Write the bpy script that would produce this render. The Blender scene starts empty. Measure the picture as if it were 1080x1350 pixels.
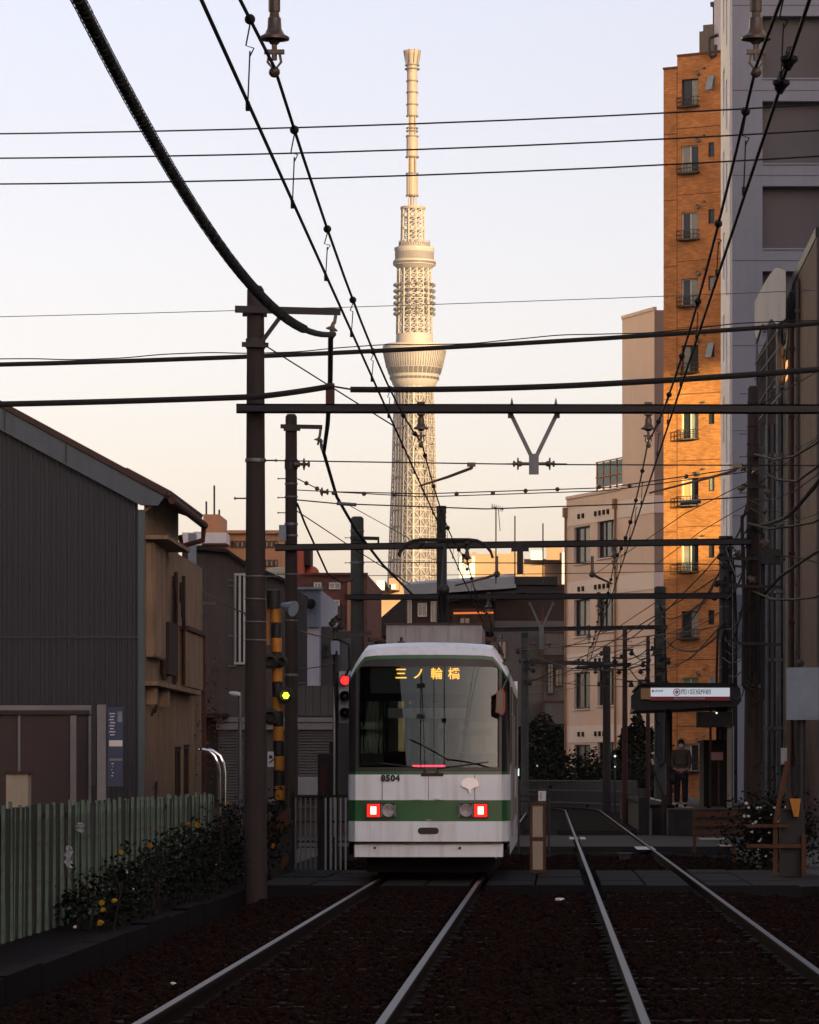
import bpy, bmesh, math, random
import numpy as np
from mathutils import Vector, Matrix

S = bpy.context.scene
COL = S.collection
R = math.radians
random.seed(7)
RNG = np.random.default_rng(11)

# ------------------------------------------------------------------ camera, sky, sun, exposure
F, CX, CY, EYE = 5200.0, 728.0, 1022.0, 1.4       # lens in photo pixels, principal point, eye height
cam = bpy.data.cameras.new('camera')
cam.sensor_fit = 'HORIZONTAL'
cam.sensor_width = 36.0
cam.lens = 36.0 * F / 1080.0
cam.shift_x = -(CX - 540.0) / 1080.0
cam.shift_y = (CY - 675.0) / 1080.0
cam.clip_start = 0.5
cam.clip_end = 20000.0
cam_ob = bpy.data.objects.new('camera', cam)
COL.objects.link(cam_ob)
cam_ob.location = (0, 0, EYE)
cam_ob.rotation_euler = (R(90), 0, 0)
S.camera = cam_ob

SUN_AZ, SUN_EL = R(32.0), R(8.0)                  # to the right of straight behind the camera
SUN_VEC = Vector((math.sin(SUN_AZ) * math.cos(SUN_EL), -math.cos(SUN_AZ) * math.cos(SUN_EL), math.sin(SUN_EL)))
world = bpy.data.worlds.new("World")
S.world = world
world.use_nodes = True
wn = world.node_tree
wbg = wn.nodes['Background']
sky = wn.nodes.new('ShaderNodeTexSky')
sky.sky_type = 'NISHITA'
sky.sun_disc = False
sky.sun_elevation = SUN_EL
sky.sun_rotation = R(180) - SUN_AZ
sky.dust_density = 2.0
tint = wn.nodes.new('ShaderNodeMix')
tint.data_type = 'RGBA'
tint.blend_type = 'MULTIPLY'
tint.inputs['Factor'].default_value = 1.0
tint.inputs['B'].default_value = (1.115, 0.95, 1.065, 1)
hsv = wn.nodes.new('ShaderNodeHueSaturation')
hsv.inputs['Saturation'].default_value = 0.68
wn.links.new(sky.outputs['Color'], hsv.inputs['Color'])
wn.links.new(hsv.outputs['Color'], tint.inputs['A'])
wn.links.new(tint.outputs['Result'], wbg.inputs['Color'])
wbg.inputs['Strength'].default_value = 0.1

sun = bpy.data.lights.new('sun', 'SUN')
sun.energy = 5.0
sun.angle = R(0.5)
sun.color = (1.0, 0.78, 0.33)
sun_ob = bpy.data.objects.new('sun', sun)
COL.objects.link(sun_ob)
sun_ob.rotation_euler = SUN_VEC.to_track_quat('Z', 'Y').to_euler()
sun_ob.location = (20, -40, 60)

S.view_settings.view_transform = 'Standard'
S.view_settings.look = 'None'
S.view_settings.gamma = 1.0
S.view_settings.use_curve_mapping = False
S.view_settings.exposure = 1.44
S.render.engine = 'CYCLES'
S.cycles.use_denoising = True
S.cycles.max_bounces = 6
S.cycles.diffuse_bounces = 3
S.cycles.glossy_bounces = 3
S.cycles.transmission_bounces = 4
S.cycles.transparent_max_bounces = 8
S.cycles.sample_clamp_indirect = 4.0
S.cycles.caustics_reflective = False
S.cycles.caustics_refractive = False


# ------------------------------------------------------------------ helpers
def P(u, v, y):
    """A point of the photograph (pixels) put at its distance y in metres."""
    return Vector(((u - CX) / F * y, y, EYE + (CY - v) / F * y))


def XU(u, y):
    return (u - CX) / F * y


def ZV(v, y):
    return EYE + (CY - v) / F * y


def wloc(o):
    l = Vector((0, 0, 0))
    while o is not None:
        l = l + o.location
        o = o.parent
    return l


class MB:
    def __init__(s):
        s.v, s.f, s.m, s.cur = [], [], [], 0

    def add(s, vs, fs):
        b = len(s.v)
        s.v.extend(tuple(p) for p in vs)
        for f in fs:
            s.f.append(tuple(b + i for i in f))
            s.m.append(s.cur)
        return s

    def box(s, x0, x1, y0, y1, z0, z1):
        if x0 > x1: x0, x1 = x1, x0
        if y0 > y1: y0, y1 = y1, y0
        if z0 > z1: z0, z1 = z1, z0
        return s.add([(x0, y0, z0), (x1, y0, z0), (x1, y1, z0), (x0, y1, z0), (x0, y0, z1), (x1, y0, z1), (x1, y1, z1), (x0, y1, z1)],
                     [(0, 3, 2, 1), (4, 5, 6, 7), (0, 1, 5, 4), (1, 2, 6, 5), (2, 3, 7, 6), (3, 0, 4, 7)])

    def obox(s, c, a, b, d):
        c, a, b, d = Vector(c), Vector(a), Vector(b), Vector(d)
        if a.cross(b).dot(d) < 0: a = -a
        q = [c + i * a + j * b + k * d for k in (-1, 1) for (i, j) in ((-1, -1), (1, -1), (1, 1), (-1, 1))]
        return s.add(q, [(0, 3, 2, 1), (4, 5, 6, 7), (0, 1, 5, 4), (1, 2, 6, 5), (2, 3, 7, 6), (3, 0, 4, 7)])

    def bar(s, p, q, w, h, up=(0, 0, 1)):
        p, q = Vector(p), Vector(q)
        d = (q - p)
        L = d.length
        d.normalize()
        u = Vector(up)
        x = d.cross(u)
        if x.length < 1e-4: x = d.cross(Vector((0, 1, 0)))
        x.normalize()
        z = x.cross(d)
        return s.obox((p + q) / 2, x * w / 2, d * L / 2, z * h / 2)

    def cyl(s, p, q, r0, r1=None, n=10, cap=True):
        if r1 is None: r1 = r0
        p, q = Vector(p), Vector(q)
        d = (q - p).normalized()
        x = d.cross(Vector((0, 0, 1)))
        if x.length < 1e-3: x = Vector((1, 0, 0))
        x.normalize()
        y = d.cross(x)
        vs = []
        for c, r in ((p, r0), (q, r1)):
            for i in range(n):
                t = 2 * math.pi * i / n
                vs.append(c + x * (r * math.cos(t)) + y * (r * math.sin(t)))
        fs = [(i, (i + 1) % n, n + (i + 1) % n, n + i) for i in range(n)]
        if cap:
            fs.append(tuple(reversed(range(n))))
            fs.append(tuple(range(n, 2 * n)))
        return s.add(vs, fs)

    def tube(s, pts, r, n=6):
        pts = [Vector(p) for p in pts]
        rr = r if isinstance(r, (list, tuple)) else [r] * len(pts)
        vs = []
        prev = None
        for i, p in enumerate(pts):
            a = pts[max(i - 1, 0)]
            b = pts[min(i + 1, len(pts) - 1)]
            d = (b - a).normalized()
            x = prev - d * prev.dot(d) if prev is not None else d.cross(Vector((0, 0, 1)))
            if x.length < 1e-3: x = d.cross(Vector((0, 1, 0)))
            x.normalize()
            prev = x
            y = d.cross(x)
            for k in range(n):
                t = 2 * math.pi * k / n
                vs.append(p + x * (rr[i] * math.cos(t)) + y * (rr[i] * math.sin(t)))
        fs = []
        for i in range(len(pts) - 1):
            for k in range(n):
                fs.append((i * n + k, i * n + (k + 1) % n, (i + 1) * n + (k + 1) % n, (i + 1) * n + k))
        fs.append(tuple(reversed(range(n))))
        fs.append(tuple(range((len(pts) - 1) * n, len(pts) * n)))
        return s.add(vs, fs)

    def lathe(s, c, prof, n=16, axis=(0, 0, 1)):
        """prof: (radius, distance along axis)."""
        c = Vector(c)
        d = Vector(axis).normalized()
        x = d.cross(Vector((0, 0, 1)))
        if x.length < 1e-3: x = Vector((1, 0, 0))
        x.normalize()
        y = d.cross(x)
        vs = []
        for r, h in prof:
            for i in range(n):
                t = 2 * math.pi * i / n
                vs.append(c + d * h + x * (r * math.cos(t)) + y * (r * math.sin(t)))
        fs = []
        for k in range(len(prof) - 1):
            for i in range(n):
                fs.append((k * n + i, k * n + (i + 1) % n, (k + 1) * n + (i + 1) % n, (k + 1) * n + i))
        fs.append(tuple(reversed(range(n))))
        fs.append(tuple(range((len(prof) - 1) * n, len(prof) * n)))
        return s.add(vs, fs)

    def sphere(s, c, r, n=10, m=6, sc=(1, 1, 1)):
        c = Vector(c)
        vs = [c + Vector((0, 0, -r * sc[2]))]
        for j in range(1, m):
            ph = -math.pi / 2 + math.pi * j / m
            for i in range(n):
                t = 2 * math.pi * i / n
                vs.append(c + Vector((r * sc[0] * math.cos(ph) * math.cos(t), r * sc[1] * math.cos(ph) * math.sin(t), r * sc[2] * math.sin(ph))))
        vs.append(c + Vector((0, 0, r * sc[2])))
        fs = [(0, 1 + (i + 1) % n, 1 + i) for i in range(n)]
        for j in range(m - 2):
            for i in range(n):
                a, b = 1 + j * n + i, 1 + j * n + (i + 1) % n
                fs.append((a, b, b + n, a + n))
        l = 1 + (m - 2) * n
        fs += [(l + i, l + (i + 1) % n, len(vs) - 1) for i in range(n)]
        return s.add(vs, fs)

    def prism(s, poly, d):
        """polygon points extruded along vector d."""
        d = Vector(d)
        poly = [Vector(p) for p in poly]
        n = len(poly)
        nrm = Vector((0, 0, 0))
        for i in range(n):
            nrm += (poly[i] - poly[0]).cross(poly[(i + 1) % n] - poly[0])
        if nrm.dot(d) > 0: poly.reverse()
        vs = poly + [p + d for p in poly]
        fs = [tuple(range(n)), tuple(reversed(range(n, 2 * n)))]
        fs += [(i, n + i, n + (i + 1) % n, (i + 1) % n) for i in range(n)]
        return s.add(vs, fs)

    def mesh(s, name, mats, off=Vector((0, 0, 0)), smooth=False):
        me = bpy.data.meshes.new(name)
        me.from_pydata([(p[0] - off[0], p[1] - off[1], p[2] - off[2]) for p in s.v], [], s.f)
        for m in (mats if isinstance(mats, (list, tuple)) else [mats]):
            me.materials.append(m)
        if any(s.m): me.polygons.foreach_set('material_index', s.m)
        if smooth:
            me.polygons.foreach_set('use_smooth', [True] * len(s.f))
            me.set_sharp_from_angle(angle=R(38))
        me.update()
        return me

    def build(s, name, mats, parent=None, smooth=False):
        me = s.mesh(name, mats, wloc(parent) if parent else Vector((0, 0, 0)), smooth)
        o = bpy.data.objects.new(name, me)
        COL.objects.link(o)
        if parent: o.parent = parent
        return o


def tag(o, label=None, cat=None, group=None, kind=None):
    if label: o['label'] = label
    if cat: o['category'] = cat
    if group: o['group'] = group
    if kind: o['kind'] = kind
    return o


def thing(name, label, cat, loc=(0, 0, 0), group=None):
    o = bpy.data.objects.new(name, None)
    o.empty_display_size = 0.3
    COL.objects.link(o)
    o.location = loc
    return tag(o, label, cat, group)


def struct(name, mb, m, smooth=False):
    return tag(mb.build(name, m, None, smooth), kind='structure')


def inst(src, parent, loc, rz=0.0, name=None):
    """copy of a part (mesh data shared) under parent at a local location."""
    o = src.copy()
    COL.objects.link(o)
    o.parent = parent
    o.location = loc
    o.rotation_euler = (0, 0, rz)
    return o


def text_mb(body, size, spacing=1.0, extrude=0.004, bold=0.0):
    """lettering as a mesh lying in x-z, centred on the origin, facing -y."""
    c = bpy.data.curves.new('lettering', 'FONT')
    c.body = body
    c.size = size
    c.space_character = spacing
    c.extrude = extrude
    c.offset = bold
    c.align_x = 'CENTER'
    c.align_y = 'CENTER'
    c.resolution_u = 3
    o = bpy.data.objects.new('lettering', c)
    COL.objects.link(o)
    dg = bpy.context.evaluated_depsgraph_get()
    me = bpy.data.meshes.new_from_object(o.evaluated_get(dg))
    vs = [(v.co.x, -v.co.z, v.co.y) for v in me.vertices]
    fs = [tuple(p.vertices) for p in me.polygons]
    COL.objects.unlink(o)
    bpy.data.objects.remove(o)
    bpy.data.curves.remove(c)
    bpy.data.meshes.remove(me)
    return vs, fs


def lettering(body, size, at, mat, parent, name='lettering', spacing=1.0, extrude=0.004, bold=0.0, ex=(1, 0, 0)):
    vs, fs = text_mb(body, size, spacing, extrude, bold)
    at = Vector(at)
    ex = Vector(ex)
    ny = Vector((0, 0, 1)).cross(ex)
    m = MB()
    m.add([at + ex * x + ny * y + Vector((0, 0, z)) for x, y, z in vs], fs)
    return m.build(name, mat, parent)


# ------------------------------------------------------------------ materials
def pm(name, c1, c2=None, scale=4.0, rough=0.7, metal=0.0, bump=0.15, bscale=None, streak=0.0, streak_col=None, spec=0.4, rvar=0.15, coat=0.0):
    m = bpy.data.materials.new(name)
    m.use_nodes = True
    nt = m.node_tree
    b = nt.nodes['Principled BSDF']
    L = nt.links.new
    tc = nt.nodes.new('ShaderNodeTexCoord')
    n1 = nt.nodes.new('ShaderNodeTexNoise')
    n1.inputs['Scale'].default_value = scale
    n1.inputs['Detail'].default_value = 8
    n1.inputs['Roughness'].default_value = 0.65
    L(tc.outputs['Object'], n1.inputs['Vector'])
    rp = nt.nodes.new('ShaderNodeValToRGB')
    c2 = c2 or tuple(x * 0.72 for x in c1)
    rp.color_ramp.elements[0].position = 0.32
    rp.color_ramp.elements[1].position = 0.68
    rp.color_ramp.elements[0].color = (*c2, 1)
    rp.color_ramp.elements[1].color = (*c1, 1)
    L(n1.outputs['Fac'], rp.inputs['Fac'])
    col = rp.outputs['Color']
    if streak > 0:
        mp = nt.nodes.new('ShaderNodeMapping')
        mp.inputs['Scale'].default_value = (7, 7, 0.45)
        L(tc.outputs['Object'], mp.inputs['Vector'])
        n2 = nt.nodes.new('ShaderNodeTexNoise')
        n2.inputs['Scale'].default_value = 1.3
        n2.inputs['Detail'].default_value = 6
        L(mp.outputs['Vector'], n2.inputs['Vector'])
        r2 = nt.nodes.new('ShaderNodeMapRange')
        r2.inputs['From Min'].default_value = 0.48
        r2.inputs['From Max'].default_value = 0.78
        r2.inputs['To Max'].default_value = streak
        L(n2.outputs['Fac'], r2.inputs['Value'])
        mx = nt.nodes.new('ShaderNodeMix')
        mx.data_type = 'RGBA'
        L(r2.outputs['Result'], mx.inputs['Factor'])
        L(col, mx.inputs['A'])
        sc = streak_col or tuple(x * 0.35 for x in c1)
        mx.inputs['B'].default_value = (*sc, 1)
        col = mx.outputs['Result']
    L(col, b.inputs['Base Color'])
    b.inputs['Metallic'].default_value = metal
    b.inputs['Specular IOR Level'].default_value = spec
    if coat: b.inputs['Coat Weight'].default_value = coat
    rr = nt.nodes.new('ShaderNodeMapRange')
    rr.inputs['To Min'].default_value = max(0.02, rough - rvar)
    rr.inputs['To Max'].default_value = min(1.0, rough + rvar)
    L(n1.outputs['Fac'], rr.inputs['Value'])
    L(rr.outputs['Result'], b.inputs['Roughness'])
    if bump > 0:
        n3 = nt.nodes.new('ShaderNodeTexNoise')
        n3.inputs['Scale'].default_value = bscale or scale * 6
        n3.inputs['Detail'].default_value = 5
        L(tc.outputs['Object'], n3.inputs['Vector'])
        bp = nt.nodes.new('ShaderNodeBump')
        bp.inputs['Strength'].default_value = bump
        bp.inputs['Distance'].default_value = 0.02
        L(n3.outputs['Fac'], bp.inputs['Height'])
        L(bp.outputs['Normal'], b.inputs['Normal'])
    return m


def brick_mat(name, c1, c2, mortar, w, h, rough=0.75, gap=0.006, wallrot=0.0, spec=0.3):
    """tile or brick pattern too fine to pick apart from here; horizontal coordinate runs along the wall."""
    m = pm(name, c1, c2, 1.5, rough, spec=spec)
    nt = m.node_tree
    b = nt.nodes['Principled BSDF']
    L = nt.links.new
    tc = nt.nodes.new('ShaderNodeTexCoord')
    mp = nt.nodes.new('ShaderNodeMapping')
    mp.inputs['Rotation'].default_value = (0, 0, wallrot)
    L(tc.outputs['Object'], mp.inputs['Vector'])
    sp = nt.nodes.new('ShaderNodeSeparateXYZ')
    L(mp.outputs['Vector'], sp.inputs['Vector'])
    cb = nt.nodes.new('ShaderNodeCombineXYZ')
    L(sp.outputs['X'], cb.inputs['X'])
    L(sp.outputs['Z'], cb.inputs['Y'])
    br = nt.nodes.new('ShaderNodeTexBrick')
    br.inputs['Color1'].default_value = (*c1, 1)
    br.inputs['Color2'].default_value = (*c2, 1)
    br.inputs['Mortar'].default_value = (*mortar, 1)
    br.inputs['Scale'].default_value = 1.0
    br.inputs['Mortar Size'].default_value = gap
    br.inputs['Brick Width'].default_value = w
    br.inputs['Row Height'].default_value = h
    L(cb.outputs['Vector'], br.inputs['Vector'])
    ns = nt.nodes.new('ShaderNodeTexNoise')
    ns.inputs['Scale'].default_value = 0.9
    ns.inputs['Detail'].default_value = 8
    L(tc.outputs['Object'], ns.inputs['Vector'])
    mr = nt.nodes.new('ShaderNodeMapRange')
    mr.inputs['From Min'].default_value = 0.3
    mr.inputs['From Max'].default_value = 0.7
    mr.inputs['To Min'].default_value = 0.8
    mr.inputs['To Max'].default_value = 1.2
    L(ns.outputs['Fac'], mr.inputs['Value'])
    mx = nt.nodes.new('ShaderNodeMix')
    mx.data_type = 'RGBA'
    mx.blend_type = 'MULTIPLY'
    mx.inputs['Factor'].default_value = 1.0
    L(br.outputs['Color'], mx.inputs['A'])
    L(mr.outputs['Result'], mx.inputs['B'])
    L(mx.outputs['Result'], b.inputs['Base Color'])
    bp = nt.nodes.new('ShaderNodeBump')
    bp.inputs['Strength'].default_value = 0.4
    bp.inputs['Distance'].default_value = 0.01
    bp.invert = True
    L(br.outputs['Fac'], bp.inputs['Height'])
    L(bp.outputs['Normal'], b.inputs['Normal'])
    return m


def emit_mat(name, col, strength, base=(0.02, 0.02, 0.02)):
    m = bpy.data.materials.new(name)
    m.use_nodes = True
    b = m.node_tree.nodes['Principled BSDF']
    b.inputs['Base Color'].default_value = (*base, 1)
    b.inputs['Emission Color'].default_value = (*col, 1)
    b.inputs['Emission Strength'].default_value = strength
    b.inputs['Roughness'].default_value = 0.4
    return m


def glass_mat(name, tintc=(0.03, 0.035, 0.04), rough=0.04, spec=0.6):
    m = pm(name, tintc, tuple(x * 0.8 for x in tintc), 0.8, rough + 0.02, 0, 0.03, 1.2, spec=spec, rvar=0.02)
    return m


def pane_mat(name, trans=(0.5, 0.55, 0.55), rough=0.0):
    """real see-through glass pane: tinted transparency plus a fresnel mirror."""
    m = bpy.data.materials.new(name)
    m.use_nodes = True
    nt = m.node_tree
    nt.nodes.clear()
    out = nt.nodes.new('ShaderNodeOutputMaterial')
    t = nt.nodes.new('ShaderNodeBsdfTransparent')
    t.inputs['Color'].default_value = (*trans, 1)
    g = nt.nodes.new('ShaderNodeBsdfGlossy')
    g.inputs['Roughness'].default_value = rough
    g.inputs['Color'].default_value = (0.78, 0.92, 0.92, 1)
    fr = nt.nodes.new('ShaderNodeFresnel')
    fr.inputs['IOR'].default_value = 1.52
    mx = nt.nodes.new('ShaderNodeMixShader')
    nt.links.new(fr.outputs['Fac'], mx.inputs['Fac'])
    nt.links.new(t.outputs['BSDF'], mx.inputs[1])
    nt.links.new(g.outputs['BSDF'], mx.inputs[2])
    nt.links.new(mx.outputs['Shader'], out.inputs['Surface'])
    return m


M = {}
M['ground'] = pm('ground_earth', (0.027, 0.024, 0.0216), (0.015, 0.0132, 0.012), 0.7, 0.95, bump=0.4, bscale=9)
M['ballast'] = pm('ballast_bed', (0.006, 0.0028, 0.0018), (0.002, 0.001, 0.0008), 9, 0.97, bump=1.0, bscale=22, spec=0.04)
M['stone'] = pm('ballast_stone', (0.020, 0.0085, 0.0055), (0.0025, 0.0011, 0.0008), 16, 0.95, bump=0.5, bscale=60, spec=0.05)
M['asphalt'] = pm('asphalt', (0.0186, 0.0186, 0.01934), (0.01265, 0.01265, 0.01339), 2.5, 0.9, bump=0.5, bscale=60)
M['slab'] = pm('crossing_concrete', (0.01383, 0.01302, 0.01253), (0.007322, 0.006835, 0.00651), 3, 0.85, bump=0.4, bscale=30, spec=0.12)
M['concrete'] = pm('concrete', (0.14, 0.1365, 0.1295), (0.091, 0.0875, 0.084), 2.2, 0.85, bump=0.3, streak=0.5)
M['dark_concrete'] = pm('dark_concrete', (0.0315, 0.0297, 0.0279), (0.018, 0.0171, 0.0162), 2.2, 0.9, bump=0.3, streak=0.5)
M['pole'] = pm('pole_concrete', (0.0336, 0.0252, 0.02184), (0.02016, 0.01512, 0.01344), 3, 0.85, bump=0.25, streak=0.6)
M['pole_grey'] = pm('pole_weathered', (0.0806, 0.0837, 0.0775), (0.0434, 0.0465, 0.0434), 3, 0.85, bump=0.25, streak=0.6)
M['pole_brown'] = pm('pole_brown', (0.0546, 0.0336, 0.0273), (0.0315, 0.021, 0.01764), 3, 0.85, bump=0.25, streak=0.5)
M['rail_rust'] = pm('rail_rust', (0.015, 0.0075, 0.0051), (0.006, 0.0036, 0.003), 8, 0.95, bump=0.3, spec=0.08)
M['rail_steel'] = pm('rail_steel', (0.062, 0.052, 0.046), (0.024, 0.019, 0.017), 3, 0.42, metal=1.0, bump=0.05, rvar=0.1)
M['sleeper'] = pm('sleeper_wood', (0.0175, 0.011, 0.0085), (0.008, 0.0055, 0.0045), 5, 0.95, bump=0.6, spec=0.15)
M['steel_dark'] = pm('steel_dark', (0.0245, 0.0238, 0.0245), (0.014, 0.0133, 0.014), 6, 0.6, bump=0.1, spec=0.4)
M['beam'] = pm('beam_painted', (0.02695, 0.02548, 0.02695), (0.01715, 0.0147, 0.0147), 4, 0.65, bump=0.1, streak=0.3)
M['galv'] = pm('galvanised_steel', (0.168, 0.182, 0.196), (0.105, 0.1155, 0.126), 5, 0.5, metal=0.6, bump=0.08)
M['bluegalv'] = pm('pale_blue_steel', (0.21, 0.2625, 0.315), (0.15, 0.195, 0.24), 3, 0.55, bump=0.08)
M['wire'] = pm('wire_black', (0.009, 0.009, 0.01), (0.005, 0.005, 0.0055), 8, 0.7, bump=0.0)
M['cable'] = pm('cable_rubber', (0.0132, 0.0108, 0.0096), (0.0072, 0.006, 0.0054), 12, 0.8, bump=0.3)
M['porcelain'] = pm('insulator_porcelain', (0.12, 0.085, 0.06), (0.06, 0.045, 0.035), 4, 0.3, bump=0.05)
M['tram_white'] = pm('tram_cream_paint', (0.76, 0.84, 0.89), (0.69, 0.76, 0.8), 1.4, 0.38, bump=0.03, streak=0.5, streak_col=(0.40, 0.36, 0.30), coat=0.2)
M['tram_green'] = pm('tram_green_paint', (0.01875, 0.12, 0.0375), (0.015, 0.09, 0.0285), 2.0, 0.35, bump=0.02, streak=0.15, coat=0.2)
M['tram_black'] = pm('tram_black_trim', (0.012, 0.012, 0.013), (0.008, 0.008, 0.009), 3, 0.35, bump=0.02)
M['tram_under'] = pm('tram_underframe', (0.012, 0.011, 0.010), (0.007, 0.006, 0.006), 4, 0.9, bump=0.3, spec=0.1)
M['tram_in'] = pm('tram_interior', (0.09, 0.095, 0.09), (0.06, 0.063, 0.06), 2, 0.7, bump=0.02)
M['tram_seat'] = pm('tram_seat', (0.03, 0.05, 0.07), (0.02, 0.03, 0.045), 8, 0.9, bump=0.2)
M['ac_grey'] = pm('roof_unit_grey', (0.2805, 0.289, 0.2805), (0.2125, 0.2125, 0.204), 2, 0.6, bump=0.05, streak=0.55, streak_col=(0.136, 0.068, 0.034))
M['windscreen'] = pane_mat('windscreen_glass', (0.42, 0.47, 0.47))
M['amber_screen'] = pane_mat('amber_screen', (0.95, 0.74, 0.42), 0.1)
M['pane'] = glass_mat('window_glass')
M['pane_pale'] = pm('curtained_glass', (0.30, 0.29, 0.26), (0.22, 0.21, 0.19), 3, 0.15, bump=0.0, rvar=0.05)
M['pane_green'] = pm('green_curtained_glass', (0.22, 0.26, 0.12), (0.16, 0.19, 0.09), 3, 0.2, bump=0.0, rvar=0.05)
M['frame_dark'] = pm('window_frame_dark', (0.03, 0.028, 0.028), (0.02, 0.019, 0.019), 5, 0.5, bump=0.03)
M['frame_white'] = pm('window_frame_pale', (0.55, 0.54, 0.52), (0.45, 0.44, 0.42), 5, 0.5, bump=0.03)
M['siding'] = pm('dark_corrugated_siding', (0.037, 0.041, 0.048), (0.027, 0.029, 0.033), 1.2, 0.6, bump=0.05, streak=0.25)
M['flash'] = pm('blue_grey_flashing', (0.078, 0.102, 0.12), (0.06, 0.078, 0.093), 1.5, 0.45, metal=0.2, bump=0.05, streak=0.3)
M['roof_tile'] = pm('brown_roof_tile', (0.06, 0.03, 0.021), (0.036, 0.018, 0.0132), 3, 0.7, bump=0.3)
M['mortar'] = pm('stained_ochre_mortar', (0.29, 0.205, 0.125), (0.19, 0.13, 0.078), 1.3, 0.9, bump=0.35, streak=0.8, streak_col=(0.06502, 0.03974, 0.02529))
M['wood_dark'] = pm('dark_wood', (0.035, 0.021, 0.0154), (0.021, 0.0126, 0.0098), 5, 0.8, bump=0.3)
M['shed'] = pm('shed_panel_brown', (0.0528, 0.0374, 0.0352), (0.0396, 0.02772, 0.0264), 1.0, 0.7, bump=0.05)
M['alu'] = pm('aluminium_grey', (0.21, 0.217, 0.224), (0.154, 0.1575, 0.161), 3, 0.5, metal=0.3, bump=0.04)
M['stucco'] = pm('grey_stucco', (0.0992, 0.0868, 0.0806), (0.0713, 0.062, 0.0589), 1.0, 0.95, bump=0.5, bscale=40, streak=0.4)
M['lav_wall'] = pm('pale_lavender_wall', (0.50, 0.50, 0.55), (0.42, 0.42, 0.47), 0.8, 0.85, bump=0.1, streak=0.25)
M['blue_sheet'] = pm('blue_corrugated_sheet', (0.216, 0.272, 0.344), (0.168, 0.216, 0.28), 1.0, 0.6, bump=0.05)
M['cream'] = pm('cream_tank', (0.45, 0.42, 0.30), (0.36, 0.34, 0.24), 2, 0.6, bump=0.05)
M['red_brick'] = brick_mat('red_brown_brick', (0.14, 0.05, 0.035), (0.10, 0.035, 0.026), (0.10, 0.07, 0.06), 0.3, 0.1)
M['bright_red'] = pm('red_panel', (0.42, 0.10, 0.05), (0.32, 0.07, 0.035), 2, 0.7, bump=0.05)
M['orange_apt'] = pm('salmon_wall', (0.36, 0.19, 0.10), (0.30, 0.155, 0.085), 0.6, 0.85, bump=0.1, streak=0.15)
M['peach'] = pm('peach_wall', (0.2465, 0.1573, 0.1062), (0.2125, 0.136, 0.0935), 0.5, 0.85, bump=0.05)
M['orange_brick'] = brick_mat('orange_brick', (0.5, 0.215, 0.08), (0.35, 0.135, 0.045), (0.28, 0.12, 0.04), 0.24, 0.075, gap=0.008, wallrot=R(30))
M['orange_seam'] = pm('orange_joint', (0.14, 0.05, 0.025), None, 3, 0.9, bump=0)
M['beige'] = pm('beige_render', (0.72, 0.56, 0.52), (0.67, 0.515, 0.475), 0.5, 0.9, bump=0.15, streak=0.12)
M['beige_band'] = pm('pale_pink_band', (0.80, 0.70, 0.70), (0.74, 0.64, 0.64), 0.5, 0.85, bump=0.08, streak=0.12)
M['grey_wall'] = pm('grey_tower_render', (0.27, 0.285, 0.325), (0.235, 0.248, 0.285), 0.35, 0.9, bump=0.12, streak=0.15)
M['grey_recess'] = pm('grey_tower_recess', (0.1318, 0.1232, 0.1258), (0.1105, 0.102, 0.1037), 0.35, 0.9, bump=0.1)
M['lav_side'] = pm('lavender_tower_side', (0.86, 0.85, 0.93), (0.8, 0.79, 0.87), 0.5, 0.85, bump=0.06)
M['tile_brown'] = brick_mat('brown_tile', (0.133, 0.077, 0.056), (0.105, 0.0595, 0.042), (0.063, 0.042, 0.035), 0.22, 0.07, wallrot=R(90))
M['tile_pale'] = pm('pale_panel', (0.132, 0.11, 0.099), (0.0935, 0.077, 0.06875), 1, 0.8, bump=0.1, streak=0.4)
M['tarp'] = pm('grey_tarp', (0.50, 0.48, 0.47), (0.38, 0.36, 0.36), 1.2, 0.7, bump=0.5, bscale=2.5)
M['tower'] = pm('tower_steel', (0.285, 0.245, 0.245), (0.25, 0.215, 0.215), 0.02, 0.6, bump=0.0)
M['tower_core'] = pm('tower_core', (0.15, 0.128, 0.135), (0.12, 0.102, 0.108), 0.04, 0.7, bump=0.0)
M['tower_dark'] = pm('tower_dark', (0.08, 0.064, 0.064), (0.06, 0.048, 0.048), 0.1, 0.6, bump=0.0)
M['tower_mast'] = pm('tower_mast', (0.25, 0.18, 0.15), (0.2, 0.145, 0.122), 0.08, 0.6, bump=0.0)
M['house_dark'] = pm('dark_brown_wall', (0.033, 0.021, 0.018), (0.021, 0.0144, 0.012), 1.5, 0.85, bump=0.2)
M['black_roof'] = pm('black_roof', (0.014, 0.0133, 0.014), (0.0091, 0.0084, 0.0091), 1.5, 0.75, bump=0.2)
M['blue_roof'] = pm('blue_grey_roof', (0.20, 0.23, 0.27), (0.16, 0.185, 0.22), 0.8, 0.55, bump=0.05)
M['grey_house'] = pm('grey_house_wall', (0.102, 0.099, 0.099), (0.078, 0.075, 0.075), 0.8, 0.9, bump=0.2, streak=0.2)
M['gold_trim'] = pm('orange_trim', (0.50, 0.20, 0.05), (0.40, 0.15, 0.04), 3, 0.6, bump=0.1)
M['fence_green'] = pm('fence_green_paint', (0.125, 0.205, 0.16), (0.055, 0.088, 0.068), 7, 0.75, bump=0.3, streak=0.85, streak_col=(0.05, 0.035, 0.02))
M['fence_board'] = pm('fence_board', (0.028, 0.035, 0.0252), (0.014, 0.0175, 0.0126), 4, 0.85, bump=0.25, streak=0.6, streak_col=(0.0196, 0.014, 0.0091))
M['leaf'] = pm('leaf_dark', (0.0072, 0.0108, 0.0042), (0.0036, 0.0054, 0.0024), 4, 0.6, bump=0.0, spec=0.1)
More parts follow.
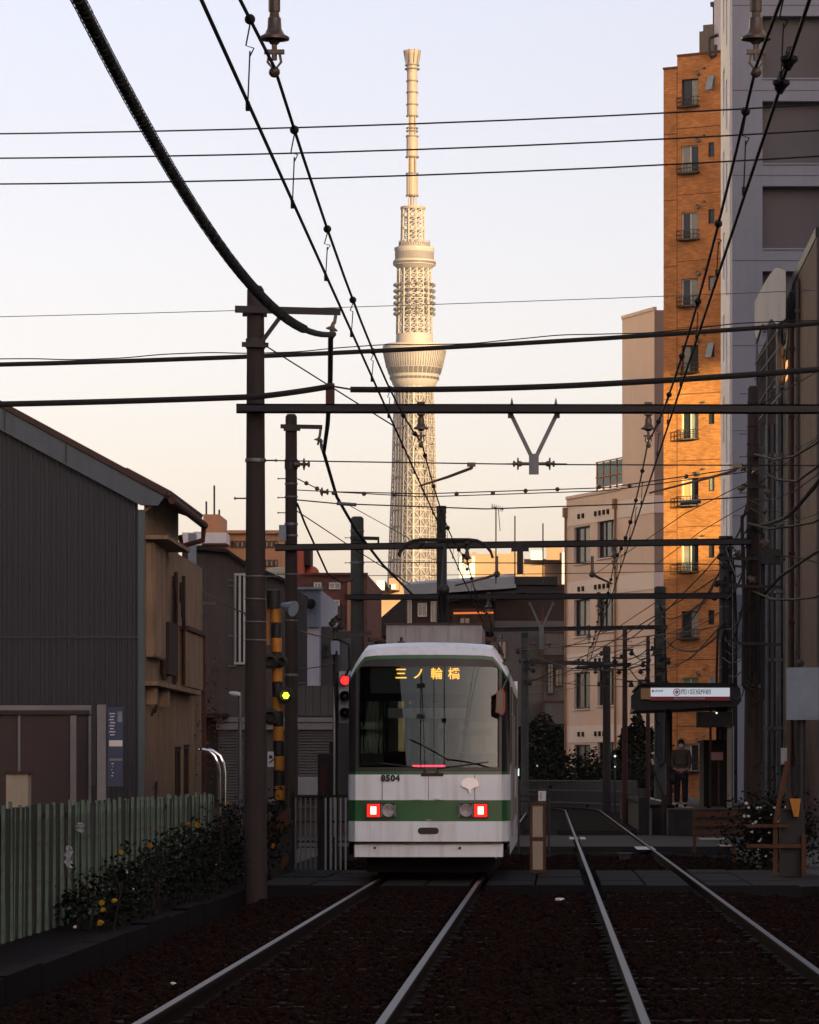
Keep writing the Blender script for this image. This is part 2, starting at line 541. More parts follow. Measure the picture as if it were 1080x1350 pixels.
M['hedge'] = pm('hedge_leaf', (0.00945, 0.0126, 0.00567), (0.00504, 0.00693, 0.00315), 3, 0.65, bump=0.0, spec=0.1)
M['stem'] = pm('stem', (0.025, 0.016, 0.01), (0.015, 0.01, 0.006), 8, 0.9, bump=0.2)
M['yellow_petal'] = pm('yellow_petal', (0.372, 0.24, 0.018), (0.3, 0.18, 0.012), 20, 0.6, bump=0.0)
M['orange_petal'] = pm('orange_petal', (0.3575, 0.143, 0.0165), (0.275, 0.099, 0.011), 20, 0.6, bump=0.0)
M['white_petal'] = pm('white_petal', (0.72, 0.70, 0.66), (0.6, 0.58, 0.55), 20, 0.6, bump=0.0)
M['bag'] = pm('white_plastic', (0.6, 0.63, 0.70), (0.48, 0.5, 0.58), 12, 0.4, bump=0.5)
M['warn_yellow'] = pm('warning_yellow', (0.465, 0.2025, 0.01875), (0.36, 0.1425, 0.0135), 4, 0.6, bump=0.1, streak=0.4, streak_col=(0.1125, 0.045, 0.015))
M['warn_black'] = pm('warning_black', (0.014, 0.013, 0.013), (0.009, 0.009, 0.009), 4, 0.6, bump=0.1)
M['orange_paint'] = pm('orange_barrier_paint', (0.09, 0.03, 0.0054), (0.054, 0.018, 0.0036), 4, 0.7, bump=0.1, streak=0.4)
M['rust'] = pm('rust_brown', (0.084, 0.0315, 0.021), (0.049, 0.0196, 0.014), 4, 0.8, bump=0.2)
M['chrome'] = pm('chrome_pipe', (0.75, 0.76, 0.78), (0.65, 0.66, 0.68), 4, 0.18, metal=1.0, bump=0.0, rvar=0.06)
M['signal_grey'] = pm('signal_housing', (0.297, 0.315, 0.333), (0.225, 0.243, 0.261), 3, 0.5, bump=0.05)
M['white_paint'] = pm('white_paint', (0.62, 0.61, 0.58), (0.50, 0.49, 0.46), 3, 0.6, bump=0.05, streak=0.3)
M['post_cream'] = pm('post_cream', (0.336, 0.296, 0.224), (0.272, 0.24, 0.176), 3, 0.7, bump=0.1, streak=0.4)
M['sign_white'] = pm('sign_white', (0.52, 0.55, 0.60), (0.46, 0.49, 0.54), 1, 0.4, bump=0.0)
M['sign_lit'] = emit_mat('sign_lit', (0.82, 0.9, 1.0), 0.16, (0.55, 0.58, 0.62))
M['bed'] = pm('flower_bed_earth', (0.0078, 0.0057, 0.0045), (0.0042, 0.003, 0.0024), 4, 0.95, bump=0.8, bscale=20, spec=0.06)
M['kerbs'] = pm('mossy_kerb', (0.00612, 0.00486, 0.00396), (0.00324, 0.00252, 0.00216), 3, 0.95, bump=0.5, spec=0.08)
M['sign_red'] = pm('sign_red', (0.38, 0.03, 0.05), (0.32, 0.025, 0.04), 2, 0.4, bump=0.0)
M['sign_pink'] = pm('sign_pink', (0.62, 0.10, 0.20), (0.55, 0.08, 0.17), 2, 0.4, bump=0.0)
M['sign_tan'] = pm('sign_tan', (0.48, 0.30, 0.12), (0.40, 0.24, 0.09), 2, 0.5, bump=0.0)
M['ink'] = pm('ink_black', (0.02, 0.02, 0.025), None, 5, 0.5, bump=0.0)
M['navy'] = pm('navy_sign', (0.04, 0.06, 0.12), (0.03, 0.045, 0.09), 3, 0.5, bump=0.0)
M['paper'] = pm('paper_white', (0.7, 0.68, 0.64), (0.6, 0.58, 0.54), 5, 0.7, bump=0.0)
M['shutter'] = pm('shutter_grey', (0.13, 0.1235, 0.1202), (0.0975, 0.0923, 0.091), 1.2, 0.55, bump=0.05, streak=0.25)
M['skin'] = pm('skin', (0.45, 0.28, 0.20), (0.38, 0.23, 0.17), 12, 0.6, bump=0.0)
M['coat'] = pm('brown_grey_coat', (0.104, 0.076, 0.064), (0.08, 0.0576, 0.048), 8, 0.9, bump=0.3)
M['trouser'] = pm('black_trousers', (0.015, 0.015, 0.017), (0.010, 0.010, 0.012), 8, 0.9, bump=0.2)
M['hair'] = pm('dark_hair', (0.02, 0.015, 0.012), (0.012, 0.009, 0.008), 20, 0.6, bump=0.2)
M['emblem'] = pm('emblem_white_metal', (0.9, 0.9, 0.92), (0.85, 0.85, 0.88), 4, 0.3, metal=0.5, bump=0.0)
M['fence_grey'] = pm('fence_grey', (0.07, 0.07, 0.073), (0.045, 0.045, 0.047), 3, 0.7, bump=0.05)
M['red_mirror'] = pm('red_mirror_frame', (0.35, 0.05, 0.03), (0.25, 0.035, 0.02), 4, 0.4, bump=0.0)
M['silver'] = pm('silver_emblem', (0.72, 0.72, 0.74), (0.6, 0.6, 0.62), 4, 0.25, metal=0.9, bump=0.0, rvar=0.05)
M['lamp_glass'] = pm('headlamp_glass', (0.42, 0.40, 0.40), (0.22, 0.21, 0.21), 20, 0.12, bump=0.2, rvar=0.05)
M['tail_red'] = emit_mat('tail_lamp_red', (1.0, 0.006, 0.004), 0.9, (0.2, 0.004, 0.004))
M['tail_core'] = emit_mat('tail_lamp_core', (1.0, 0.34, 0.24), 2.0, (0.3, 0.1, 0.1))
M['signal_red'] = emit_mat('signal_red', (1.0, 0.02, 0.018), 1.0, (0.25, 0.006, 0.006))
M['led_amber'] = emit_mat('led_amber', (1.0, 0.42, 0.05), 1.5)
M['led_red'] = emit_mat('led_red', (1.0, 0.02, 0.05), 3.0)
M['led_green'] = emit_mat('led_green', (0.62, 0.9, 0.04), 0.9)
M['sunset_glow_pane'] = emit_mat('sunset_glow_pane', (1.0, 0.40, 0.10), 0.4, (0.3, 0.15, 0.05))  # glow paints the sunset reflected in the glass, no lamp behind
M['bulb'] = emit_mat('orange_bulb', (1.0, 0.22, 0.05), 0.30)
M['small_white_lamp'] = emit_mat('small_white_lamp', (0.8, 0.95, 1.0), 0.45)
M['bounce_slab'] = pm('bounce_slab_wall', (0.74, 0.68, 0.60), (0.68, 0.62, 0.54), 0.2, 0.9, bump=0.1)
M['block'] = pm('shade_block_wall', (0.24, 0.22, 0.21), (0.19, 0.175, 0.165), 0.2, 0.9, bump=0.1)


# ------------------------------------------------------------------ facades
class Face:
    """a vertical wall: origin, direction along it (to the right as seen from outside), outward normal."""
    def __init__(s, o, e):
        s.o = Vector(o)
        s.e = Vector((e[0], e[1], 0)).normalized()
        s.n = Vector((s.e.y, -s.e.x, 0))

    def p(s, a, z, d=0.0):
        return s.o + s.e * a + s.n * d + Vector((0, 0, z - s.o.z))

    def box(s, mb, a0, a1, z0, z1, d0, d1):
        return mb.obox(s.p((a0 + a1) / 2, (z0 + z1) / 2, (d0 + d1) / 2), s.e * (a1 - a0) / 2, s.n * (d1 - d0) / 2, (0, 0, (z1 - z0) / 2))

    def wall(s, mb, a0, a1, z0, z1, holes, depth=0.15):
        """wall sheet with real openings and reveals."""
        A = sorted({a0, a1, *[x for h in holes for x in (h[0], h[1]) if a0 < x < a1]})
        Z = sorted({z0, z1, *[x for h in holes for x in (h[2], h[3]) if z0 < x < z1]})
        for i in range(len(A) - 1):
            for k in range(len(Z) - 1):
                ca, cz = (A[i] + A[i + 1]) / 2, (Z[k] + Z[k + 1]) / 2
                if any(h[0] < ca < h[1] and h[2] < cz < h[3] for h in holes): continue
                mb.add([s.p(A[i], Z[k]), s.p(A[i + 1], Z[k]), s.p(A[i + 1], Z[k + 1]), s.p(A[i], Z[k + 1])], [(0, 1, 2, 3)])
        for h in holes:
            c = [(h[0], h[2]), (h[1], h[2]), (h[1], h[3]), (h[0], h[3])]
            for i in range(4):
                (p0, q0), (p1, q1) = c[i], c[(i + 1) % 4]
                mb.add([s.p(p1, q1), s.p(p0, q0), s.p(p0, q0, -depth), s.p(p1, q1, -depth)], [(0, 1, 2, 3)])
        return mb

    def window(s, parent, h, frame, pane, mull=1, depth=0.12, fw=0.05, bars=0, sill=None):
        a0, a1, z0, z1 = h
        m = MB()
        for q in ((a0, a0 + fw, z0, z1), (a1 - fw, a1, z0, z1), (a0 + fw, a1 - fw, z0, z0 + fw), (a0 + fw, a1 - fw, z1 - fw, z1)):
            s.box(m, *q, -depth + 0.01, -depth + 0.07)
        for i in range(mull):
            x = a0 + (a1 - a0) * (i + 1) / (mull + 1)
            s.box(m, x - fw / 2, x + fw / 2, z0 + fw, z1 - fw, -depth + 0.012, -depth + 0.065)
        for i in range(bars):
            x = z0 + (z1 - z0) * (i + 1) / (bars + 1)
            s.box(m, a0 + fw, a1 - fw, x - fw / 2, x + fw / 2, -depth + 0.014, -depth + 0.06)
        w = m.build('window', frame, parent)
        ps = pane if isinstance(pane, (list, tuple)) else [pane] * (mull + 1)
        for i in range(mull + 1):
            x0 = a0 + (a1 - a0) * i / (mull + 1)
            x1 = a0 + (a1 - a0) * (i + 1) / (mull + 1)
            k = MB()
            s.box(k, x0 + 0.004, x1 - 0.004, z0 + 0.004, z1 - 0.004, -depth - 0.02, -depth + 0.02 + 0.004 * i)
            k.build('pane', ps[i % len(ps)], w)
        if sill:
            k = MB()
            s.box(k, a0 - 0.05, a1 + 0.05, z0 - 0.06, z0 - 0.002, -0.02, 0.07)
            k.build('sill', sill, w)
        return w


def shell(mb, faces_top, z0, z1):
    """closed box body from a footprint polygon."""
    return mb.prism([(x, y, z0) for x, y in faces_top], (0, 0, z1 - z0))


def leaves(name, mat, pts, size, parent=None, flat=0.0):
    """leaf-shaped folded quads at points (numpy)."""
    n = len(pts)
    a = RNG.normal(size=(n, 3))
    a[:, 2] *= 0.6
    a /= np.linalg.norm(a, axis=1)[:, None]
    b = RNG.normal(size=(n, 3))
    b -= a * (a * b).sum(1)[:, None]
    b /= np.linalg.norm(b, axis=1)[:, None]
    c = np.cross(a, b)
    sz = size * RNG.uniform(0.6, 1.35, n)[:, None]
    v = np.empty((n, 4, 3))
    v[:, 0] = pts - a * sz
    v[:, 1] = pts + b * sz * 0.5 + c * sz * 0.15
    v[:, 2] = pts + a * sz
    v[:, 3] = pts - b * sz * 0.5 + c * sz * 0.15
    v = v.reshape(-1, 3)
    if parent: v = v - np.array(wloc(parent))
    me = bpy.data.meshes.new(name)
    me.from_pydata(v.tolist(), [], np.arange(n * 4).reshape(n, 4).tolist())
    me.materials.append(mat)
    o = bpy.data.objects.new(name, me)
    COL.objects.link(o)
    if parent: o.parent = parent
    return o

# ================================================================== THE SETTING: ground, track, crossing
m = MB()
m.add([(-6000, -800, -0.42), (6000, -800, -0.42), (6000, 9000, -0.42), (-6000, 9000, -0.42)], [(0, 1, 2, 3)])
struct('ground', m, M['ground'])

TL, TR, GA = -1.655, 1.215, 0.686       # track centre lines, half gauge
CURVE_Y, CURVE_R = 158.0, 99.0


def trk(off, s):
    """point at lateral x = off, distance s along the line: straight, then bending left."""
    if s <= CURVE_Y: return Vector((off, s, 0)), Vector((1, 0, 0))
    t = (s - CURVE_Y) / CURVE_R
    r = CURVE_R + off
    return Vector((-CURVE_R + r * math.cos(t), CURVE_Y + r * math.sin(t), 0)), Vector((math.cos(t), math.sin(t), 0))


SS = [8, 30, 60, 90, 120, 140, CURVE_Y] + [CURVE_Y + 4 * i for i in range(1, 24)]


def sweep(mb, off, prof, ss=SS, top=None):
    n = len(prof)
    vs = []
    for s_ in ss:
        p, x = trk(off, s_)
        for (a, z) in prof:
            vs.append(p + x * a + Vector((0, 0, z)))
    for i in range(len(ss) - 1):
        for k in range(n):
            mb.cur = 1 if (top and k in top) else 0
            b = len(mb.v)
            q = [vs[i * n + k], vs[i * n + (k + 1) % n], vs[(i + 1) * n + (k + 1) % n], vs[(i + 1) * n + k]]
            mb.add(q, [(0, 1, 2, 3)])
    mb.cur = 0


# ballast bed: a gently crowned strip under both tracks
bal = MB()
prof = [(-4.0, -0.36), (-3.6, -0.19), (-2.6, -0.13), (-0.5, -0.13), (-0.2, -0.16), (0.2, -0.13), (2.2, -0.13), (3.4, -0.2), (4.2, -0.38)]
vs = []
ss = SS
for s_ in ss:
    for (a, z) in prof:
        p, x = trk(a, s_)
        vs.append(p + Vector((0, 0, z)))
n = len(prof)
bal.add(vs, [(i * n + k, i * n + k + 1, (i + 1) * n + k + 1, (i + 1) * n + k) for i in range(len(ss) - 1) for k in range(n - 1)])
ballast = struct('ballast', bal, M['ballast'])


def stones(name, count, y0, y1, x0, x1, size, parent):
    ico = bmesh.new()
    bmesh.ops.create_icosphere(ico, subdivisions=1, radius=1.0)
    bv = np.array([v.co[:] for v in ico.verts])
    bf = np.array([[v.index for v in f.verts] for f in ico.faces])
    ico.free()
    u = RNG.random(count)
    y = y0 * (y1 / y0) ** u
    x = RNG.uniform(x0, x1, count)
    keep = np.ones(count, bool)
    for t in (TL, TR):
        for sgn in (-1, 1):
            keep &= np.abs(x - (t + sgn * GA)) > 0.10
    keep &= ~((y > 50.7) & (y < 59.3) & (x > -3.9) & (x < 3.25))
    x, y = x[keep], y[keep]
    c = len(x)
    sc = size * RNG.uniform(0.55, 1.25, c)[:, None] * RNG.uniform(0.7, 1.2, (c, 3))
    q = RNG.normal(size=(c, 4))
    q /= np.linalg.norm(q, axis=1)[:, None]
    w, a, b, d = q.T
    rot = np.stack([1 - 2 * (b * b + d * d), 2 * (a * b - w * d), 2 * (a * d + w * b), 2 * (a * b + w * d), 1 - 2 * (a * a + d * d), 2 * (b * d - w * a), 2 * (a * d - w * b), 2 * (b * d + w * a), 1 - 2 * (a * a + b * b)], -1).reshape(c, 3, 3)
    jit = 1 + RNG.uniform(-0.28, 0.22, (c, len(bv), 1))
    v = np.einsum('cij,cvj->cvi', rot, bv[None] * jit * sc[:, None, :])
    z = np.interp(x, [p[0] for p in prof], [p[1] for p in prof]) + RNG.uniform(-0.012, 0.028, c)
    v += np.stack([x, y, z], -1)[:, None, :]
    f = (bf[None] + (np.arange(c) * len(bv))[:, None, None]).reshape(-1, 3)
    me = bpy.data.meshes.new(name)
    v = v.reshape(-1, 3)
    me.vertices.add(len(v))
    me.vertices.foreach_set('co', v.ravel().astype(np.float32))
    me.loops.add(len(f) * 3)
    me.loops.foreach_set('vertex_index', f.ravel().astype(np.int32))
    me.polygons.add(len(f))
    me.polygons.foreach_set('loop_start', np.arange(0, len(f) * 3, 3, dtype=np.int32))
    me.polygons.foreach_set('loop_total', np.full(len(f), 3, dtype=np.int32))
    me.update()
    me.validate()
    me.materials.append(M['stone'])
    o = bpy.data.objects.new(name, me)
    COL.objects.link(o)
    o.parent = parent
    return tag(o, kind='stuff')


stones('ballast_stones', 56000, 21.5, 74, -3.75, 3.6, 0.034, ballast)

# the two tracks
RAILP = [(-0.065, -0.15), (0.065, -0.15), (0.065, -0.135), (0.012, -0.115), (0.012, -0.045), (0.034, -0.035), (0.034, -0.006), (0.026, 0.0), (-0.026, 0.0), (-0.034, -0.006), (-0.034, -0.035), (-0.012, -0.045), (-0.012, -0.115), (-0.065, -0.135)]
sl = MB()
sl.box(-1.05, 1.05, -0.11, 0.11, -0.26, -0.108)
sl_me = sl.mesh('sleeper', M['sleeper'])
for off, lab in ((TL, 'left track under the tram, rusty rails on dark ballast'), (TR, 'right track running clear past the platform, rusty rails on dark ballast')):
    t = thing('railway_track', lab, None, (off, 20, 0))
    tag(t, kind='structure')
    for sgn in (-1, 1):
        rb = MB()
        sweep(rb, off + sgn * GA, RAILP, top=(7,))
        rb.build('rail', [M['rail_rust'], M['rail_steel']], t)
    y = 20.6
    while y < 110:
        if not (50.4 < y < 59.4 or 78 < y < 93.4):
            o = bpy.data.objects.new('sleeper', sl_me)
            COL.objects.link(o)
            o.parent = t
            o.location = (random.uniform(-.03, .03), y - 20, random.uniform(-0.014, 0.004))
            o.rotation_euler = (0, 0, random.uniform(-.02, .02))
        y += 0.72

# level crossing of concrete slabs (near) and an asphalt road crossing (far)
xing = thing('level_crossing', None, None, (0, 55, -0.2))
tag(xing, 'concrete slab foot crossing in front of the tram', kind='structure')
bounds = [(-3.85, TL - GA - 0.10), (TL - GA + 0.10, TL + GA - 0.10), (TL + GA + 0.10, TR - GA - 0.10), (TR - GA + 0.10, TR + GA - 0.10), (TR + GA + 0.10, 3.2)]
for (x0, x1) in bounds:
    k = max(1, round((x1 - x0) / 0.62))
    w = (x1 - x0) / k
    for i in range(k):
        for j in range(4):
            y0 = 50.9 + j * 2.05
            b = MB()
            c = 0.012
            z = -0.012 - random.uniform(0, 0.014)
            xa, xb = x0 + i * w + 0.012, x0 + (i + 1) * w - 0.012
            ya, yb = y0 + 0.015, y0 + 2.035
            b.add([(xa, ya, -0.2), (xb, ya, -0.2), (xb, yb, -0.2), (xa, yb, -0.2),
                   (xa, ya, z - c), (xb, ya, z - c), (xb, yb, z - c), (xa, yb, z - c),
                   (xa + c, ya + c, z), (xb - c, ya + c, z), (xb - c, yb - c, z), (xa + c, yb - c, z)],
                  [(0, 1, 5, 4), (1, 2, 6, 5), (2, 3, 7, 6), (3, 0, 4, 7), (4, 5, 9, 8), (5, 6, 10, 9), (6, 7, 11, 10), (7, 4, 8, 11), (8, 9, 10, 11)])
            b.build('concrete_slab', M['slab'], xing)
# rounded slab nose at the right end
b = MB()
b.prism([(3.215 + 0.75 * math.sin(t), 55 - 4.1 * math.cos(t), -0.21) for t in [math.pi * i / 10 for i in range(11)]], (0, 0, 0.17))
b.build('end_slab', M['slab'], xing)

ap = MB()
for (x0, x1) in bounds: ap.prism([(x0, 50.88, -0.03), (x0, 50.0, -0.15), (x0, 50.88, -0.15)], (x1 - x0, 0, 0))
ap.build('ballast_apron', M['ballast'], ballast)
road = MB()
for (x0, x1) in [(-40, TL - GA - 0.07), (TL - GA + 0.07, TL + GA - 0.07), (TL + GA + 0.07, TR - GA - 0.07), (TR - GA + 0.07, TR + GA - 0.07), (TR + GA + 0.07, 40)]:
    road.box(x0, x1, 78.5, 93, -0.3, -0.02)
road_o = struct('road', road, M['asphalt'])
mk = MB()
for (u0, u1, v) in ((751, 762, 1104), (765, 772, 1104), (838, 862, 1117)):
    y = EYE * F / (v - CY)
    mk.box(XU(u0, y), XU(u1, y), y - 1.6, y + 1.6, -0.019, -0.0155)
mk.build('road_marking', M['white_paint'], road_o)
for (u0, u1, v, dy) in ((922, 958, 1106, 1.2), (948, 966, 1115, 0.9), (900, 918, 1101, 0.8)):
    mk = MB()
    y = (EYE + .02) * F / (v - CY)
    mk.box(XU(u0, y), XU(u1, y), y - dy, y + dy, -0.019, -0.0155)
    mk.build('yellow_marking', M['post_cream'], road_o)

# verge on the left: earth bed with a low concrete edging, pavement to the right
v_ = MB()
v_.box(-14, -4.06, 18, 57, -0.5, -0.06)
struct('flower_bed', v_, M['bed'])
for i in range(17):
    pass
kerb = thing('kerb', 'dark concrete edging along the flower bed', None, (-4.0, 22, -0.4))
tag(kerb, kind='structure')
for i in range(16):
    b = MB()
    b.box(-4.06 + random.uniform(-.01, .01), -3.88, 22 + i * 2.0 + 0.012, 24 + i * 2.0 - 0.012, -0.5, -0.03 + random.uniform(-.02, .012))
    b.build('kerb_stone', M['kerbs'], kerb)
pv = MB()
pv.box(3.55, 14, 20, 78.4, -0.5, -0.05)
pv.box(3.3, 14, 93.2, 170, -0.5, -0.05)
pv.box(-14, -4.2, 57.05, 78.4, -0.5, -0.045)
pv.box(-30, -4.2, 93.2, 140, -0.5, -0.045)
struct('pavement', pv, M['dark_concrete'])

# ================================================================== THE TRAM
TY, HW = 52.8, 1.09
tram = thing('tram', 'cream and green tram with lit red tail lamps on the left track', 'tram', (TL, TY, 0))


def tx(x, y, z):
    return (TL + x, TY + y, z)


XC = [-1.09, -1.075, -1.045, -0.98, -0.92, -0.86, -0.7, -0.45, -0.15, 0.15, 0.45, 0.7, 0.86, 0.92, 0.98, 1.045, 1.075, 1.09]


def yf(x, z=0.0):
    a = abs(x)
    y = 0.05 * (min(a, 0.98) / 0.98) ** 2
    if a > 0.98: y += (a - 0.98) * 1.3 + (max(0, a - 1.04) * 3.2)
    return y + max(0.0, z - 1.43) * 0.10


def ztop(x):
    a = abs(x)
    return 2.965 - 0.012 * (a / 0.85) ** 2 - (0.0 if a < 0.84 else 1.15 * (a - 0.84) ** 1.3 * 1.85)


def front(z0, z1, off=0.0, x0=-1.09, x1=1.09, th=0.035, nz=1):
    """curved front panel between heights z0..z1 (numbers or functions of x)."""
    xs = sorted({x0, x1, *[x for x in XC if x0 < x < x1]})
    f0 = z0 if callable(z0) else (lambda x: z0)
    f1 = z1 if callable(z1) else (lambda x: z1)
    mb = MB()
    vs = []
    for x in xs:
        for k in range(nz + 1):
            z = f0(x) + (f1(x) - f0(x)) * k / nz
            y = yf(x, z)
            vs.append(tx(x, y - off, z))
        for k in range(nz + 1):
            z = f0(x) + (f1(x) - f0(x)) * k / nz
            y = yf(x, z)
            vs.append(tx(x * (1 - th / 1.2), y + th, z))
    w = 2 * (nz + 1)
    fs = []
    for i in range(len(xs) - 1):
        a, b = i * w, (i + 1) * w
        for k in range(nz):
            fs.append((a + k, b + k, b + k + 1, a + k + 1))
            q = nz + 1
            fs.append((a + q + k + 1, b + q + k + 1, b + q + k, a + q + k))
        fs.append((a + nz, b + nz, b + nz + nz + 1, a + nz + nz + 1))
        fs.append((b, a, a + nz + 1, b + nz + 1))
    e = (len(xs) - 1) * w
    for k in range(nz):
        fs.append((nz + 1 + k, k, k + 1, nz + 2 + k))
        fs.append((e + k, e + nz + 1 + k, e + nz + 2 + k, e + k + 1))
    mb.add(vs, fs)
    return mb


b = front(0.303, 0.495, -0.02, -1.0, 1.0)
skirt = b.build('skirt', M['tram_white'], tram, True)
k = MB()
for x in (-0.72, 0.42):
    k.cyl(tx(x, 0.03, 0.425), tx(x, -0.012 + yf(x), 0.425), 0.018, n=10)
k.build('bolt', M['tram_black'], skirt)
front(0.485, 0.512, 0.035, -1.06, 1.06).build('bumper_gap', M['tram_black'], tram, True)
bump = front(0.512, 0.782, 0.075).build('bumper', M['tram_white'], tram, True)
gb = front(0.783, 1.064, 0.0).build('green_band', M['tram_green'], tram, True)
fp = front(1.065, 1.408, 0.012).build('front_panel', M['tram_white'], tram, True)
front(1.409, 1.449, 0.014).build('green_stripe', M['tram_green'], tram, True)
# black window surround: bottom, sides, top
front(1.450, 1.505, 0.010).build('window_surround', M['tram_black'], tram, True)
for sgn in (-1, 1):
    front(1.5055, lambda x: min(2.858, ztop(x)), 0.010, *((-1.09, -0.94) if sgn < 0 else (0.94, 1.09)), nz=4).build('corner_pillar', M['tram_black'], tram, True)
front(lambda x: min(2.86, ztop(x) - 0.02), ztop, 0.010).build('window_surround', M['tram_black'], tram, True)
front(lambda x: ztop(x) + 0.001, lambda x: ztop(x) + 0.05, 0.016, nz=1).build('green_arch', M['tram_green'], tram, True)
# windscreen, bowed and raked
g = MB()
xs = [-0.938 + 1.876 * i / 12 for i in range(13)]
vs = []
for x in xs:
    for kk in range(5):
        z = 1.506 + (2.859 - 1.506) * kk / 4
        vs.append(tx(x, yf(x, z) + 0.004 + 0.035 * (x / 0.94) ** 2 - 0.02, z))
g.add(vs, [(i * 5 + kk, (i + 1) * 5 + kk, (i + 1) * 5 + kk + 1, i * 5 + kk + 1) for i in range(12) for kk in range(4)])
g.build('windscreen', M['windscreen'], tram, True)


def zroof(x):
    a = abs(x)
    return 3.21 - 0.035 * (a / 0.85) ** 2 - (0 if a < 0.85 else 1.9 * (a - 0.85) ** 1.2)


cap = MB()
vs = []
for x in XC:
    vs.append(tx(x, yf(x, 2.9) - 0.012, ztop(x) + 0.051))
    zc = max(ztop(x) + 0.053, zroof(x) - 0.05)
    vs.append(tx(x * 0.995, yf(x, 2.9) + 0.05, ztop(x) + 0.051 + (zc - ztop(x) - 0.051) * 0.75))
    vs.append(tx(x * 0.985, yf(x, 2.9) + 0.16, zc))
    vs.append(tx(x * 0.985, 0.95, max(zroof(x), ztop(x) + 0.054)))
cap.add(vs, [(i * 4 + k, (i + 1) * 4 + k, (i + 1) * 4 + k + 1, i * 4 + k + 1) for i in range(len(XC) - 1) for k in range(3)])
cap.build('roof_cap', M['tram_white'], tram, True)
rf = MB()
vs = []
for y in (0.95, 12.3):
    for x in XC: vs.append(tx(x * 0.985, y, max(zroof(x), ztop(x) + 0.054)))
nx = len(XC)
rf.add(vs, [(i, i + 1, nx + i + 1, nx + i) for i in range(nx - 1)])
rf.build('roof', M['tram_white'], tram, True)
# side walls with windows and doors
holes = [(0.55, 1.25, 1.55, 2.6), (1.55, 2.55, 0.55, 2.62)] + [(2.95 + 1.22 * i, 4.02 + 1.22 * i, 1.5, 2.6) for i in range(5)] + [(9.4, 10.4, 0.55, 2.62), (10.8, 11.6, 1.5, 2.6)]
for sgn in (-1, 1):
    fc = Face(tx(1.085, 0.32, 0), (0, 1)) if sgn > 0 else Face(tx(-1.085, 12.32, 0), (0, -1))
    hh = holes if sgn > 0 else [(12.0 - h[1], 12.0 - h[0], h[2], h[3]) for h in holes]
    w = MB()
    fc.wall(w, 0, 12.0, 0.32, 2.78, hh, 0.05)
    side = w.build('side_wall', M['tram_white'], tram)
    k = MB()
    fc.box(k, 0.02, 1.53, 0.783, 1.064, -0.005, 0.004)
    fc.box(k, 2.57, 9.38, 0.783, 1.064, -0.005, 0.004)
    k.build('side_green_band', M['tram_green'], side)
    for h in hh:
        if h[2] < 1: fc.window(tram, h, M['alu'], M['windscreen'], 1, 0.05, 0.05).name = 'door'
        else: fc.window(tram, h, M['tram_black'], M['windscreen'], 0, 0.05, 0.04)
rw = MB()
fcr = Face(tx(1.085, 12.33, 0), (-1, 0))
fcr.wall(rw, 0, 2.17, 0.32, 2.95, [(0.2, 1.97, 1.5, 2.8)], 0.04)
rw.build('rear_wall', M['tram_white'], tram)
rg = MB()
fcr.box(rg, 0.2, 1.97, 1.5, 2.8, -0.035, -0.03)
rg.build('rear_window', M['windscreen'], tram)
# interior
k = MB()
k.box(*[TL + x for x in (-1.04, 1.04)], TY + 0.3, TY + 12.3, 0.74, 0.8)
k.build('floor', M['tram_under'], tram)
k = MB()
k.box(TL - 1.03, TL + 1.03, TY + 0.36, TY + 0.72, 0.81, 1.53)
k.box(TL - 0.62, TL - 0.32, TY + 0.40, TY + 0.6, 1.53, 1.72)
k.box(TL - 0.28, TL - 0.12, TY + 0.40, TY + 0.55, 1.53, 1.64)
k.box(TL + 0.25, TL + 0.72, TY + 0.40, TY + 0.6, 1.53, 1.66)
k.build('driver_desk', M['tram_under'], tram)
k = MB()
k.box(TL - 1.03, TL - 0.35, TY + 1.6, TY + 1.64, 0.81, 1.7)
k.box(TL + 0.35, TL + 1.03, TY + 1.6, TY + 1.64, 0.81, 1.7)
k.box(TL - 1.03, TL + 1.03, TY + 1.6, TY + 1.64, 2.42, 2.9)
k.box(TL - 0.37, TL - 0.33, TY + 1.59, TY + 1.65, 0.81, 2.9)
k.box(TL + 0.33, TL + 0.37, TY + 1.59, TY + 1.65, 0.81, 2.9)
k.build('cab_partition', M['tram_in'], tram)
k = MB()
k.box(TL - 1.03, TL + 1.03, TY + 0.4, TY + 12.25, 2.9, 2.93)
k.build('ceiling', M['tram_in'], tram)
for sgn in (-1, 1):
    k = MB()
    for a in (2.9, 6.2):
        k.box(TL + sgn * 0.62, TL + sgn * 1.02, TY + a, TY + a + 3.0, 0.81, 1.25)
        k.box(TL + sgn * 0.92, TL + sgn * 1.02, TY + a, TY + a + 3.0, 1.25, 1.62)
    k.build('bench_seat', M['tram_seat'], tram)
# LED destination sign behind the glass
db = MB()
db.box(TL - 0.79, TL + 0.72, TY + 0.245, TY + 0.4, 2.50, 2.855)
dest = db.build('destination_sign', pm('led_panel', (0.055, 0.07, 0.07), (0.045, 0.058, 0.058), 3, 0.5, bump=0), tram)
for ch, u in (('三', 528), ('ノ', 551), ('輪', 575), ('橋', 598)):
    lettering(ch, 0.165, ((u - 565) * 0.010154 + TL, TY + 0.238, 2.755), M['led_amber'], dest, 'lettering', extrude=0.002, bold=0.0015)
k = MB()
k.box(TL - 0.55, TL + 0.50, TY + 0.27, TY + 0.33, 2.17, 2.30)
k.build('roller_blind', M['ac_grey'], tram)
k = MB()
k.box(TL - 0.22, TL - 0.115, TY + 0.20, TY + 0.225, 1.512, 1.535)
k.box(TL - 0.10, TL + 0.215, TY + 0.20, TY + 0.225, 1.512, 1.535)
k.build('brake_light_bar', M['led_red'], tram)
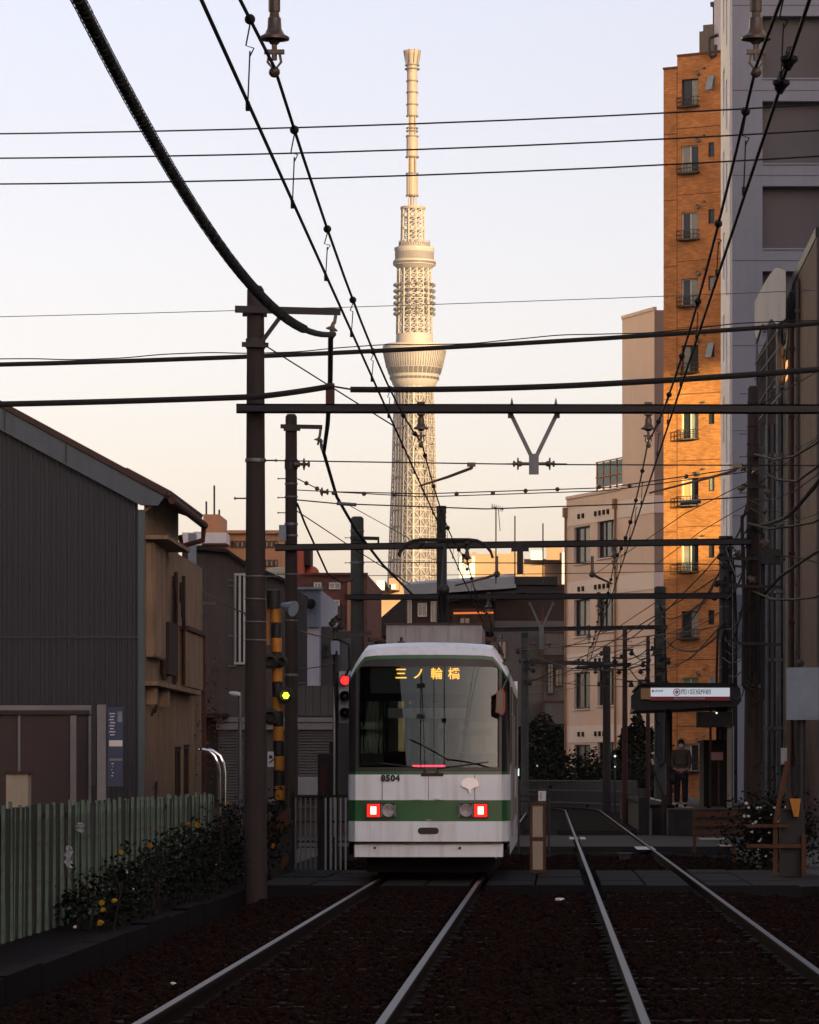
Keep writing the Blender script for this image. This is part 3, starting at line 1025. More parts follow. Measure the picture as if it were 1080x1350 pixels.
# lamps
for sgn in (-1, 1):
    xo, xi = (-0.735, -0.535) if sgn < 0 else (0.70, 0.505)
    bz = MB()
    xa, xb = min(xo, xi) - 0.10, max(xo, xi) + 0.10
    bz.box(TL + xa, TL + xb, TY - 0.03, TY + 0.12, 0.825, 1.03)
    bez = bz.build('lamp_bezel', M['tram_black'], tram)
    k = MB()
    k.box(TL + xo - 0.085, TL + xo + 0.085, TY - 0.045, TY - 0.02, 0.842, 1.013)
    tl_ = k.build('tail_lamp', M['tail_red'], tram)
    k = MB()
    k.box(TL + xo - 0.038, TL + xo + 0.038, TY - 0.052, TY - 0.044, 0.875, 0.98)
    k.build('lamp_element', M['tail_core'], tl_)
    k = MB()
    k.lathe((TL + xi, TY - 0.02, 0.928), [(0.082, -0.01), (0.09, 0.03), (0.082, 0.04), (0.07, 0.028), (0.03, 0.015)], 20, (0, -1, 0))
    hl = k.build('headlight', M['lamp_glass'], tram, True)
    k = MB()
    for s2 in (-1, 1):
        k.box(TL + xi + s2 * 0.088 - 0.008, TL + xi + s2 * 0.088 + 0.008, TY - 0.06, TY - 0.02, 0.845, 1.01)
    k.build('lamp_trim', M['alu'], hl)
# coupler cover
k = MB()
pts = []
for i in range(20):
    t = 2 * math.pi * i / 20
    cx_ = 0.095 if math.cos(t) > 0 else -0.095
    pts.append((TL + cx_ + 0.045 * math.cos(t), TY - 0.062, 0.655 + 0.045 * math.sin(t)))
k.prism(pts, (0, -0.02, 0))
cp = k.build('coupler_slot', M['tram_black'], tram)
k = MB()
k.box(TL - 0.02, TL + 0.02, TY - 0.092, TY - 0.083, 0.62, 0.685)
k.build('slot_bar', M['rust'], cp)
# number and emblem
lettering('8504', 0.115, (TL - 0.51, TY - 0.0, 1.355), M['ink'], fp, 'lettering', 1.12, 0.012, 0.006)
ek = MB()
fan = [(0.118 * math.cos(R(t)), 0.115 * math.sin(R(t)) ** 0.8 * (1.0 if t not in (90,) else 0.93)) for t in range(0, 181, 15)]
fan += [(-0.05, -0.025), (-0.014, -0.05), (-0.007, -0.105), (0.007, -0.105), (0.014, -0.05), (0.05, -0.025)]
fan = [(TL + 0.555 + x, TY - 0.004, 1.255 + z) for x, z in fan]
ek.prism(fan, (0, -0.028, 0))
ek.build('ginkgo_emblem', M['emblem'], tram)
for (x, z) in ((-0.14, 1.085), (0.13, 1.085), (0.0, 0.80)):
    k = MB()
    k.box(TL + x - 0.035, TL + x + 0.035, TY - 0.05, TY + 0.01, z - 0.012, z + 0.012)
    k.build('step_handle', M['tram_white'] if z > 1 else M['alu'], tram)
k = MB()
for x in (-0.62, 0.62):
    k.box(TL + x - 0.004, TL + x + 0.004, TY + yf(x) - 0.0155, TY + yf(x) + 0.01, 1.07, 1.405)
k.box(TL - 0.003, TL + 0.003, TY - 0.0145, TY + 0.01, 1.07, 1.405)
k.build('panel_seam', M['rust'], fp)
k = MB()
for x in (-0.05, 0.12): k.cyl(tx(x, -0.04, 1.425), tx(x, 0.01, 1.425), 0.028, n=10)
k.box(TL - 0.10, TL + 0.20, TY - 0.018, TY + 0.0, 1.385, 1.43)
k.build('wiper_mount', M['rust'], tram)
# wipers, parked low
for x0, x1 in ((-0.05, -0.62), (0.12, 0.70)):
    k = MB()
    k.tube([tx(x0, -0.03, 1.43), tx(x0, -0.015, 1.49), tx(x1, 0.02, 1.56)], 0.009, 5)
    k.bar(tx(x1 - 0.25 * (1 if x1 > 0 else -1), 0.0, 1.535), tx(x1 + 0.1 * (1 if x1 > 0 else -1), 0.04, 1.575), 0.012, 0.015)
    k.build('wiper', M['tram_black'], tram)
k = MB()
k.tube([tx(1.0, 0.1, 2.62), tx(1.04, -0.06, 2.66), tx(0.99, -0.09, 2.55)], 0.012, 5)
arm = k.build('mirror_arm', M['tram_black'], tram)
k = MB()
k.prism([tx(x, -0.10, z) for x, z in ((0.90, 2.24), (1.0, 2.20), (1.03, 2.27), (1.03, 2.5), (1.0, 2.56), (0.91, 2.52))], (0, 0.05, 0))
mir = k.build('mirror', M['red_mirror'], tram)
k = MB()
k.prism([tx(x, -0.106, z) for x, z in ((0.91, 2.25), (0.995, 2.215), (1.0, 2.28), (1.0, 2.49), (0.985, 2.54), (0.918, 2.51))], (0, 0.005, 0))
k.build('mirror_glass', M['pane'], mir)
# roof equipment
k = MB()
k.box(TL - 0.70, TL + 0.66, TY + 3.2, TY + 5.9, 3.1, 3.535)
ac = k.build('roof_unit', M['ac_grey'], tram)
k = MB()
k.box(TL - 0.72, TL + 0.68, TY + 3.17, TY + 5.93, 3.536, 3.56)
k.build('unit_lid', M['rust'], ac)
for i in range(7):
    k = MB()
    x = TL - 0.62 + i * 0.2
    k.box(x, x + 0.012, TY + 3.185, TY + 3.198, 3.16, 3.52)
    k.build('panel_seam', M['ac_grey'], ac)
for x in (-0.86, -0.42, 0.86):
    k = MB()
    k.box(TL + x - 0.05, TL + x + 0.05, TY + 1.4, TY + 1.6, 3.1, 3.24)
    k.cyl(tx(x, 1.5, 3.24), tx(x, 1.5, 3.30), 0.02, n=8)
    k.build('roof_fitting', M['tram_black'], tram)
for sgn in (-1, 1):
    k = MB()
    k.bar(tx(sgn * 0.8, 2.2, 3.30), tx(sgn * 0.8, 8.5, 3.30), 0.16, 0.05)
    for a in (2.4, 4.4, 6.4, 8.2): k.bar(tx(sgn * 0.8, a, 3.05), tx(sgn * 0.8, a, 3.28), 0.05, 0.05)
    k.build('roof_walkway', M['rust'], tram)
# pantograph
PY = 5.9
k = MB()
for sgn in (-1, 1):
    k.tube([tx(0.07 + sgn * 0.40, PY - 0.6, 3.42), tx(0.07 + sgn * 0.40, PY + 0.9, 3.42)], 0.03, 6)
    k.cyl(tx(0.07 + sgn * 0.4, PY - 0.5, 3.2), tx(0.07 + sgn * 0.4, PY - 0.5, 3.42), 0.06, n=8)
    k.cyl(tx(0.07 + sgn * 0.4, PY + 0.8, 3.2), tx(0.07 + sgn * 0.4, PY + 0.8, 3.42), 0.06, n=8)
k.tube([tx(-0.42, PY + 0.8, 3.44), tx(0.56, PY + 0.8, 3.44)], 0.035, 6)
pan = k.build('pantograph_base', M['steel_dark'], tram)
k = MB()
k.tube([tx(0.07, PY + 0.8, 3.46), tx(0.07, PY - 0.9, 4.12)], 0.05, 8)
k.tube([tx(0.07, PY - 0.9, 4.12), tx(0.06, PY, 4.80)], [0.045, 0.03], 8)
k.tube([tx(-0.02, PY + 0.6, 3.5), tx(0.0, PY - 0.8, 4.05)], 0.02, 6)
k.sphere(tx(0.07, PY - 0.9, 4.12), 0.085, 10, 6)
k.build('pantograph_arm', M['steel_dark'], tram, True)
k = MB()
pts = [(-0.63, 4.66), (-0.60, 4.74), (-0.52, 4.83), (-0.40, 4.885), (-0.3, 4.90), (0.42, 4.90), (0.54, 4.885), (0.66, 4.83), (0.74, 4.73), (0.77, 4.64)]
for dy in (-0.17, 0.17):
    k.tube([tx(x, PY + dy, z) for x, z in pts], 0.022, 6)
k.tube([tx(-0.33, PY, 4.80), tx(0.45, PY, 4.80)], 0.024, 6)
for x in (-0.27, 0.39):
    k.bar(tx(x, PY - 0.17, 4.86), tx(x, PY + 0.17, 4.86), 0.04, 0.04)
    k.cyl(tx(x, PY, 4.77), tx(x, PY, 4.90), 0.035, n=8)
k.build('pantograph_head', M['steel_dark'], tram, True)
# running gear
k = MB()
k.box(TL - 0.98, TL + 0.98, TY + 0.35, TY + 12.0, 0.33, 0.72)
k.box(TL - 0.75, TL + 0.75, TY + 1.2, TY + 4.2, 0.16, 0.4)
k.box(TL - 0.75, TL + 0.75, TY + 8.2, TY + 11.2, 0.16, 0.4)
und = k.build('underframe', M['tram_under'], tram)
for a in (1.8, 3.5, 8.8, 10.5):
    for sgn in (-1, 1):
        k = MB()
        k.cyl(tx(sgn * (GA - 0.04), a, 0.331), tx(sgn * (GA + 0.06), a, 0.331), 0.33, n=20)
        k.cyl(tx(sgn * (GA - 0.075), a, 0.331), tx(sgn * (GA - 0.04), a, 0.331), 0.355, n=20)
        k.build('wheel', M['tram_under'], tram)
k = MB()
k.box(TL - 0.85, TL + 0.85, TY + 0.5, TY + 0.54, 0.09, 0.32)
k.build('lifeguard', M['tram_under'], tram)
for (x, a, z) in ((1.10, 0.34, 1.9), (-1.10, 0.34, 1.9)):
    k = MB()
    k.tube([tx(x, a + 1.15, 0.75), tx(x + (0.03 if x > 0 else -0.03), a + 1.15, 0.8), tx(x + (0.03 if x > 0 else -0.03), a + 1.15, 2.2), tx(x, a + 1.15, 2.25)], 0.015, 6)
    k.build('grab_rail', M['alu'], tram)

# ================================================================== POLES, GANTRIES, OVERHEAD LINE
def pole(label, u, y, vtop, d0, d1, mat, bands=(), bolts=(), zbase=-0.3, name='utility_pole', group=None, cat='pole', round_top=True):
    x = XU(u, y)
    zt = ZV(vtop, y)
    t = thing(name, label, cat, (x, y, zbase), group)
    b = MB()
    pr = [(d0 / 2, 0)] + [(d0 / 2 + (d1 - d0) / 2 * i / 6, (zt - zbase) * i / 6) for i in range(1, 6)] + [(d1 / 2, zt - zbase - 0.05), (d1 / 2 * 0.7, zt - zbase)]
    b.lathe((x, y, zbase), pr, 18)
    b.build('shaft', mat, t, True)
    for (v, h, m) in bands:
        z = ZV(v, y)
        f = (z - zbase) / (zt - zbase)
        r = (d0 + (d1 - d0) * f) / 2
        k = MB()
        k.lathe((x, y, z - h / 2), [(r + 0.004, 0), (r + 0.014, 0.004), (r + 0.014, h - 0.004), (r + 0.004, h)], 18)
        k.build('band', m, t)
    for (v, sgn) in bolts:
        z = ZV(v, y)
        f = (z - zbase) / (zt - zbase)
        r = (d0 + (d1 - d0) * f) / 2
        k = MB()
        k.cyl((x + sgn * r * 0.8, y, z), (x + sgn * (r + 0.14), y, z), 0.011, n=6)
        k.cyl((x + sgn * (r + 0.13), y, z), (x + sgn * (r + 0.15), y, z), 0.02, n=6)
        k.build('step_bolt', M['galv'], t)
    return t


G = M['galv']
DK = M['steel_dark']
poleA = pole('tall dark pole nearest on the left, behind the green fence', 337, 50, 377, 0.30, 0.215, M['pole'],
             [(453, 0.13, DK), (607, 0.05, G), (760, 0.02, G), (790, 0.02, G), (820, 0.02, G), (844, 0.02, G)], [(607, 1), (704, 1), (657, -1), (760, 1)])
poleB = pole('slimmer concrete pole just right of the tall dark pole', 384, 77, 546, 0.27, 0.225, M['pole'],
             [(612, 0.2, DK), (638, 0.03, G), (655, 0.03, G), (691, 0.05, G), (706, 0.04, G), (757, 0.03, G), (818, 0.03, G), (890, 0.05, G)],
             [(631, -1), (656, -1), (676, -1), (757, -1), (900, 1)])
poleC = pole('stout concrete pole with a small arm left of the tram roof', 471, 103, 681, 0.38, 0.34, M['pole_grey'], [(700, 0.05, G), (742, 0.06, G), (790, 0.05, DK)], [(709, -1), (742, -1)])
poleD = pole('banded pole rising behind the pantograph in front of the tower', 582, 130, 667, 0.34, 0.30, M['pole'],
             [(672, 0.25, DK), (682, 0.06, DK), (690, 0.06, DK), (698, 0.06, DK), (706, 0.06, DK), (722, 0.06, DK), (740, 0.06, DK)], [])
poleE = pole('tapering brown pole crowded with cables on the right', 993, 77, 509, 0.40, 0.20, M['pole_brown'],
             [(530, 0.03, DK), (562, 0.03, DK), (585, 0.04, DK), (612, 0.04, DK), (640, 0.05, DK), (672, 0.05, DK), (700, 0.06, DK), (735, 0.06, DK), (772, 0.05, DK), (850, 0.05, G), (905, 0.05, G)],
             [(519, -1), (519, 1), (572, -1), (590, 1), (602, -1), (620, 1), (650, -1), (660, 1)])
poleF = pole('grey pole just left of the brown cable pole', 957, 103, 707, 0.37, 0.34, M['pole_grey'], [(712, 0.2, DK), (742, 0.05, G), (768, 0.06, DK), (800, 0.05, G), (845, 0.04, G), (880, 0.04, G)], [(745, 1), (768, -1)])
poleG = pole('mossy grey pole in front of the orange tower', 870.5, 130, 773, 0.40, 0.37, M['pole_grey'], [(778, 0.2, DK), (800, 0.05, G), (828, 0.06, DK), (860, 0.05, G)], [(810, 1), (828, -1)])
poleH = pole('dark pole among the far gantries before the beige building', 800, 156, 852, 0.33, 0.29, M['pole'], [(858, 0.2, DK), (873, 0.08, DK)], [(873, -1)])
poleI = pole('thin rusty pole between the far gantries', 824, 124, 826, 0.20, 0.14, M['rust'], [(836, 0.05, DK), (868, 0.06, DK)], [(846, 1), (880, 1)])
poleJ = pole('thinnest rusty pole left of the mossy grey pole', 854.5, 124, 838, 0.15, 0.11, M['rust'], [(846, 0.05, DK), (862, 0.06, DK), (884, 0.06, DK)], [(890, -1)])
poleK = pole('grey pole directly right of the tram', 692, 150, 832, 0.30, 0.27, M['pole_grey'], [(838, 0.2, DK), (870, 0.05, G)], [(880, 1)])


def bell(mb, x, y, z, s=1.0, axis=(0, 0, -1)):
    """bell insulator hanging from z downwards."""
    mb.lathe((x, y, z), [(0.035 * s, 0), (0.04 * s, 0.04 * s), (0.05 * s, 0.05 * s), (0.055 * s, 0.13 * s), (0.075 * s, 0.17 * s), (0.115 * s, 0.195 * s), (0.115 * s, 0.215 * s), (0.05 * s, 0.225 * s), (0.03 * s, 0.25 * s)], 14, axis)


def clamp(mb, x, y, z):
    mb.bar((x - 0.06, y, z), (x + 0.06, y, z), 0.035, 0.025)
    mb.cyl((x, y, z - 0.05), (x, y, z + 0.05), 0.016, n=6)
    mb.tube([(x - 0.03, y, z), (x - 0.04, y, z - 0.06), (x, y, z - 0.11), (x + 0.04, y, z - 0.06), (x + 0.03, y, z)], 0.009, 5)
    mb.sphere((x, y, z - 0.12), 0.035, 8, 5)


def v_bracket(parent, u, y, vb, v1, w, vpl):
    """grey V hanger under the beam carrying two strain insulators."""
    c = XU(u, y)
    k = MB()
    for s_ in (-1, 1):
        x0 = XU(u + s_ * w / 2, y)
        x1 = c + s_ * 0.028
        k.bar((x0 + s_ * 0.05, y - 0.07, ZV(vb, y)), (x0 - s_ * 0.02, y - 0.07, ZV(vb, y)), 0.05, 0.055)
        k.bar((x0 - s_ * 0.0, y - 0.07, ZV(vb, y)), (x1, y - 0.07, ZV(v1, y)), 0.05, 0.055, (0, 1, 0))
        k.cyl((x0, y - 0.07, ZV(vb, y) - 0.03), (x0, y - 0.07, ZV(vb, y) + 0.2), 0.012, n=6)
        k.lathe((x0, y - 0.07, ZV(vb, y) + 0.15), [(0.02, 0), (0.012, 0.04), (0.003, 0.08)], 6)
    vb_ = k.build('v_hanger', M['bluegalv'] if False else G, parent)
    k = MB()
    k.box(c - 0.062, c + 0.062, y - 0.10, y - 0.045, ZV(vpl, y), ZV(v1, y) + 0.04)
    k.build('hanger_plate', G, vb_)
    k = MB()
    zi = ZV(vpl - 14 * 50 / y, y)
    for s_ in (-1, 1):
        k.lathe((c + s_ * 0.06, y - 0.07, zi), [(0.02, 0), (0.022, 0.09), (0.035, 0.10), (0.035, 0.125), (0.08, 0.135), (0.08, 0.15), (0.02, 0.155), (0.02, 0.175), (0.04, 0.18), (0.04, 0.2), (0.008, 0.21), (0.006, 0.36)], 14, (s_, 0, 0))
    k.build('strain_insulator', M['porcelain'], parent, True)
    return zi


def gantry(label, y, u0, v0, u1, v1, h, bells=(), seen=True, mat='beam'):
    x0, x1, z0, z1 = XU(u0, y), XU(u1, y), ZV(v0, y), ZV(v1, y)
    t = thing('gantry_beam', label, 'gantry', (x0, y, z0))
    k = MB()
    # channel beam: web with two flanges
    k.bar((x0, y - 0.29, z0), (x1, y - 0.29, z1), 0.02, h)
    k.bar((x0, y - 0.25, z0 + h / 2 - 0.009), (x1, y - 0.25, z1 + h / 2 - 0.009), 0.10, 0.018)
    k.bar((x0, y - 0.25, z0 - h / 2 + 0.009), (x1, y - 0.25, z1 - h / 2 + 0.009), 0.10, 0.018)
    k.build('beam', M[mat], t)
    for x in bells:
        z = z0 + (z1 - z0) * (x - x0) / (x1 - x0) - h / 2
        k = MB()
        k.box(x - 0.05, x + 0.05, y - 0.29, y - 0.17, z - 0.02, z + h + 0.03)
        bell(k, x, y - 0.23, z - 0.02, 0.82)
        clamp(k, x, y - 0.23, z - 0.28)
        k.build('bell_insulator', M['porcelain'], t, True)
    return t


g1 = gantry('nearest dark gantry beam across the track from the tall dark pole', 50, 314, 541, 1150, 542, 0.115, (TL, TR))
v_bracket(g1, 704, 50, 549, 603, 58, 626)
g2 = gantry('second gantry beam crossing just above the pantograph', 77, 364, 723, 990, 715, 0.13, (TL, TR))
k = MB()
x, y = XU(686, 77), 76.6
k.box(x - 0.17, x + 0.17, y - 0.04, y + 0.04, ZV(727, y), ZV(721, y))
k.box(x - 0.06, x + 0.06, y - 0.03, y + 0.03, ZV(757, y), ZV(727, y))
for s_ in (-1, 1): k.cyl((x + s_ * 0.12, y, ZV(722, y)), (x + s_ * 0.12, y, ZV(716, y)), 0.02, n=6)
k.build('t_hanger', DK, g2)
g3 = gantry('third gantry beam over the dark roofed house', 103, 455, 788, 964, 786, 0.15, (TL, TR))
v_bracket(g3, 714, 103, 796, 826, 30, 856)
g4 = gantry('fourth gantry beam just above the platform sign level', 130, 575, 832, 880, 827, 0.14, (TL, TR))
g5 = gantry('farthest gantry beam in front of the beige building', 153, 684, 872, 808, 876, 0.16, ())
g5b = gantry('short rusty beam under the fourth gantry', 124, 760, 881, 832, 876, 0.10, ())
# the gantry right above the camera's edge of view, and the next ones back along the line
for y in (23.5, -3.0, -29.5, -56.0):
    t = thing('gantry_beam', None, None, (0, y, 0))
    tag(t, 'gantry over the track behind the viewpoint', kind='structure')
    k = MB()
    k.bar((-4.2, y, 6.22), (4.2, y, 6.22), 0.1, 0.115)
    k.build('beam', M['beam'], t)
    k = MB()
    for x in (-4.0, 4.0): k.cyl((x, y, -0.3), (x, y, 7.3), 0.15, 0.11, n=12)
    k.build('post', M['pole'], t)
    k = MB()
    for x in (TL, TR):
        k.cyl((x, y, 6.17), (x, y, 5.95), 0.035, n=8)
        bell(k, x, y, 5.95, 0.78)
        k.cyl((x, y, 5.77), (x, y, 5.70), 0.014, n=6)
        clamp(k, x, y, 5.71)
    k.build('bell_insulator', M['porcelain'], t, True)

# cantilever arms on the left poles
k = MB()
y = 50
k.bar(P(310, 407.5, y - 0.16), P(449, 411, y - 0.16), 0.06, 0.085)
k.bar(P(320, 413, y + 0.14), P(352, 414, y + 0.14), 0.06, 0.075)
k.bar(P(373, 413, y - 0.15), P(342, 455, y - 0.15), 0.05, 0.05, (0, 1, 0))
k.bar(P(319, 454, y - 0.16), P(354, 455, y - 0.16), 0.05, 0.06)
arm_a = k.build('cross_arm', M['beam'], poleA)
k = MB()
q = P(443, 414, y - 0.16)
k.bar(q, q + Vector((-0.02, 0, -0.12)), 0.04, 0.05, (0, 1, 0))
k.lathe(q + Vector((-0.03, 0, -0.10)), [(0.02, 0), (0.03, 0.06), (0.075, 0.09), (0.075, 0.105), (0.02, 0.11), (0.02, 0.15), (0.05, 0.16), (0.05, 0.17), (0.01, 0.18)], 12, (-0.25, 0, -1))
k.build('insulator', M['porcelain'], arm_a, True)
k = MB()
y = 77
k.bar(P(370, 562, y - 0.15), P(425, 563, y - 0.15), 0.06, 0.08)
k.bar(P(374, 566, y - 0.15), P(396, 566, y - 0.15), 0.05, 0.06)
arm_b = k.build('cross_arm', M['beam'], poleB)
k = MB()
q = P(423, 564, y - 0.15)
k.bar(q, q + Vector((-0.02, 0, -0.16)), 0.05, 0.05, (0, 1, 0))
k.lathe(q + Vector((-0.02, 0, -0.14)), [(0.02, 0), (0.03, 0.06), (0.09, 0.1), (0.09, 0.115), (0.02, 0.12), (0.02, 0.2)], 12, (-0.2, 0, -1))
k.build('insulator', M['porcelain'], arm_b, True)
k = MB()
k.lathe(P(388, 612, y - 0.16), [(0.06, 0), (0.06, 0.1), (0.03, 0.12), (0.03, 0.16), (0.12, 0.18), (0.12, 0.2), (0.03, 0.22), (0.03, 0.26), (0.06, 0.27), (0.06, 0.3), (0.01, 0.31)], 14, (1, 0, 0))
k.build('strain_insulator', M['porcelain'], poleB, True)
k = MB()
y = 103
k.bar(P(462, 709, y - 0.2), P(500, 710, y - 0.2), 0.07, 0.09)
k.bar(P(499, 710, y - 0.2), P(499, 721, y - 0.2), 0.05, 0.05, (0, 1, 0))
k.build('cross_arm', M['beam'], poleC)
k = MB()
y = 77
k.box(*[XU(u, y) for u in (369, 378)], y - 0.25, y - 0.1, ZV(714, y), ZV(693, y))
k.build('cable_box', M['bluegalv'], poleB)
# fittings on the right-hand poles: cross arms, spacers, cable loops running down
rr = random.Random(5)
for (po, u, y, v0, v1, nn) in ((poleE, 993, 77, 640, 1010, 15), (poleF, 957, 103, 720, 1040, 7), (poleG, 870, 130, 790, 1030, 3)):
    for i in range(nn):
        uu = u + rr.uniform(-15, 15) * 77 / y
        a = rr.uniform(v0, v0 + (v1 - v0) * 0.45)
        e = rr.uniform(v0 + (v1 - v0) * 0.6, v1)
        k = MB()
        du = rr.uniform(-3, 3)
        yo = y - 0.24
        k.tube([P(u, a - 6, yo), P(uu, a + 5, yo), P(uu + du, (a + e) / 2, yo), P(uu + du * 0.6, e, yo), P(u, e + 7, yo)], rr.choice((0.016, 0.022, 0.03, 0.038)), 6)
        k.build('cable', M['cable'] if i % 3 else M['pole'], po)
for (po, y, u0, v0, u1, v1) in ((poleE, 77, 950, 736, 1012, 737), (poleE, 77, 978, 640, 1010, 642), (poleE, 77, 960, 772, 1030, 774), (poleE, 77, 968, 848, 1030, 850), (poleE, 77, 985, 600, 1005, 601),
                                (poleF, 103, 948, 722, 968, 722), (poleF, 103, 944, 768, 972, 770), (poleF, 103, 950, 745, 978, 747)):
    k = MB()
    k.bar(P(u0, v0, y - 0.26), P(u1, v1, y - 0.26), 0.05, 0.06)
    k.build('cross_arm', M['beam'], po)
for (u, v, s_) in ((1001, 627, 1), (1006, 668, 0.8), (1012, 655, 0.8), (975, 612, 0.9), (983, 643, 0.8), (1003, 712, 1.2), (1018, 738, 1.3), (976, 735, 1), (986, 760, 1)):
    k = MB()
    q = P(u, v, 76.7)
    k.lathe(q, [(0.03 * s_, 0), (0.06 * s_, 0.04), (0.06 * s_, 0.08 * s_), (0.09 * s_, 0.1 * s_), (0.09 * s_, 0.13 * s_), (0.04 * s_, 0.15 * s_), (0.03 * s_, 0.2 * s_)], 10, (rr.uniform(-1, 1), 0, rr.uniform(-1, 1)))
    k.build('insulator', M['porcelain'], poleE, True)
k = MB()
k.box(*[XU(u, 77) for u in (1002, 1028)], 76.5, 76.8, ZV(745, 77), ZV(726, 77))
k.build('junction_box', DK, poleE)
k = MB()
for i in range(14):
    v = 740 + i * 20
    q = P(870 if False else 957, v, 102.75)
k = MB()


# ---------------------------------------------------------------- catenaries
def line_pts(off, f, y0, y1, step):
    out = []
    s_ = y0
    while s_ <= y1 + 1e-6:
        p, x = trk(off, s_)
        out.append(Vector((p.x, p.y, f(s_))))
        s_ += step
    return out


def messz(s_):
    t = ((s_ - 23.5) % 26.5) / 26.5
    return 5.62 - 0.30 * 4 * t * (1 - t)


def zig(s_):
    return 0.0


for off, lab in ((TL, 'overhead line above the left track, messenger and contact wire with droppers'), (TR, 'overhead line above the right track, messenger and contact wire with droppers')):
    t = thing('overhead_line', lab, 'overhead line', (off, 20, 5.0), 'overhead contact lines')
    k = MB()
    k.tube(line_pts(off, messz, -56, 186, 2.65), 0.0105, 5)
    k.build('messenger_wire', M['wire'], t)
    k = MB()
    k.tube(line_pts(off, lambda s_: 5.06 if s_ < 140 else 5.06, -56, 186, 5.3), 0.0105, 5)
    k.build('contact_wire', M['wire'], t)
    s_ = 21.6 if off < 0 else 20.7
    i = 0
    while s_ < 150:
        p, x = trk(off, s_)
        zm = messz(s_)
        if abs(((s_ - 23.5 + 13.25) % 26.5) - 13.25) > 1.2:
            b = MB()
            r_ = 0.03 if s_ < 60 else 0.036
            b.sphere((p.x, s_, zm), r_, 10, 7)
            bo = b.build('ball_clip', M['wire'], t, True)
            b = MB()
            h = zm - 5.06
            dx = 0.012
            b.tube([(p.x, s_, zm - r_), (p.x - 0.022, s_, zm - 0.3 * h), (p.x + 0.022 * (h > .3), s_, zm - 0.33 * h), (p.x, s_, zm - 0.42 * h)], 0.0045, 4)
            b.tube([(p.x, s_, zm - 0.36 * h), (p.x - dx, s_, 5.07)], 0.0042, 4)
            b.box(p.x - dx - 0.011, p.x - dx + 0.011, s_ - 0.02, s_ + 0.02, 5.04, 5.09)
            b.build('dropper', M['wire'], t)
        s_ += 3.72 if off < 0 else 4.05
        i += 1
# section insulator on the right contact wire
sec = thing('section_insulator', 'small insulator cluster on the right contact wire, top right', 'insulator', (TR, 20.6, 5.06))
k = MB()
for y, r in ((20.2, 0.045), (20.32, 0.03), (20.9, 0.045), (21.02, 0.03)):
    k.lathe((TR, y, 5.03), [(0.012, 0), (r, 0.03), (r, 0.05), (0.02, 0.06), (0.012, 0.1)], 10)
k.bar((TR, 20.1, 5.10), (TR, 21.1, 5.10), 0.02, 0.03)
k.build('clamp', M['wire'], sec)


# ---------------------------------------------------------------- wires strung across and along
def wire(name, label, pts, r, sag=0.0, cat='wire', group='wires strung across the track', mat='wire', n=5, extra=None):
    """pts: (u, v, distance); sag in photo pixels between consecutive points."""
    W = []
    for i in range(len(pts) - 1):
        a, b = P(*pts[i]), P(*pts[i + 1])
        sg = sag[i] if isinstance(sag, (list, tuple)) else sag
        K = 10 if sg else 1
        for j in range(K + (1 if i == len(pts) - 2 else 0)):
            t = j / K
            q = a.lerp(b, t)
            q.z -= 4 * t * (1 - t) * sg * q.y / F
            W.append(q)
    m_ = MB()
    m_.tube(W, r, n)
    o = m_.build(name, M[mat], None, True)
    tag(o, label, cat, group)
    return o, W


wire('overhead_wire', 'topmost of the three thin black wires crossing the open sky', [(-60, 177, 66), (1160, 133, 66)], 0.0145, 8)
wire('overhead_wire', 'middle of the three thin black wires crossing the open sky', [(-60, 209, 66), (1160, 167, 66)], 0.0145, 9)
wire('overhead_wire', 'lowest of the three thin black wires crossing the open sky', [(-60, 243, 66), (1160, 201, 66)], 0.0145, 9)
wire('overhead_wire', 'very thin grey wire crossing behind the tower shaft', [(-60, 419, 90), (1160, 379, 90)], 0.0085, 3, mat='galv')
o, W = wire('cable', 'thick black cable crossing in front of the tower deck', [(-60, 482, 58), (1160, 420, 58)], 0.034, 9, 'cable', mat='cable', n=8)
k = MB()
hx = []
for i in range(len(W) - 1):
    for j in range(24):
        t = j / 24
        q = W[i].lerp(W[i + 1], t)
        a = (i * 24 + j) * 0.42
        hx.append(q + Vector((0, 0.02 * math.cos(a), 0.062 + 0.022 * math.sin(a * 0.31))))
k.tube(hx, 0.008, 4)
k.build('carrier_wire', M['wire'], o)
wire('span_cable', 'thick cable from the left edge tied to the hanging black sleeve', [(-60, 534, 49.2), (338, 523, 49.2), (437, 509, 49.2)], 0.037, 1, 'cable', mat='cable', n=8)
wire('span_cable', 'thick black cable from the sleeve to the right edge', [(462, 513.5, 49.2), (760, 508, 49.2), (1160, 480, 49.2)], [0.037][0], 2, 'cable', mat='cable', n=8)
wire('tie_wire', 'short tie between the sleeve and the thick right cable', [(437, 509, 49.2), (464, 513.5, 49.2)], 0.012)
o, W = wire('steady_wire', 'thin steady wire from the tall dark pole to the V hanger', [(349, 607, 49.93), (678, 612, 49.93)], 0.0085)
k = MB()
k.tube([P(622, 612, 49.9), P(622, 618, 49.9)], 0.02, 6)
k.tube([P(622, 617, 49.9), P(590, 629, 49.9), P(552, 641, 49.9)], [0.022, 0.02, 0.012], 6)
k.box(XU(616, 49.9), XU(627, 49.9), 49.85, 49.95, ZV(615, 49.9), ZV(610, 49.9))
k.build('registration_arm', M['porcelain'], o)
o, W = wire('steady_wire', 'thin steady wire from the V hanger to the right edge', [(731, 612.5, 49.93), (1150, 614, 49.93)], 0.0085)
k = MB()
k.tube([P(972, 614, 49.9), P(970, 620, 49.9), P(935, 630, 49.9), P(856, 650, 49.9)], [0.02, 0.02, 0.018, 0.012], 6)
k.box(XU(966, 49.9), XU(978, 49.9), 49.85, 49.95, ZV(617, 49.9), ZV(611, 49.9))
k.build('registration_arm', M['porcelain'], o)
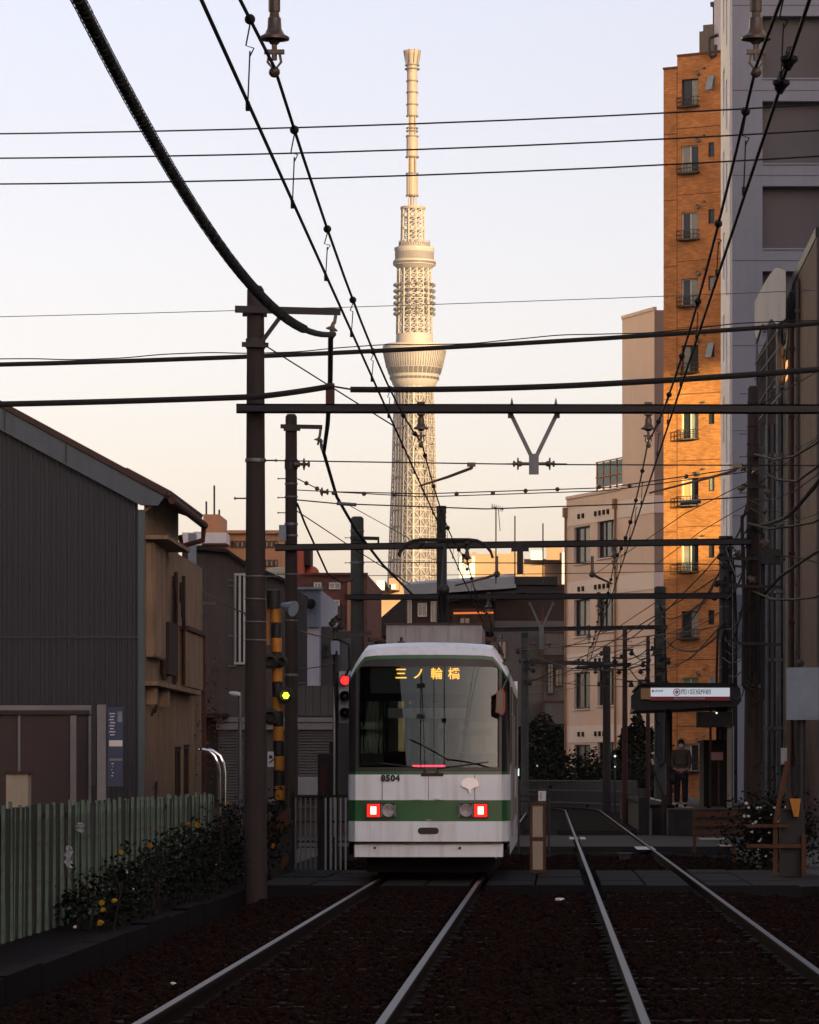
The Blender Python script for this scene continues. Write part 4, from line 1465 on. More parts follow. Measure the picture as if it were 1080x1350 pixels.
wire('guy_wire', 'thin diagonal wire from the arm collar of the tall dark pole', [(352, 457, 49.8), (400, 487, 50.5), (470, 531, 51.5), (520, 562, 52.2)], 0.0095)
# double wires with spacers between poles B and E
o, W = wire('steady_wire', 'upper of the paired wires with spacers behind the tower foot', [(392, 631, 76.8), (426, 648, 76.8), (560, 651, 76.8), (800, 643, 76.8), (985, 616, 76.8)], 0.011)
k = MB()
for u, v in ((404, 637), (418, 644), (440, 650), (480, 651), (520, 652), (602, 651), (650, 650), (693, 647), (735, 645), (790, 642), (830, 640), (905, 628)):
    k.sphere(P(u, v, 76.8), 0.045, 8, 5)
k.lathe(P(422, 648.5, 76.8), [(0.03, 0), (0.09, 0.03), (0.09, 0.05), (0.03, 0.06), (0.03, 0.12), (0.06, 0.13), (0.06, 0.16), (0.02, 0.17)], 10, (1, 0, 0))
k.build('spacer', M['porcelain'], o)
wire('steady_wire', 'lower of the paired wires with spacers behind the tower foot', [(392, 646, 76.8), (560, 655, 76.8), (800, 647, 76.8), (985, 622, 76.8)], 0.010)
o, W = wire('steady_wire', 'sagging wire with a grey sleeve left of the tower', [(391, 659, 76.8), (445, 664, 76.8), (640, 671, 76.8), (850, 664, 76.8), (985, 655, 76.8)], 0.013)
k = MB()
k.cyl(P(444, 663.6, 76.8), P(470, 665.5, 76.8), 0.035, n=8)
k.build('sleeve', M['galv'], o)
k = MB()
k.cyl(P(897, 663, 76.8), P(924, 660.5, 76.8), 0.045, n=8)
k.build('sleeve', M['galv'], o)
wire('guy_wire', 'thin slanting wire from the slim pole toward the tram roof', [(392, 674, 77), (460, 719, 90), (540, 770, 103)], 0.012)
wire('guy_wire', 'thin slanting wire passing in front of the tower foot', [(460, 666, 77), (540, 710, 95)], 0.008)
wire('cable', 'drooping cable dropping steeply from the slim pole', [(392, 664, 76.9), (402, 690, 80), (432, 756, 90), (450, 768, 97), (466, 765, 102)], 0.022, 0, 'cable', mat='cable')
wire('overhead_wire', 'thin wire just below the second gantry beam', [(474, 741, 102.9), (957, 744, 102.9)], 0.013)
wire('overhead_wire', 'faint wire above the third gantry beam', [(474, 759, 102.9), (957, 752, 102.9)], 0.009, 1)
wire('overhead_wire', 'thin wire below the third gantry beam', [(640, 828, 129.6), (870, 826, 129.6)], 0.015)
wire('overhead_wire', 'upper of the two faint wires beside the fourth beam', [(692, 851, 149.5), (854, 850, 124)], 0.014, 2)
wire('overhead_wire', 'lower of the two faint wires beside the fourth beam', [(692, 893, 149.5), (870, 905, 129.7)], 0.014, 5)
wire('guy_wire', 'diagonal wire from the mossy pole down to the beige wall', [(868, 792, 129.7), (818, 825, 135), (740, 856, 150)], 0.014)
wire('guy_wire', 'diagonal wire across the upper beige building', [(985, 636, 77), (905, 676, 90), (780, 760, 125)], 0.011)
wire('guy_wire', 'diagonal wire crossing the golden lit brick wall', [(985, 665, 77), (925, 700, 90), (868, 742, 110)], 0.010)
wire('guy_wire', 'short diagonal wire between the brown pole and the right edge', [(998, 536, 77), (1105, 474, 73)], 0.012)
wire('guy_wire', 'thin diagonal wire low across the right edge buildings', [(998, 640, 77), (1105, 558, 73)], 0.010)
wire('cable', 'fat double cable sagging from the brown pole to the right edge', [(1000, 692, 76.8), (1040, 680, 72), (1105, 600, 66)], 0.038, 3, 'cable', mat='cable')
wire('cable', 'black cable curving from the brown pole to the right edge below the fat one', [(1005, 788, 76.8), (1030, 760, 74), (1105, 712, 68)], 0.03, -2, 'cable', mat='cable')
wire('cable', 'thin cable from the junction box to the right edge', [(1020, 733, 76.8), (1105, 752, 70)], 0.018, -5, 'cable', mat='cable')
wire('cable', 'cable looping between the brown pole and the grey pole', [(992, 706, 76.9), (976, 765, 90), (958, 790, 102.7)], 0.024, 4, 'cable', mat='cable')
wire('cable', 'lower cable looping between the brown pole and the grey pole', [(990, 740, 76.9), (975, 815, 90), (962, 850, 102.7)], 0.02, 6, 'cable', mat='cable')
wire('cable', 'black cable looping in front of the orange brick base', [(955, 830, 102.7), (920, 858, 112), (890, 855, 122), (872, 835, 129.7)], 0.028, 2, 'cable', mat='cable')
wire('cable', 'upper cable swooping across the orange brick below the beam', [(952, 748, 102.7), (925, 795, 112), (890, 815, 122), (872, 812, 129.7)], 0.022, 2, 'cable', mat='cable')
wire('cable', 'black cable from the roof of the grey house to the dark pole', [(256, 770, 83), (322, 808, 60), (330, 812, 50.1)], 0.012, 4, 'cable', mat='cable')
wire('cable', 'black cable between the slim pole and the signal post', [(392, 830, 77), (445, 842, 62)], 0.012, 2, 'cable', mat='cable')
wire('cable', 'lower black cable between the slim pole and the signal post', [(392, 880, 77), (442, 874, 62)], 0.010, 3, 'cable', mat='cable')
# thick feeder with lashing, then its run from pole to pole
fd = [Vector((-2.77, 10 + i * 1.25, 5.79 + 0.003 * (i * 1.25 - 20) ** 2)) for i in range(33)]
m_ = MB()
m_.tube(fd, 0.036, 10)
feed = m_.build('feeder_cable', M['cable'], None, True)
tag(feed, 'thickest black feeder cable curving down from the top left corner', 'cable')
hx = []
for i in range(33 - 1):
    for j in range(60):
        q = fd[i].lerp(fd[i + 1], j / 60)
        a = (i * 60 + j) * 2 * math.pi / 6.0
        hx.append(q + Vector((0.048 * math.cos(a), 0, 0.048 * math.sin(a))))
m_ = MB()
m_.tube(hx[500:1640], 0.0045, 3)
m_.build('lashing_wire', M['wire'], feed)
o, W = wire('feeder_cable', 'feeder hanging down from the arm tip past the slim pole', [(440, 440, 50), (436, 446, 50.5), (435.5, 500, 53), (432, 560, 60), (427, 597, 72), (444, 655, 82), (470, 700, 92), (505, 745, 104), (545, 785, 122)], 0.034, 0, 'cable', None, 'cable', 8)
k = MB()
k.box(XU(430, 53), XU(441, 53), 52.9, 53.06, ZV(533, 53), ZV(506, 53))
k.build('sleeve_box', M['rust'], o)
wire('feeder_tail', 'short black tail from the slim pole arm to the feeder', [(423, 580, 76.7), (424, 590, 76), (427, 598, 72)], 0.03, 0, 'cable', None, 'cable', 6)
# small registration gear near the farther gantries
for (lab, pts) in (('bent registration arm over the right track by the second gantry', [(781, 757, 76.7), (790, 762, 76.7), (808, 770, 76.7)]), ('registration arm over the left track behind the pantograph', [(655, 757, 76.7), (640, 762, 76.7), (600, 772, 76.7)])):
    m_ = MB()
    m_.tube([P(*p) for p in pts], [0.03, 0.028, 0.018], 6)
    m_.sphere(P(*pts[0]), 0.07, 8, 5)
    q = P(*pts[0])
    m_.cyl(q, q + Vector((0, 0, 0.35)), 0.03, n=6)
    tag(m_.build('registration_arm', M['porcelain']), lab, 'catenary arm')

# brackets and short wires on the far thin poles
rr3 = random.Random(9)
for (po, u, y) in ((poleI, 824, 124), (poleJ, 854.5, 124), (poleH, 800, 156), (poleK, 692, 150), (poleG, 870, 130), (poleF, 957, 103)):
    for i in range(4):
        v = 858 + i * 13 + rr3.uniform(-3, 3) if po not in (poleF,) else 730 + i * 18
        s_ = rr3.choice((-1, 1))
        L = rr3.uniform(8, 20)
        k = MB()
        k.bar(P(u - 3 * s_, v, y - 0.22), P(u + s_ * L, v + rr3.uniform(-2, 2), y - 0.22), 0.05, 0.06)
        q = P(u + s_ * L * 0.8, v, y - 0.25)
        k.lathe(q, [(0.02, 0), (0.06, 0.03), (0.06, 0.07), (0.09, 0.08), (0.09, 0.11), (0.03, 0.16)], 8, (0, 0, -1))
        k.lathe(q - Vector((s_ * 0.2, 0, 0)), [(0.02, 0), (0.05, 0.03), (0.05, 0.1), (0.02, 0.14)], 8, (0, 0, 1))
        k.build('bracket', DK, po)
        tu, ty, tv = rr3.choice([w for w in ((824, 123.8, 850), (854.5, 123.8, 862), (800, 155.8, 880), (870, 129.7, 850), (957, 102.7, 800), (692, 149.7, 870)) if abs(w[0] - u) > 5])
        e = P(tu, tv + rr3.uniform(-14, 34), ty)
        m_ = (q + e) / 2 - Vector((0, 0, rr3.uniform(0.05, 0.4)))
        k = MB()
        k.tube([q, (q * 3 + m_) / 4 - Vector((0, 0, .05)), m_, (e * 3 + m_) / 4 - Vector((0, 0, .05)), e], rr3.choice((0.009, 0.012, 0.018)), 5)
        k.build('drop_wire', M['wire'], po)
for i in range(16):
    u0, v0 = 993 + rr3.uniform(-8, 8), rr3.uniform(590, 900)
    k = MB()
    q = P(u0, v0, 76.6)
    if i % 2:
        e = P(1105, v0 + rr3.uniform(-70, 40), 76.6 - rr3.uniform(4, 10))
    else:
        e = P(957 + rr3.uniform(-6, 6), max(722, v0 + rr3.uniform(-20, 90)), 102.6)
    m_ = (q + e) / 2 - Vector((0, 0, rr3.uniform(0.1, 0.7)))
    k.tube([q, (q + m_) / 2 - Vector((0, 0, .08)), m_, (e + m_) / 2 - Vector((0, 0, .08)), e], rr3.choice((0.008, 0.011, 0.016, 0.024)), 5)
    k.build('drop_wire', M['wire'], poleE)

# ================================================================== OFF-FRAME: added blocks shaped to steer the sunlight, house and poles
def block(x0, x1, y0, y1, z1, z0=-0.4):  # added unseen volume, sized for the shade it casts
    b = MB()
    b.box(x0, x1, y0, y1, z0, z1)
    o = b.build('light_shaping_block', M['block'])
    tag(o, 'added plain block outside the frame, sized to shade the street', kind='structure')
    return o


block(66, 87, 56, 70, 28.9)                   # added, roof height sets the lower edge of the sun patch
block(12, 53.8, 50, 70, 38)
block(54, 65.8, 50, 70, 52)                   # added, keeps the grey tower front in shade
block(87.2, 140, 56, 70, 50)
bb = MB()                                      # added panel, shades the brick above the sun patch
bb.box(66.5, 86.5, 60, 61, 39.2, 60)
for x in (67, 76, 86): bb.box(x, x + 0.4, 60.2, 60.8, 28.8, 39.3)
tag(bb.build('patch_shade_panel', M['block']), 'added panel outside the frame that shades the upper brick', kind='structure')
block(28, 56, -62, -34, 21)
block(56.2, 70, -64, -34, 28)
block(70.2, 92, -60, -34, 32.5)
block(92.2, 125, -60, -34, 36)
block(-60, -19, 16, 55, 12)
block(22, 34, 10, 45, 10)
gb_ = MB()                                     # gabled house and a tall pole beside the viewpoint
gb_.prism([(-22, 2, -0.4), (-7.4, 2, -0.4), (-7.4, 2, 9.2), (-10.2, 2, 12.8), (-14, 2, 17.5), (-22, 2, 12)], (0, 9, 0))
tag(gb_.build('gabled_house', M['house_dark']), 'dark gabled house beside the viewpoint, outside the frame', kind='structure')
pb_ = MB()
pb_.cyl((-5.2, 6, -0.4), (-5.2, 6, 15), 0.17, 0.11, n=12)
for z in (13.2, 12.4): pb_.bar((-6.3, 6, z), (-4.1, 6, z), 0.1, 0.1)
pb_.tube([(-4.3, 6, 13.2), (-3.2, -20, 12.2), (-4.3, -46, 13.0)], 0.02, 5)
pb_.tube([(-5.2, 6, 12.5), (-2.0, -24, 11.4), (0.4, -50, 12.6)], 0.02, 5)
for (x, y, h) in ((1.8, -14, 19), (-1.9, -34, 24), (3.4, -40, 30)): pb_.cyl((x, y, -0.4), (x, y, h), 0.16, 0.10, n=10)
for (z0, z1, y) in ((13.0, 12.4, 0.5), (12.0, 13.1, -4), (13.9, 13.3, -9)): pb_.tube([(-9, y, z0), (2, y, (z0 + z1) / 2 - 0.3), (14, y, z1)], 0.025, 5)
pb_.bar((1.0, -14, 16.6), (2.6, -14, 16.6), 0.12, 0.12)
tag(pb_.build('utility_pole', M['pole']), 'tall pole with wires beside the viewpoint, outside the frame', kind='structure')
block(-26, -15.5, 60, 92, 12)
b = MB()                                       # added pale slab, angled to bounce sunlight onto the beige wall
b.prism([(-54, 146, -0.4), (-37, 212, -0.4), (-46, 215, -0.4), (-63, 149, -0.4)], (0, 0, 78))
tag(b.build('light_shaping_block', M['bounce_slab']), 'added pale slab outside the frame that bounces sunlight', kind='structure')
b = MB()                                       # added dark wall, keeps that bounce off the lower floors
b.prism([(-46, 140, -0.4), (-31.5, 206, -0.4), (-34.5, 207, -0.4), (-49, 141, -0.4)], (0, 0, 29))
tag(b.build('light_shaping_block', M['house_dark']), 'added dark wall outside the frame that blocks the bounce', kind='structure')

# ================================================================== FAR: THE TOWER
TYY = 3460.0
KT = TYY / F
TX = XU(546.5, TYY)
tw = thing('lattice_tower', 'very tall pale lattice broadcasting tower lit gold on its right side', 'tower', (TX, TYY, -0.4))


def zt(v): return ZV(v, TYY)


COR0 = R(-84)            # one corner of the triangular foot faces the camera, slightly left


def tri_r(r, th, k):
    return r * (1 + k * math.cos(3 * (th - COR0)))


def shaft_r(z):
    pts = [(0, 34.0), (90, 27.5), (169, 22.2), (267, 18.6), (342, 17.0), (375, 16.6)]
    for (a, ra), (b_, rb) in zip(pts, pts[1:]):
        if a <= z <= b_: return ra + (rb - ra) * (z - a) / (b_ - a)
    return pts[-1][1]


def kz(z): return 0.13 * min(1.0, max(0.0, (352 - z) / 40.0))


def lat_pt(z, th, sc=1.0):
    r = tri_r(shaft_r(z), th, kz(z)) * sc
    return Vector((TX + r * math.cos(th), TYY + r * math.sin(th), z))


NS = 24
k = MB()
zs = [i * 12.0 for i in range(0, 31)]
vs = []
for z in zs:
    for i in range(48): vs.append(lat_pt(z, 2 * math.pi * i / 48, 0.93))
k.add(vs, [(a * 48 + i, a * 48 + (i + 1) % 48, (a + 1) * 48 + (i + 1) % 48, (a + 1) * 48 + i) for a in range(len(zs) - 1) for i in range(48)])
k.build('core', M['tower_core'], tw)
lt = MB()
z = 60.0
lev = []
while z < 352:
    lev.append(z)
    z += 7.2
for a, z in enumerate(lev):
    for i in range(NS):
        t0, t1 = 2 * math.pi * i / NS, 2 * math.pi * (i + 1) / NS
        tm = (lat_pt(z, t1) - lat_pt(z, t0))
        up = (tm.y, -tm.x, 0.0)
        lt.bar(lat_pt(z, t0), lat_pt(z, t1), 0.9, 0.35, up)
        if a + 1 < len(lev):
            zz = lev[a + 1]
            w_ = 1.5 if i % 3 == 0 else 0.7
            lt.bar(lat_pt(z, t0), lat_pt(zz, t0), w_, 0.5, up)
            if i % 2 == a % 2: lt.bar(lat_pt(z, t0), lat_pt(zz, t1), 0.7, 0.3, up)
            else: lt.bar(lat_pt(z, t1), lat_pt(zz, t0), 0.7, 0.3, up)
lt.build('lattice', M['tower'], tw)
pl = MB()
for a, z in enumerate(lev):
    if a % 2 == 0 and z > 90: pl.lathe((TX, TYY, z), [(shaft_r(z) * 0.80, 0), (shaft_r(z) * 0.96, 0.4), (shaft_r(z) * 0.96, 1.1), (shaft_r(z) * 0.80, 1.6)], 30)
pl.build('maintenance_ring', M['tower_dark'], tw)


def px(w): return w * KT / 2.0


def deck(name, prof, mat, n=48, cx=None):
    b = MB()
    b.lathe((TX if cx is None else cx, TYY, 0), [(px(w), zt(v)) for (v, w) in prof], n)
    return b.build(name, mat, tw, True)


d1 = deck('main_deck', [(512, 50), (508, 57), (503, 61), (492, 68), (475, 78), (462, 83), (458, 84), (455, 82), (455, 58)], M['tower'])
k = MB()
for (va, vb, wa, wb) in ((486, 494, 72.5, 67.5), (498, 501, 65.3, 63.6)):
    for i in range(36):
        t0, t1 = 2 * math.pi * (i + 0.12) / 36, 2 * math.pi * (i + 0.88) / 36
        q = []
        for (t, v, w) in ((t0, vb, wb), (t1, vb, wb), (t1, va, wa), (t0, va, wa)):
            r = px(w) + 0.35
            q.append((TX + r * math.cos(t), TYY + r * math.sin(t), zt(v)))
        k.add(q, [(0, 1, 2, 3)])
k.build('window_band', M['tower_dark'], d1)
k = MB()
for i in range(72):
    t = 2 * math.pi * i / 72
    for (va, vb, wa, wb) in ((463, 485, 82.5, 73),):
        p0 = Vector((TX + (px(wa) + .3) * math.cos(t), TYY + (px(wa) + .3) * math.sin(t), zt(va)))
        p1 = Vector((TX + (px(wb) + .3) * math.cos(t), TYY + (px(wb) + .3) * math.sin(t), zt(vb)))
        k.bar(p0, p1, 0.5, 0.6, (math.cos(t), math.sin(t), 0))
k.build('deck_fin', M['tower_core'], d1)
deck('deck_collar', [(456, 50), (441, 48), (440, 40)], M['tower'])
# upper shaft between the decks, lattice with bracketed antennas
k = MB()
k.lathe((TX, TYY, 0), [(px(34), zt(441)), (px(33), zt(352))], 24)
k.build('upper_core', M['tower_core'], tw)
k = MB()
lv2 = [441 - 6.6 * i for i in range(14)]
for a in range(len(lv2) - 1):
    ra, rb = px(48 - 3 * a / 13), px(48 - 3 * (a + 1) / 13)
    for i in range(16):
        t0, t1 = 2 * math.pi * (i + .5) / 16, 2 * math.pi * (i + 1.5) / 16
        A = Vector((TX + ra * math.cos(t0), TYY + ra * math.sin(t0), zt(lv2[a])))
        B = Vector((TX + ra * math.cos(t1), TYY + ra * math.sin(t1), zt(lv2[a])))
        C_ = Vector((TX + rb * math.cos(t0), TYY + rb * math.sin(t0), zt(lv2[a + 1])))
        D = Vector((TX + rb * math.cos(t1), TYY + rb * math.sin(t1), zt(lv2[a + 1])))
        k.bar(A, B, 0.6, 0.7)
        k.bar(A, C_, 1.1, 1.1, (0, 1, 0.01))
        k.bar(A, D, 0.7, 0.7, (0, 1, 0.01))
        if a % 2: k.bar(B, C_, 0.7, 0.7, (0, 1, 0.01))
k.build('upper_lattice', M['tower'], tw)
for v in (376, 384, 392, 400, 408, 414):
    k = MB()
    for i in range(14):
        t = 2 * math.pi * i / 14
        r = px(51)
        c = Vector((TX + r * math.cos(t), TYY + r * math.sin(t), zt(v)))
        e = Vector((math.cos(t), math.sin(t), 0))
        k.obox(c, e * 1.5, e.cross(Vector((0, 0, 1))) * 1.4, (0, 0, 1.1))
    k.build('antenna_ring', M['tower_dark'], tw)
deck('upper_deck', [(357, 34), (354, 46), (351, 52), (350, 56), (344, 56), (342, 50), (332, 51), (330, 53), (327, 53), (325, 40), (321, 37)], M['tower'])
k = MB()
k.lathe((TX, TYY, 0), [(px(51.2), zt(342)), (px(51.6), zt(333))], 36)
k.build('window_band', M['tower_core'], tw)
k = MB()
k.lathe((TX, TYY, 0), [(px(56.6), zt(349)), (px(57), zt(346))], 36)
k.build('window_band', M['tower_dark'], tw)
k = MB()
for i in range(40):
    t = 2 * math.pi * i / 40
    k.bar((TX + px(41) * math.cos(t), TYY + px(41) * math.sin(t), zt(326)), (TX + px(41) * math.cos(t), TYY + px(41) * math.sin(t), zt(318)), 0.5, 0.5, (0, 1, 0.01))
k.build('roof_railing', M['tower_core'], tw)
AX = XU(544.5, TYY)
k = MB()
k.lathe((AX, TYY, 0), [(px(15), zt(322)), (px(15), zt(276))], 16)
k.build('gain_tower_core', M['tower_core'], tw)
k = MB()
lv3 = [322 - 5.8 * i for i in range(9)]
for a in range(8):
    for i in range(10):
        t0, t1 = 2 * math.pi * i / 10, 2 * math.pi * (i + 1) / 10
        ra = px(31 - 0.2 * a)
        A = Vector((AX + ra * math.cos(t0), TYY + ra * math.sin(t0), zt(lv3[a])))
        B = Vector((AX + ra * math.cos(t1), TYY + ra * math.sin(t1), zt(lv3[a])))
        C_ = A + Vector((0, 0, zt(lv3[a + 1]) - zt(lv3[a])))
        D = B + Vector((0, 0, zt(lv3[a + 1]) - zt(lv3[a])))
        k.bar(A, B, 0.6, 0.6)
        k.bar(A, C_, 1.2, 1.2, (0, 1, 0.01))
        k.bar(A, D, 0.7, 0.7, (0, 1, 0.01))
        if a % 3 == 0: k.obox((A + D) / 2, (1.6, 0, 0), (0, 0.6, 0), (0, 0, 1.2))
k.build('gain_tower_lattice', M['tower'], tw)
k = MB()
k.lathe((AX, TYY, 0), [(px(28), zt(277)), (px(33), zt(276)), (px(33), zt(273)), (px(8), zt(272))], 24)
k.build('gain_tower_cap', M['tower_mast'], tw)
b = MB()
AX2 = XU(543.5, TYY)
for (va, vb, w) in ((273, 255, 5), (259, 230, 15), (232, 208, 9), (208, 178, 15), (180, 150, 10), (152, 95, 13.5)):
    b.lathe((AX2, TYY, 0), [(px(w), zt(va)), (px(w), zt(vb))], 16)
for sx in (-3.4, 3.4):
    for sy in (-3.4, 3.4):
        b.bar((AX2 + sx, TYY + sy, zt(275)), (AX2 + sx * .9, TYY + sy * .9, zt(152)), 0.9, 0.9, (0, 1, 0.01))
b.build('mast', M['tower_mast'], tw)
k = MB()
for v, w in ((258, 17), (229, 17), (207, 18), (180, 17), (173, 16), (169, 16), (153, 16), (138, 16), (122, 16), (107, 16), (91, 20), (86, 19)):
    k.lathe((AX2, TYY, 0), [(px(w), zt(v + 0.8)), (px(w), zt(v - 0.8))], 16)
k.build('mast_ring', M['tower_dark'], tw)
k = MB()
k.lathe((AX2, TYY, 0), [(px(14), zt(95)), (px(15), zt(84)), (px(20), zt(72)), (px(22), zt(70)), (px(22), zt(67)), (px(16), zt(66))], 16)
k.build('mast_head', M['tower_mast'], tw, True)
k = MB()
for i in range(10):
    t = 2 * math.pi * i / 10
    k.bar((AX2 + px(17) * math.cos(t), TYY + px(17) * math.sin(t), zt(84)), (AX2 + px(23) * math.cos(t), TYY + px(23) * math.sin(t), zt(66)), 0.6, 0.6, (0, 1, 0.01))
k.build('mast_cage', M['tower_dark'], tw)


# ================================================================== FAR BUILDINGS
def simple_building(name, label, u0, u1, vtop, y, mat, depth=12, cat='building', zb=-0.4, roofs=()):
    x0, x1 = XU(u0, y), XU(u1, y)
    t = thing(name, label, cat, ((x0 + x1) / 2, y, zb))
    b = MB()
    b.box(x0, x1, y, y + depth, zb, ZV(vtop, y))
    b.build('wall', mat, t)
    return t


def addbox(t, name, mat, u0, u1, v0, v1, y0, y1):
    b = MB()
    b.box(XU(u0, y0), XU(u1, y0), y0, y1, ZV(v1, y0), ZV(v0, y0))
    return b.build(name, mat, t)


def win_at(t, u0, u1, v0, v1, y, frame, pane, mull=1):
    fc = Face((0, y, 0), (1, 0))
    return fc.window(t, (XU(u0, y), XU(u1, y), ZV(v1, y), ZV(v0, y)), frame, pane, mull, depth=-0.03, fw=max(0.05, y / 5200 * 1.0))


# salmon apartment block, left
t = simple_building('apartment_building', 'sunlit salmon apartment block with roof penthouse behind the dark poles', 255, 374, 701, 240, M['orange_apt'], 16)
addbox(t, 'penthouse', M['orange_apt'], 268, 289, 678, 702, 243, 249)
addbox(t, 'lavender_wing', M['lav_wall'], 240, 298, 702, 716, 237, 239.9)  # wing in the pale lavender wall colour
b = MB()
for u, v in ((282.5, 640), (272, 661), (289, 672)): b.cyl(P(u, 690, 244), P(u, v, 244), 0.06, n=5)
b.build('antenna', DK, t)
addbox(t, 'parapet', M['orange_apt'], 298.5, 376, 699, 703, 239.6, 239.95)
for v in (713, 738):
    for u in (305, 311, 317, 323, 350, 356, 362):
        win_at(t, u, u + 4.5, v, v + 9, 240, M['wood_dark'], M['pane'], 0)
win_at(t, 259, 266, 712, 719, 237, M['frame_white'], M['pane_pale'], 0)
# red brick block
t = simple_building('apartment_building', 'red brown brick block with white windows beside the round pole', 386, 484, 757, 165, M['red_brick'], 14)
addbox(t, 'stair_tower', M['bright_red'], 391.5, 400, 717, 757, 165.5, 168)
addbox(t, 'lift_tower', M['house_dark'], 400.2, 409, 719, 745, 166, 168)
b = MB()
b.sphere(P(410, 756, 167), 0.36, 14, 8, (1, 1, 0.9))
b.build('roof_dome', M['bright_red'], t, True)
addbox(t, 'parapet', M['red_brick'], 400, 485, 755, 758, 164.8, 164.98)
b = MB()
b.box(XU(458, 164.8), XU(464, 164.8), 164.7, 164.98, -0.4, ZV(766, 164.8))
b.build('sunlit_edge_strip', M['orange_apt'], t)  # salmon colour paints the sunlit edge of the brick
for (u0, u1, v0, v1) in ((414, 424, 768, 777), (434, 449, 768, 777), (434, 448, 791, 799), (414, 423, 791, 799), (435, 444, 812, 822), (466, 474, 768, 777), (466, 474, 791, 799)):
    win_at(t, u0, u1, v0, v1, 165, M['frame_white'], M['pane_pale'], 1)
# pale building with blue sheeting
t = simple_building('warehouse', 'pale lavender building with blue sheeting and a spotlight behind the slim pole', 348, 421, 776, 116, M['lav_wall'], 10)
b = MB()
for i in range(16):
    u = 394 + i * 1.9
    b.box(XU(u, 115.9), XU(u + 1.2, 115.9), 115.85, 115.98, ZV(827, 116), ZV(778, 116))
b.build('blue_sheeting', M['blue_sheet'], t)
addbox(t, 'roof_edge', M['bluegalv'], 346, 425, 774, 777, 115.7, 116)
addbox(t, 'annex', M['grey_house'], 421.5, 450, 826, 930, 117, 125)
for u0, u1, v0, v1 in ((392, 400, 857, 872), (426, 434, 850, 866)):
    win_at(t, u0, u1, v0, v1, 116 if u0 < 420 else 117, M['frame_dark'], M['pane'], 0)
tk = thing('water_tank', 'cream water tank on the pale building roof beside the striped mast', 'tank', (XU(363, 118), 118, ZV(774, 118)))
b = MB()
b.lathe((XU(363, 118), 119, ZV(775, 118)), [(0.31, 0), (0.31, 0.58), (0.28, 0.64), (0.05, 0.67)], 20)
b.build('tank_body', M['cream'], tk, True)
b = MB()
for i in range(3): b.lathe((XU(363, 118), 119, ZV(775, 118) + 0.12 + 0.18 * i), [(0.312, 0), (0.325, 0.01), (0.325, 0.03), (0.312, 0.04)], 20)
b.build('tank_hoop', M['cream'], tk)
fl = thing('spotlight', 'dark round spotlights mounted on the pale building', 'spotlight', tuple(P(402, 792, 115.5)))
b = MB()
b.bar(P(395, 786, 115.8), P(408, 796, 115.5), 0.05, 0.05)
b.build('bracket', DK, fl)
for (u, v, r) in ((398, 787, 0.10), (406, 794, 0.15)):
    b = MB()
    b.lathe(P(u, v, 115.6), [(r * 0.5, 0.0), (r, 0.12), (r * 1.05, 0.2), (r * 0.9, 0.21)], 14, (0.5, -0.8, -0.3))
    b.build('lamp_head', DK, fl, True)

# far peach roofs near the tower foot
far = [('peach flat block low beside the tower foot', 478, 536, 777, 480, 'peach', ((497, 507, 765, 778), (513, 526, 762, 778), (516, 522, 770, 777))),
       ('peach block with a rooftop tank right of the banded pole', 606, 690, 730, 520, 'peach', ((606, 626, 733, 765), (612, 622, 731, 741))),
       ('cream block with white roof huts behind the T hanger', 690, 752, 737, 560, 'peach', ((700, 716, 726, 738), (720, 742, 722, 738), (741, 752, 728, 770)))]
for lab, u0, u1, v, y, mt, huts in far:
    t = simple_building('apartment_building', lab, u0, u1, v, y, M[mt], 20)
    for i, h in enumerate(huts):
        addbox(t, 'roof_hut', (M['lav_wall'], M['peach'], M['frame_white'])[i % 3], *h, y - 3 - i * 0.5, y + 8)
    for i in range(3):
        u = u0 + (u1 - u0) * (0.2 + 0.3 * i)
        addbox(t, 'roof_plant', M['peach'], u, u + 4 + i, v - 2.5 - i, v + 1, y + 1, y + 5)
t = simple_building('office_block', 'low grey building at the far left of the tower foot', 440, 482, 768, 420, M['orange_apt'], 20)
# tv antennas on roofs
for (lab, u, v0, v1, y) in (('tall thin rooftop aerial right of the tower', 654, 770, 668, 214), ('bare thin roof mast above the third hanger', 679, 770, 680, 214), ('bare thin roof mast left of the beige building', 716, 770, 690, 214)):
    t = thing('tv_aerial', lab, 'aerial', tuple(P(u, v0, y)))
    b = MB()
    b.cyl(P(u, v0, y), P(u, v1, y), 0.035, n=6)
    b.build('mast', DK, t)
    if u == 654:
        b = MB()
        for i in range(6): b.cyl(P(u - 5 + i * 2.6, v1 - 1 + i * 0.8 - 3, y), P(u - 5 + i * 2.6, v1 + 3 + i * 0.8, y), 0.02, n=5)
        b.cyl(P(u - 6, v1, y), P(u + 10, v1 + 4, y), 0.025, n=5)
        b.cyl(P(u + 3, v1 + 2, y), P(u + 5.5, v1 + 32, y), 0.02, n=5)
        b.build('aerial_elements', DK, t)

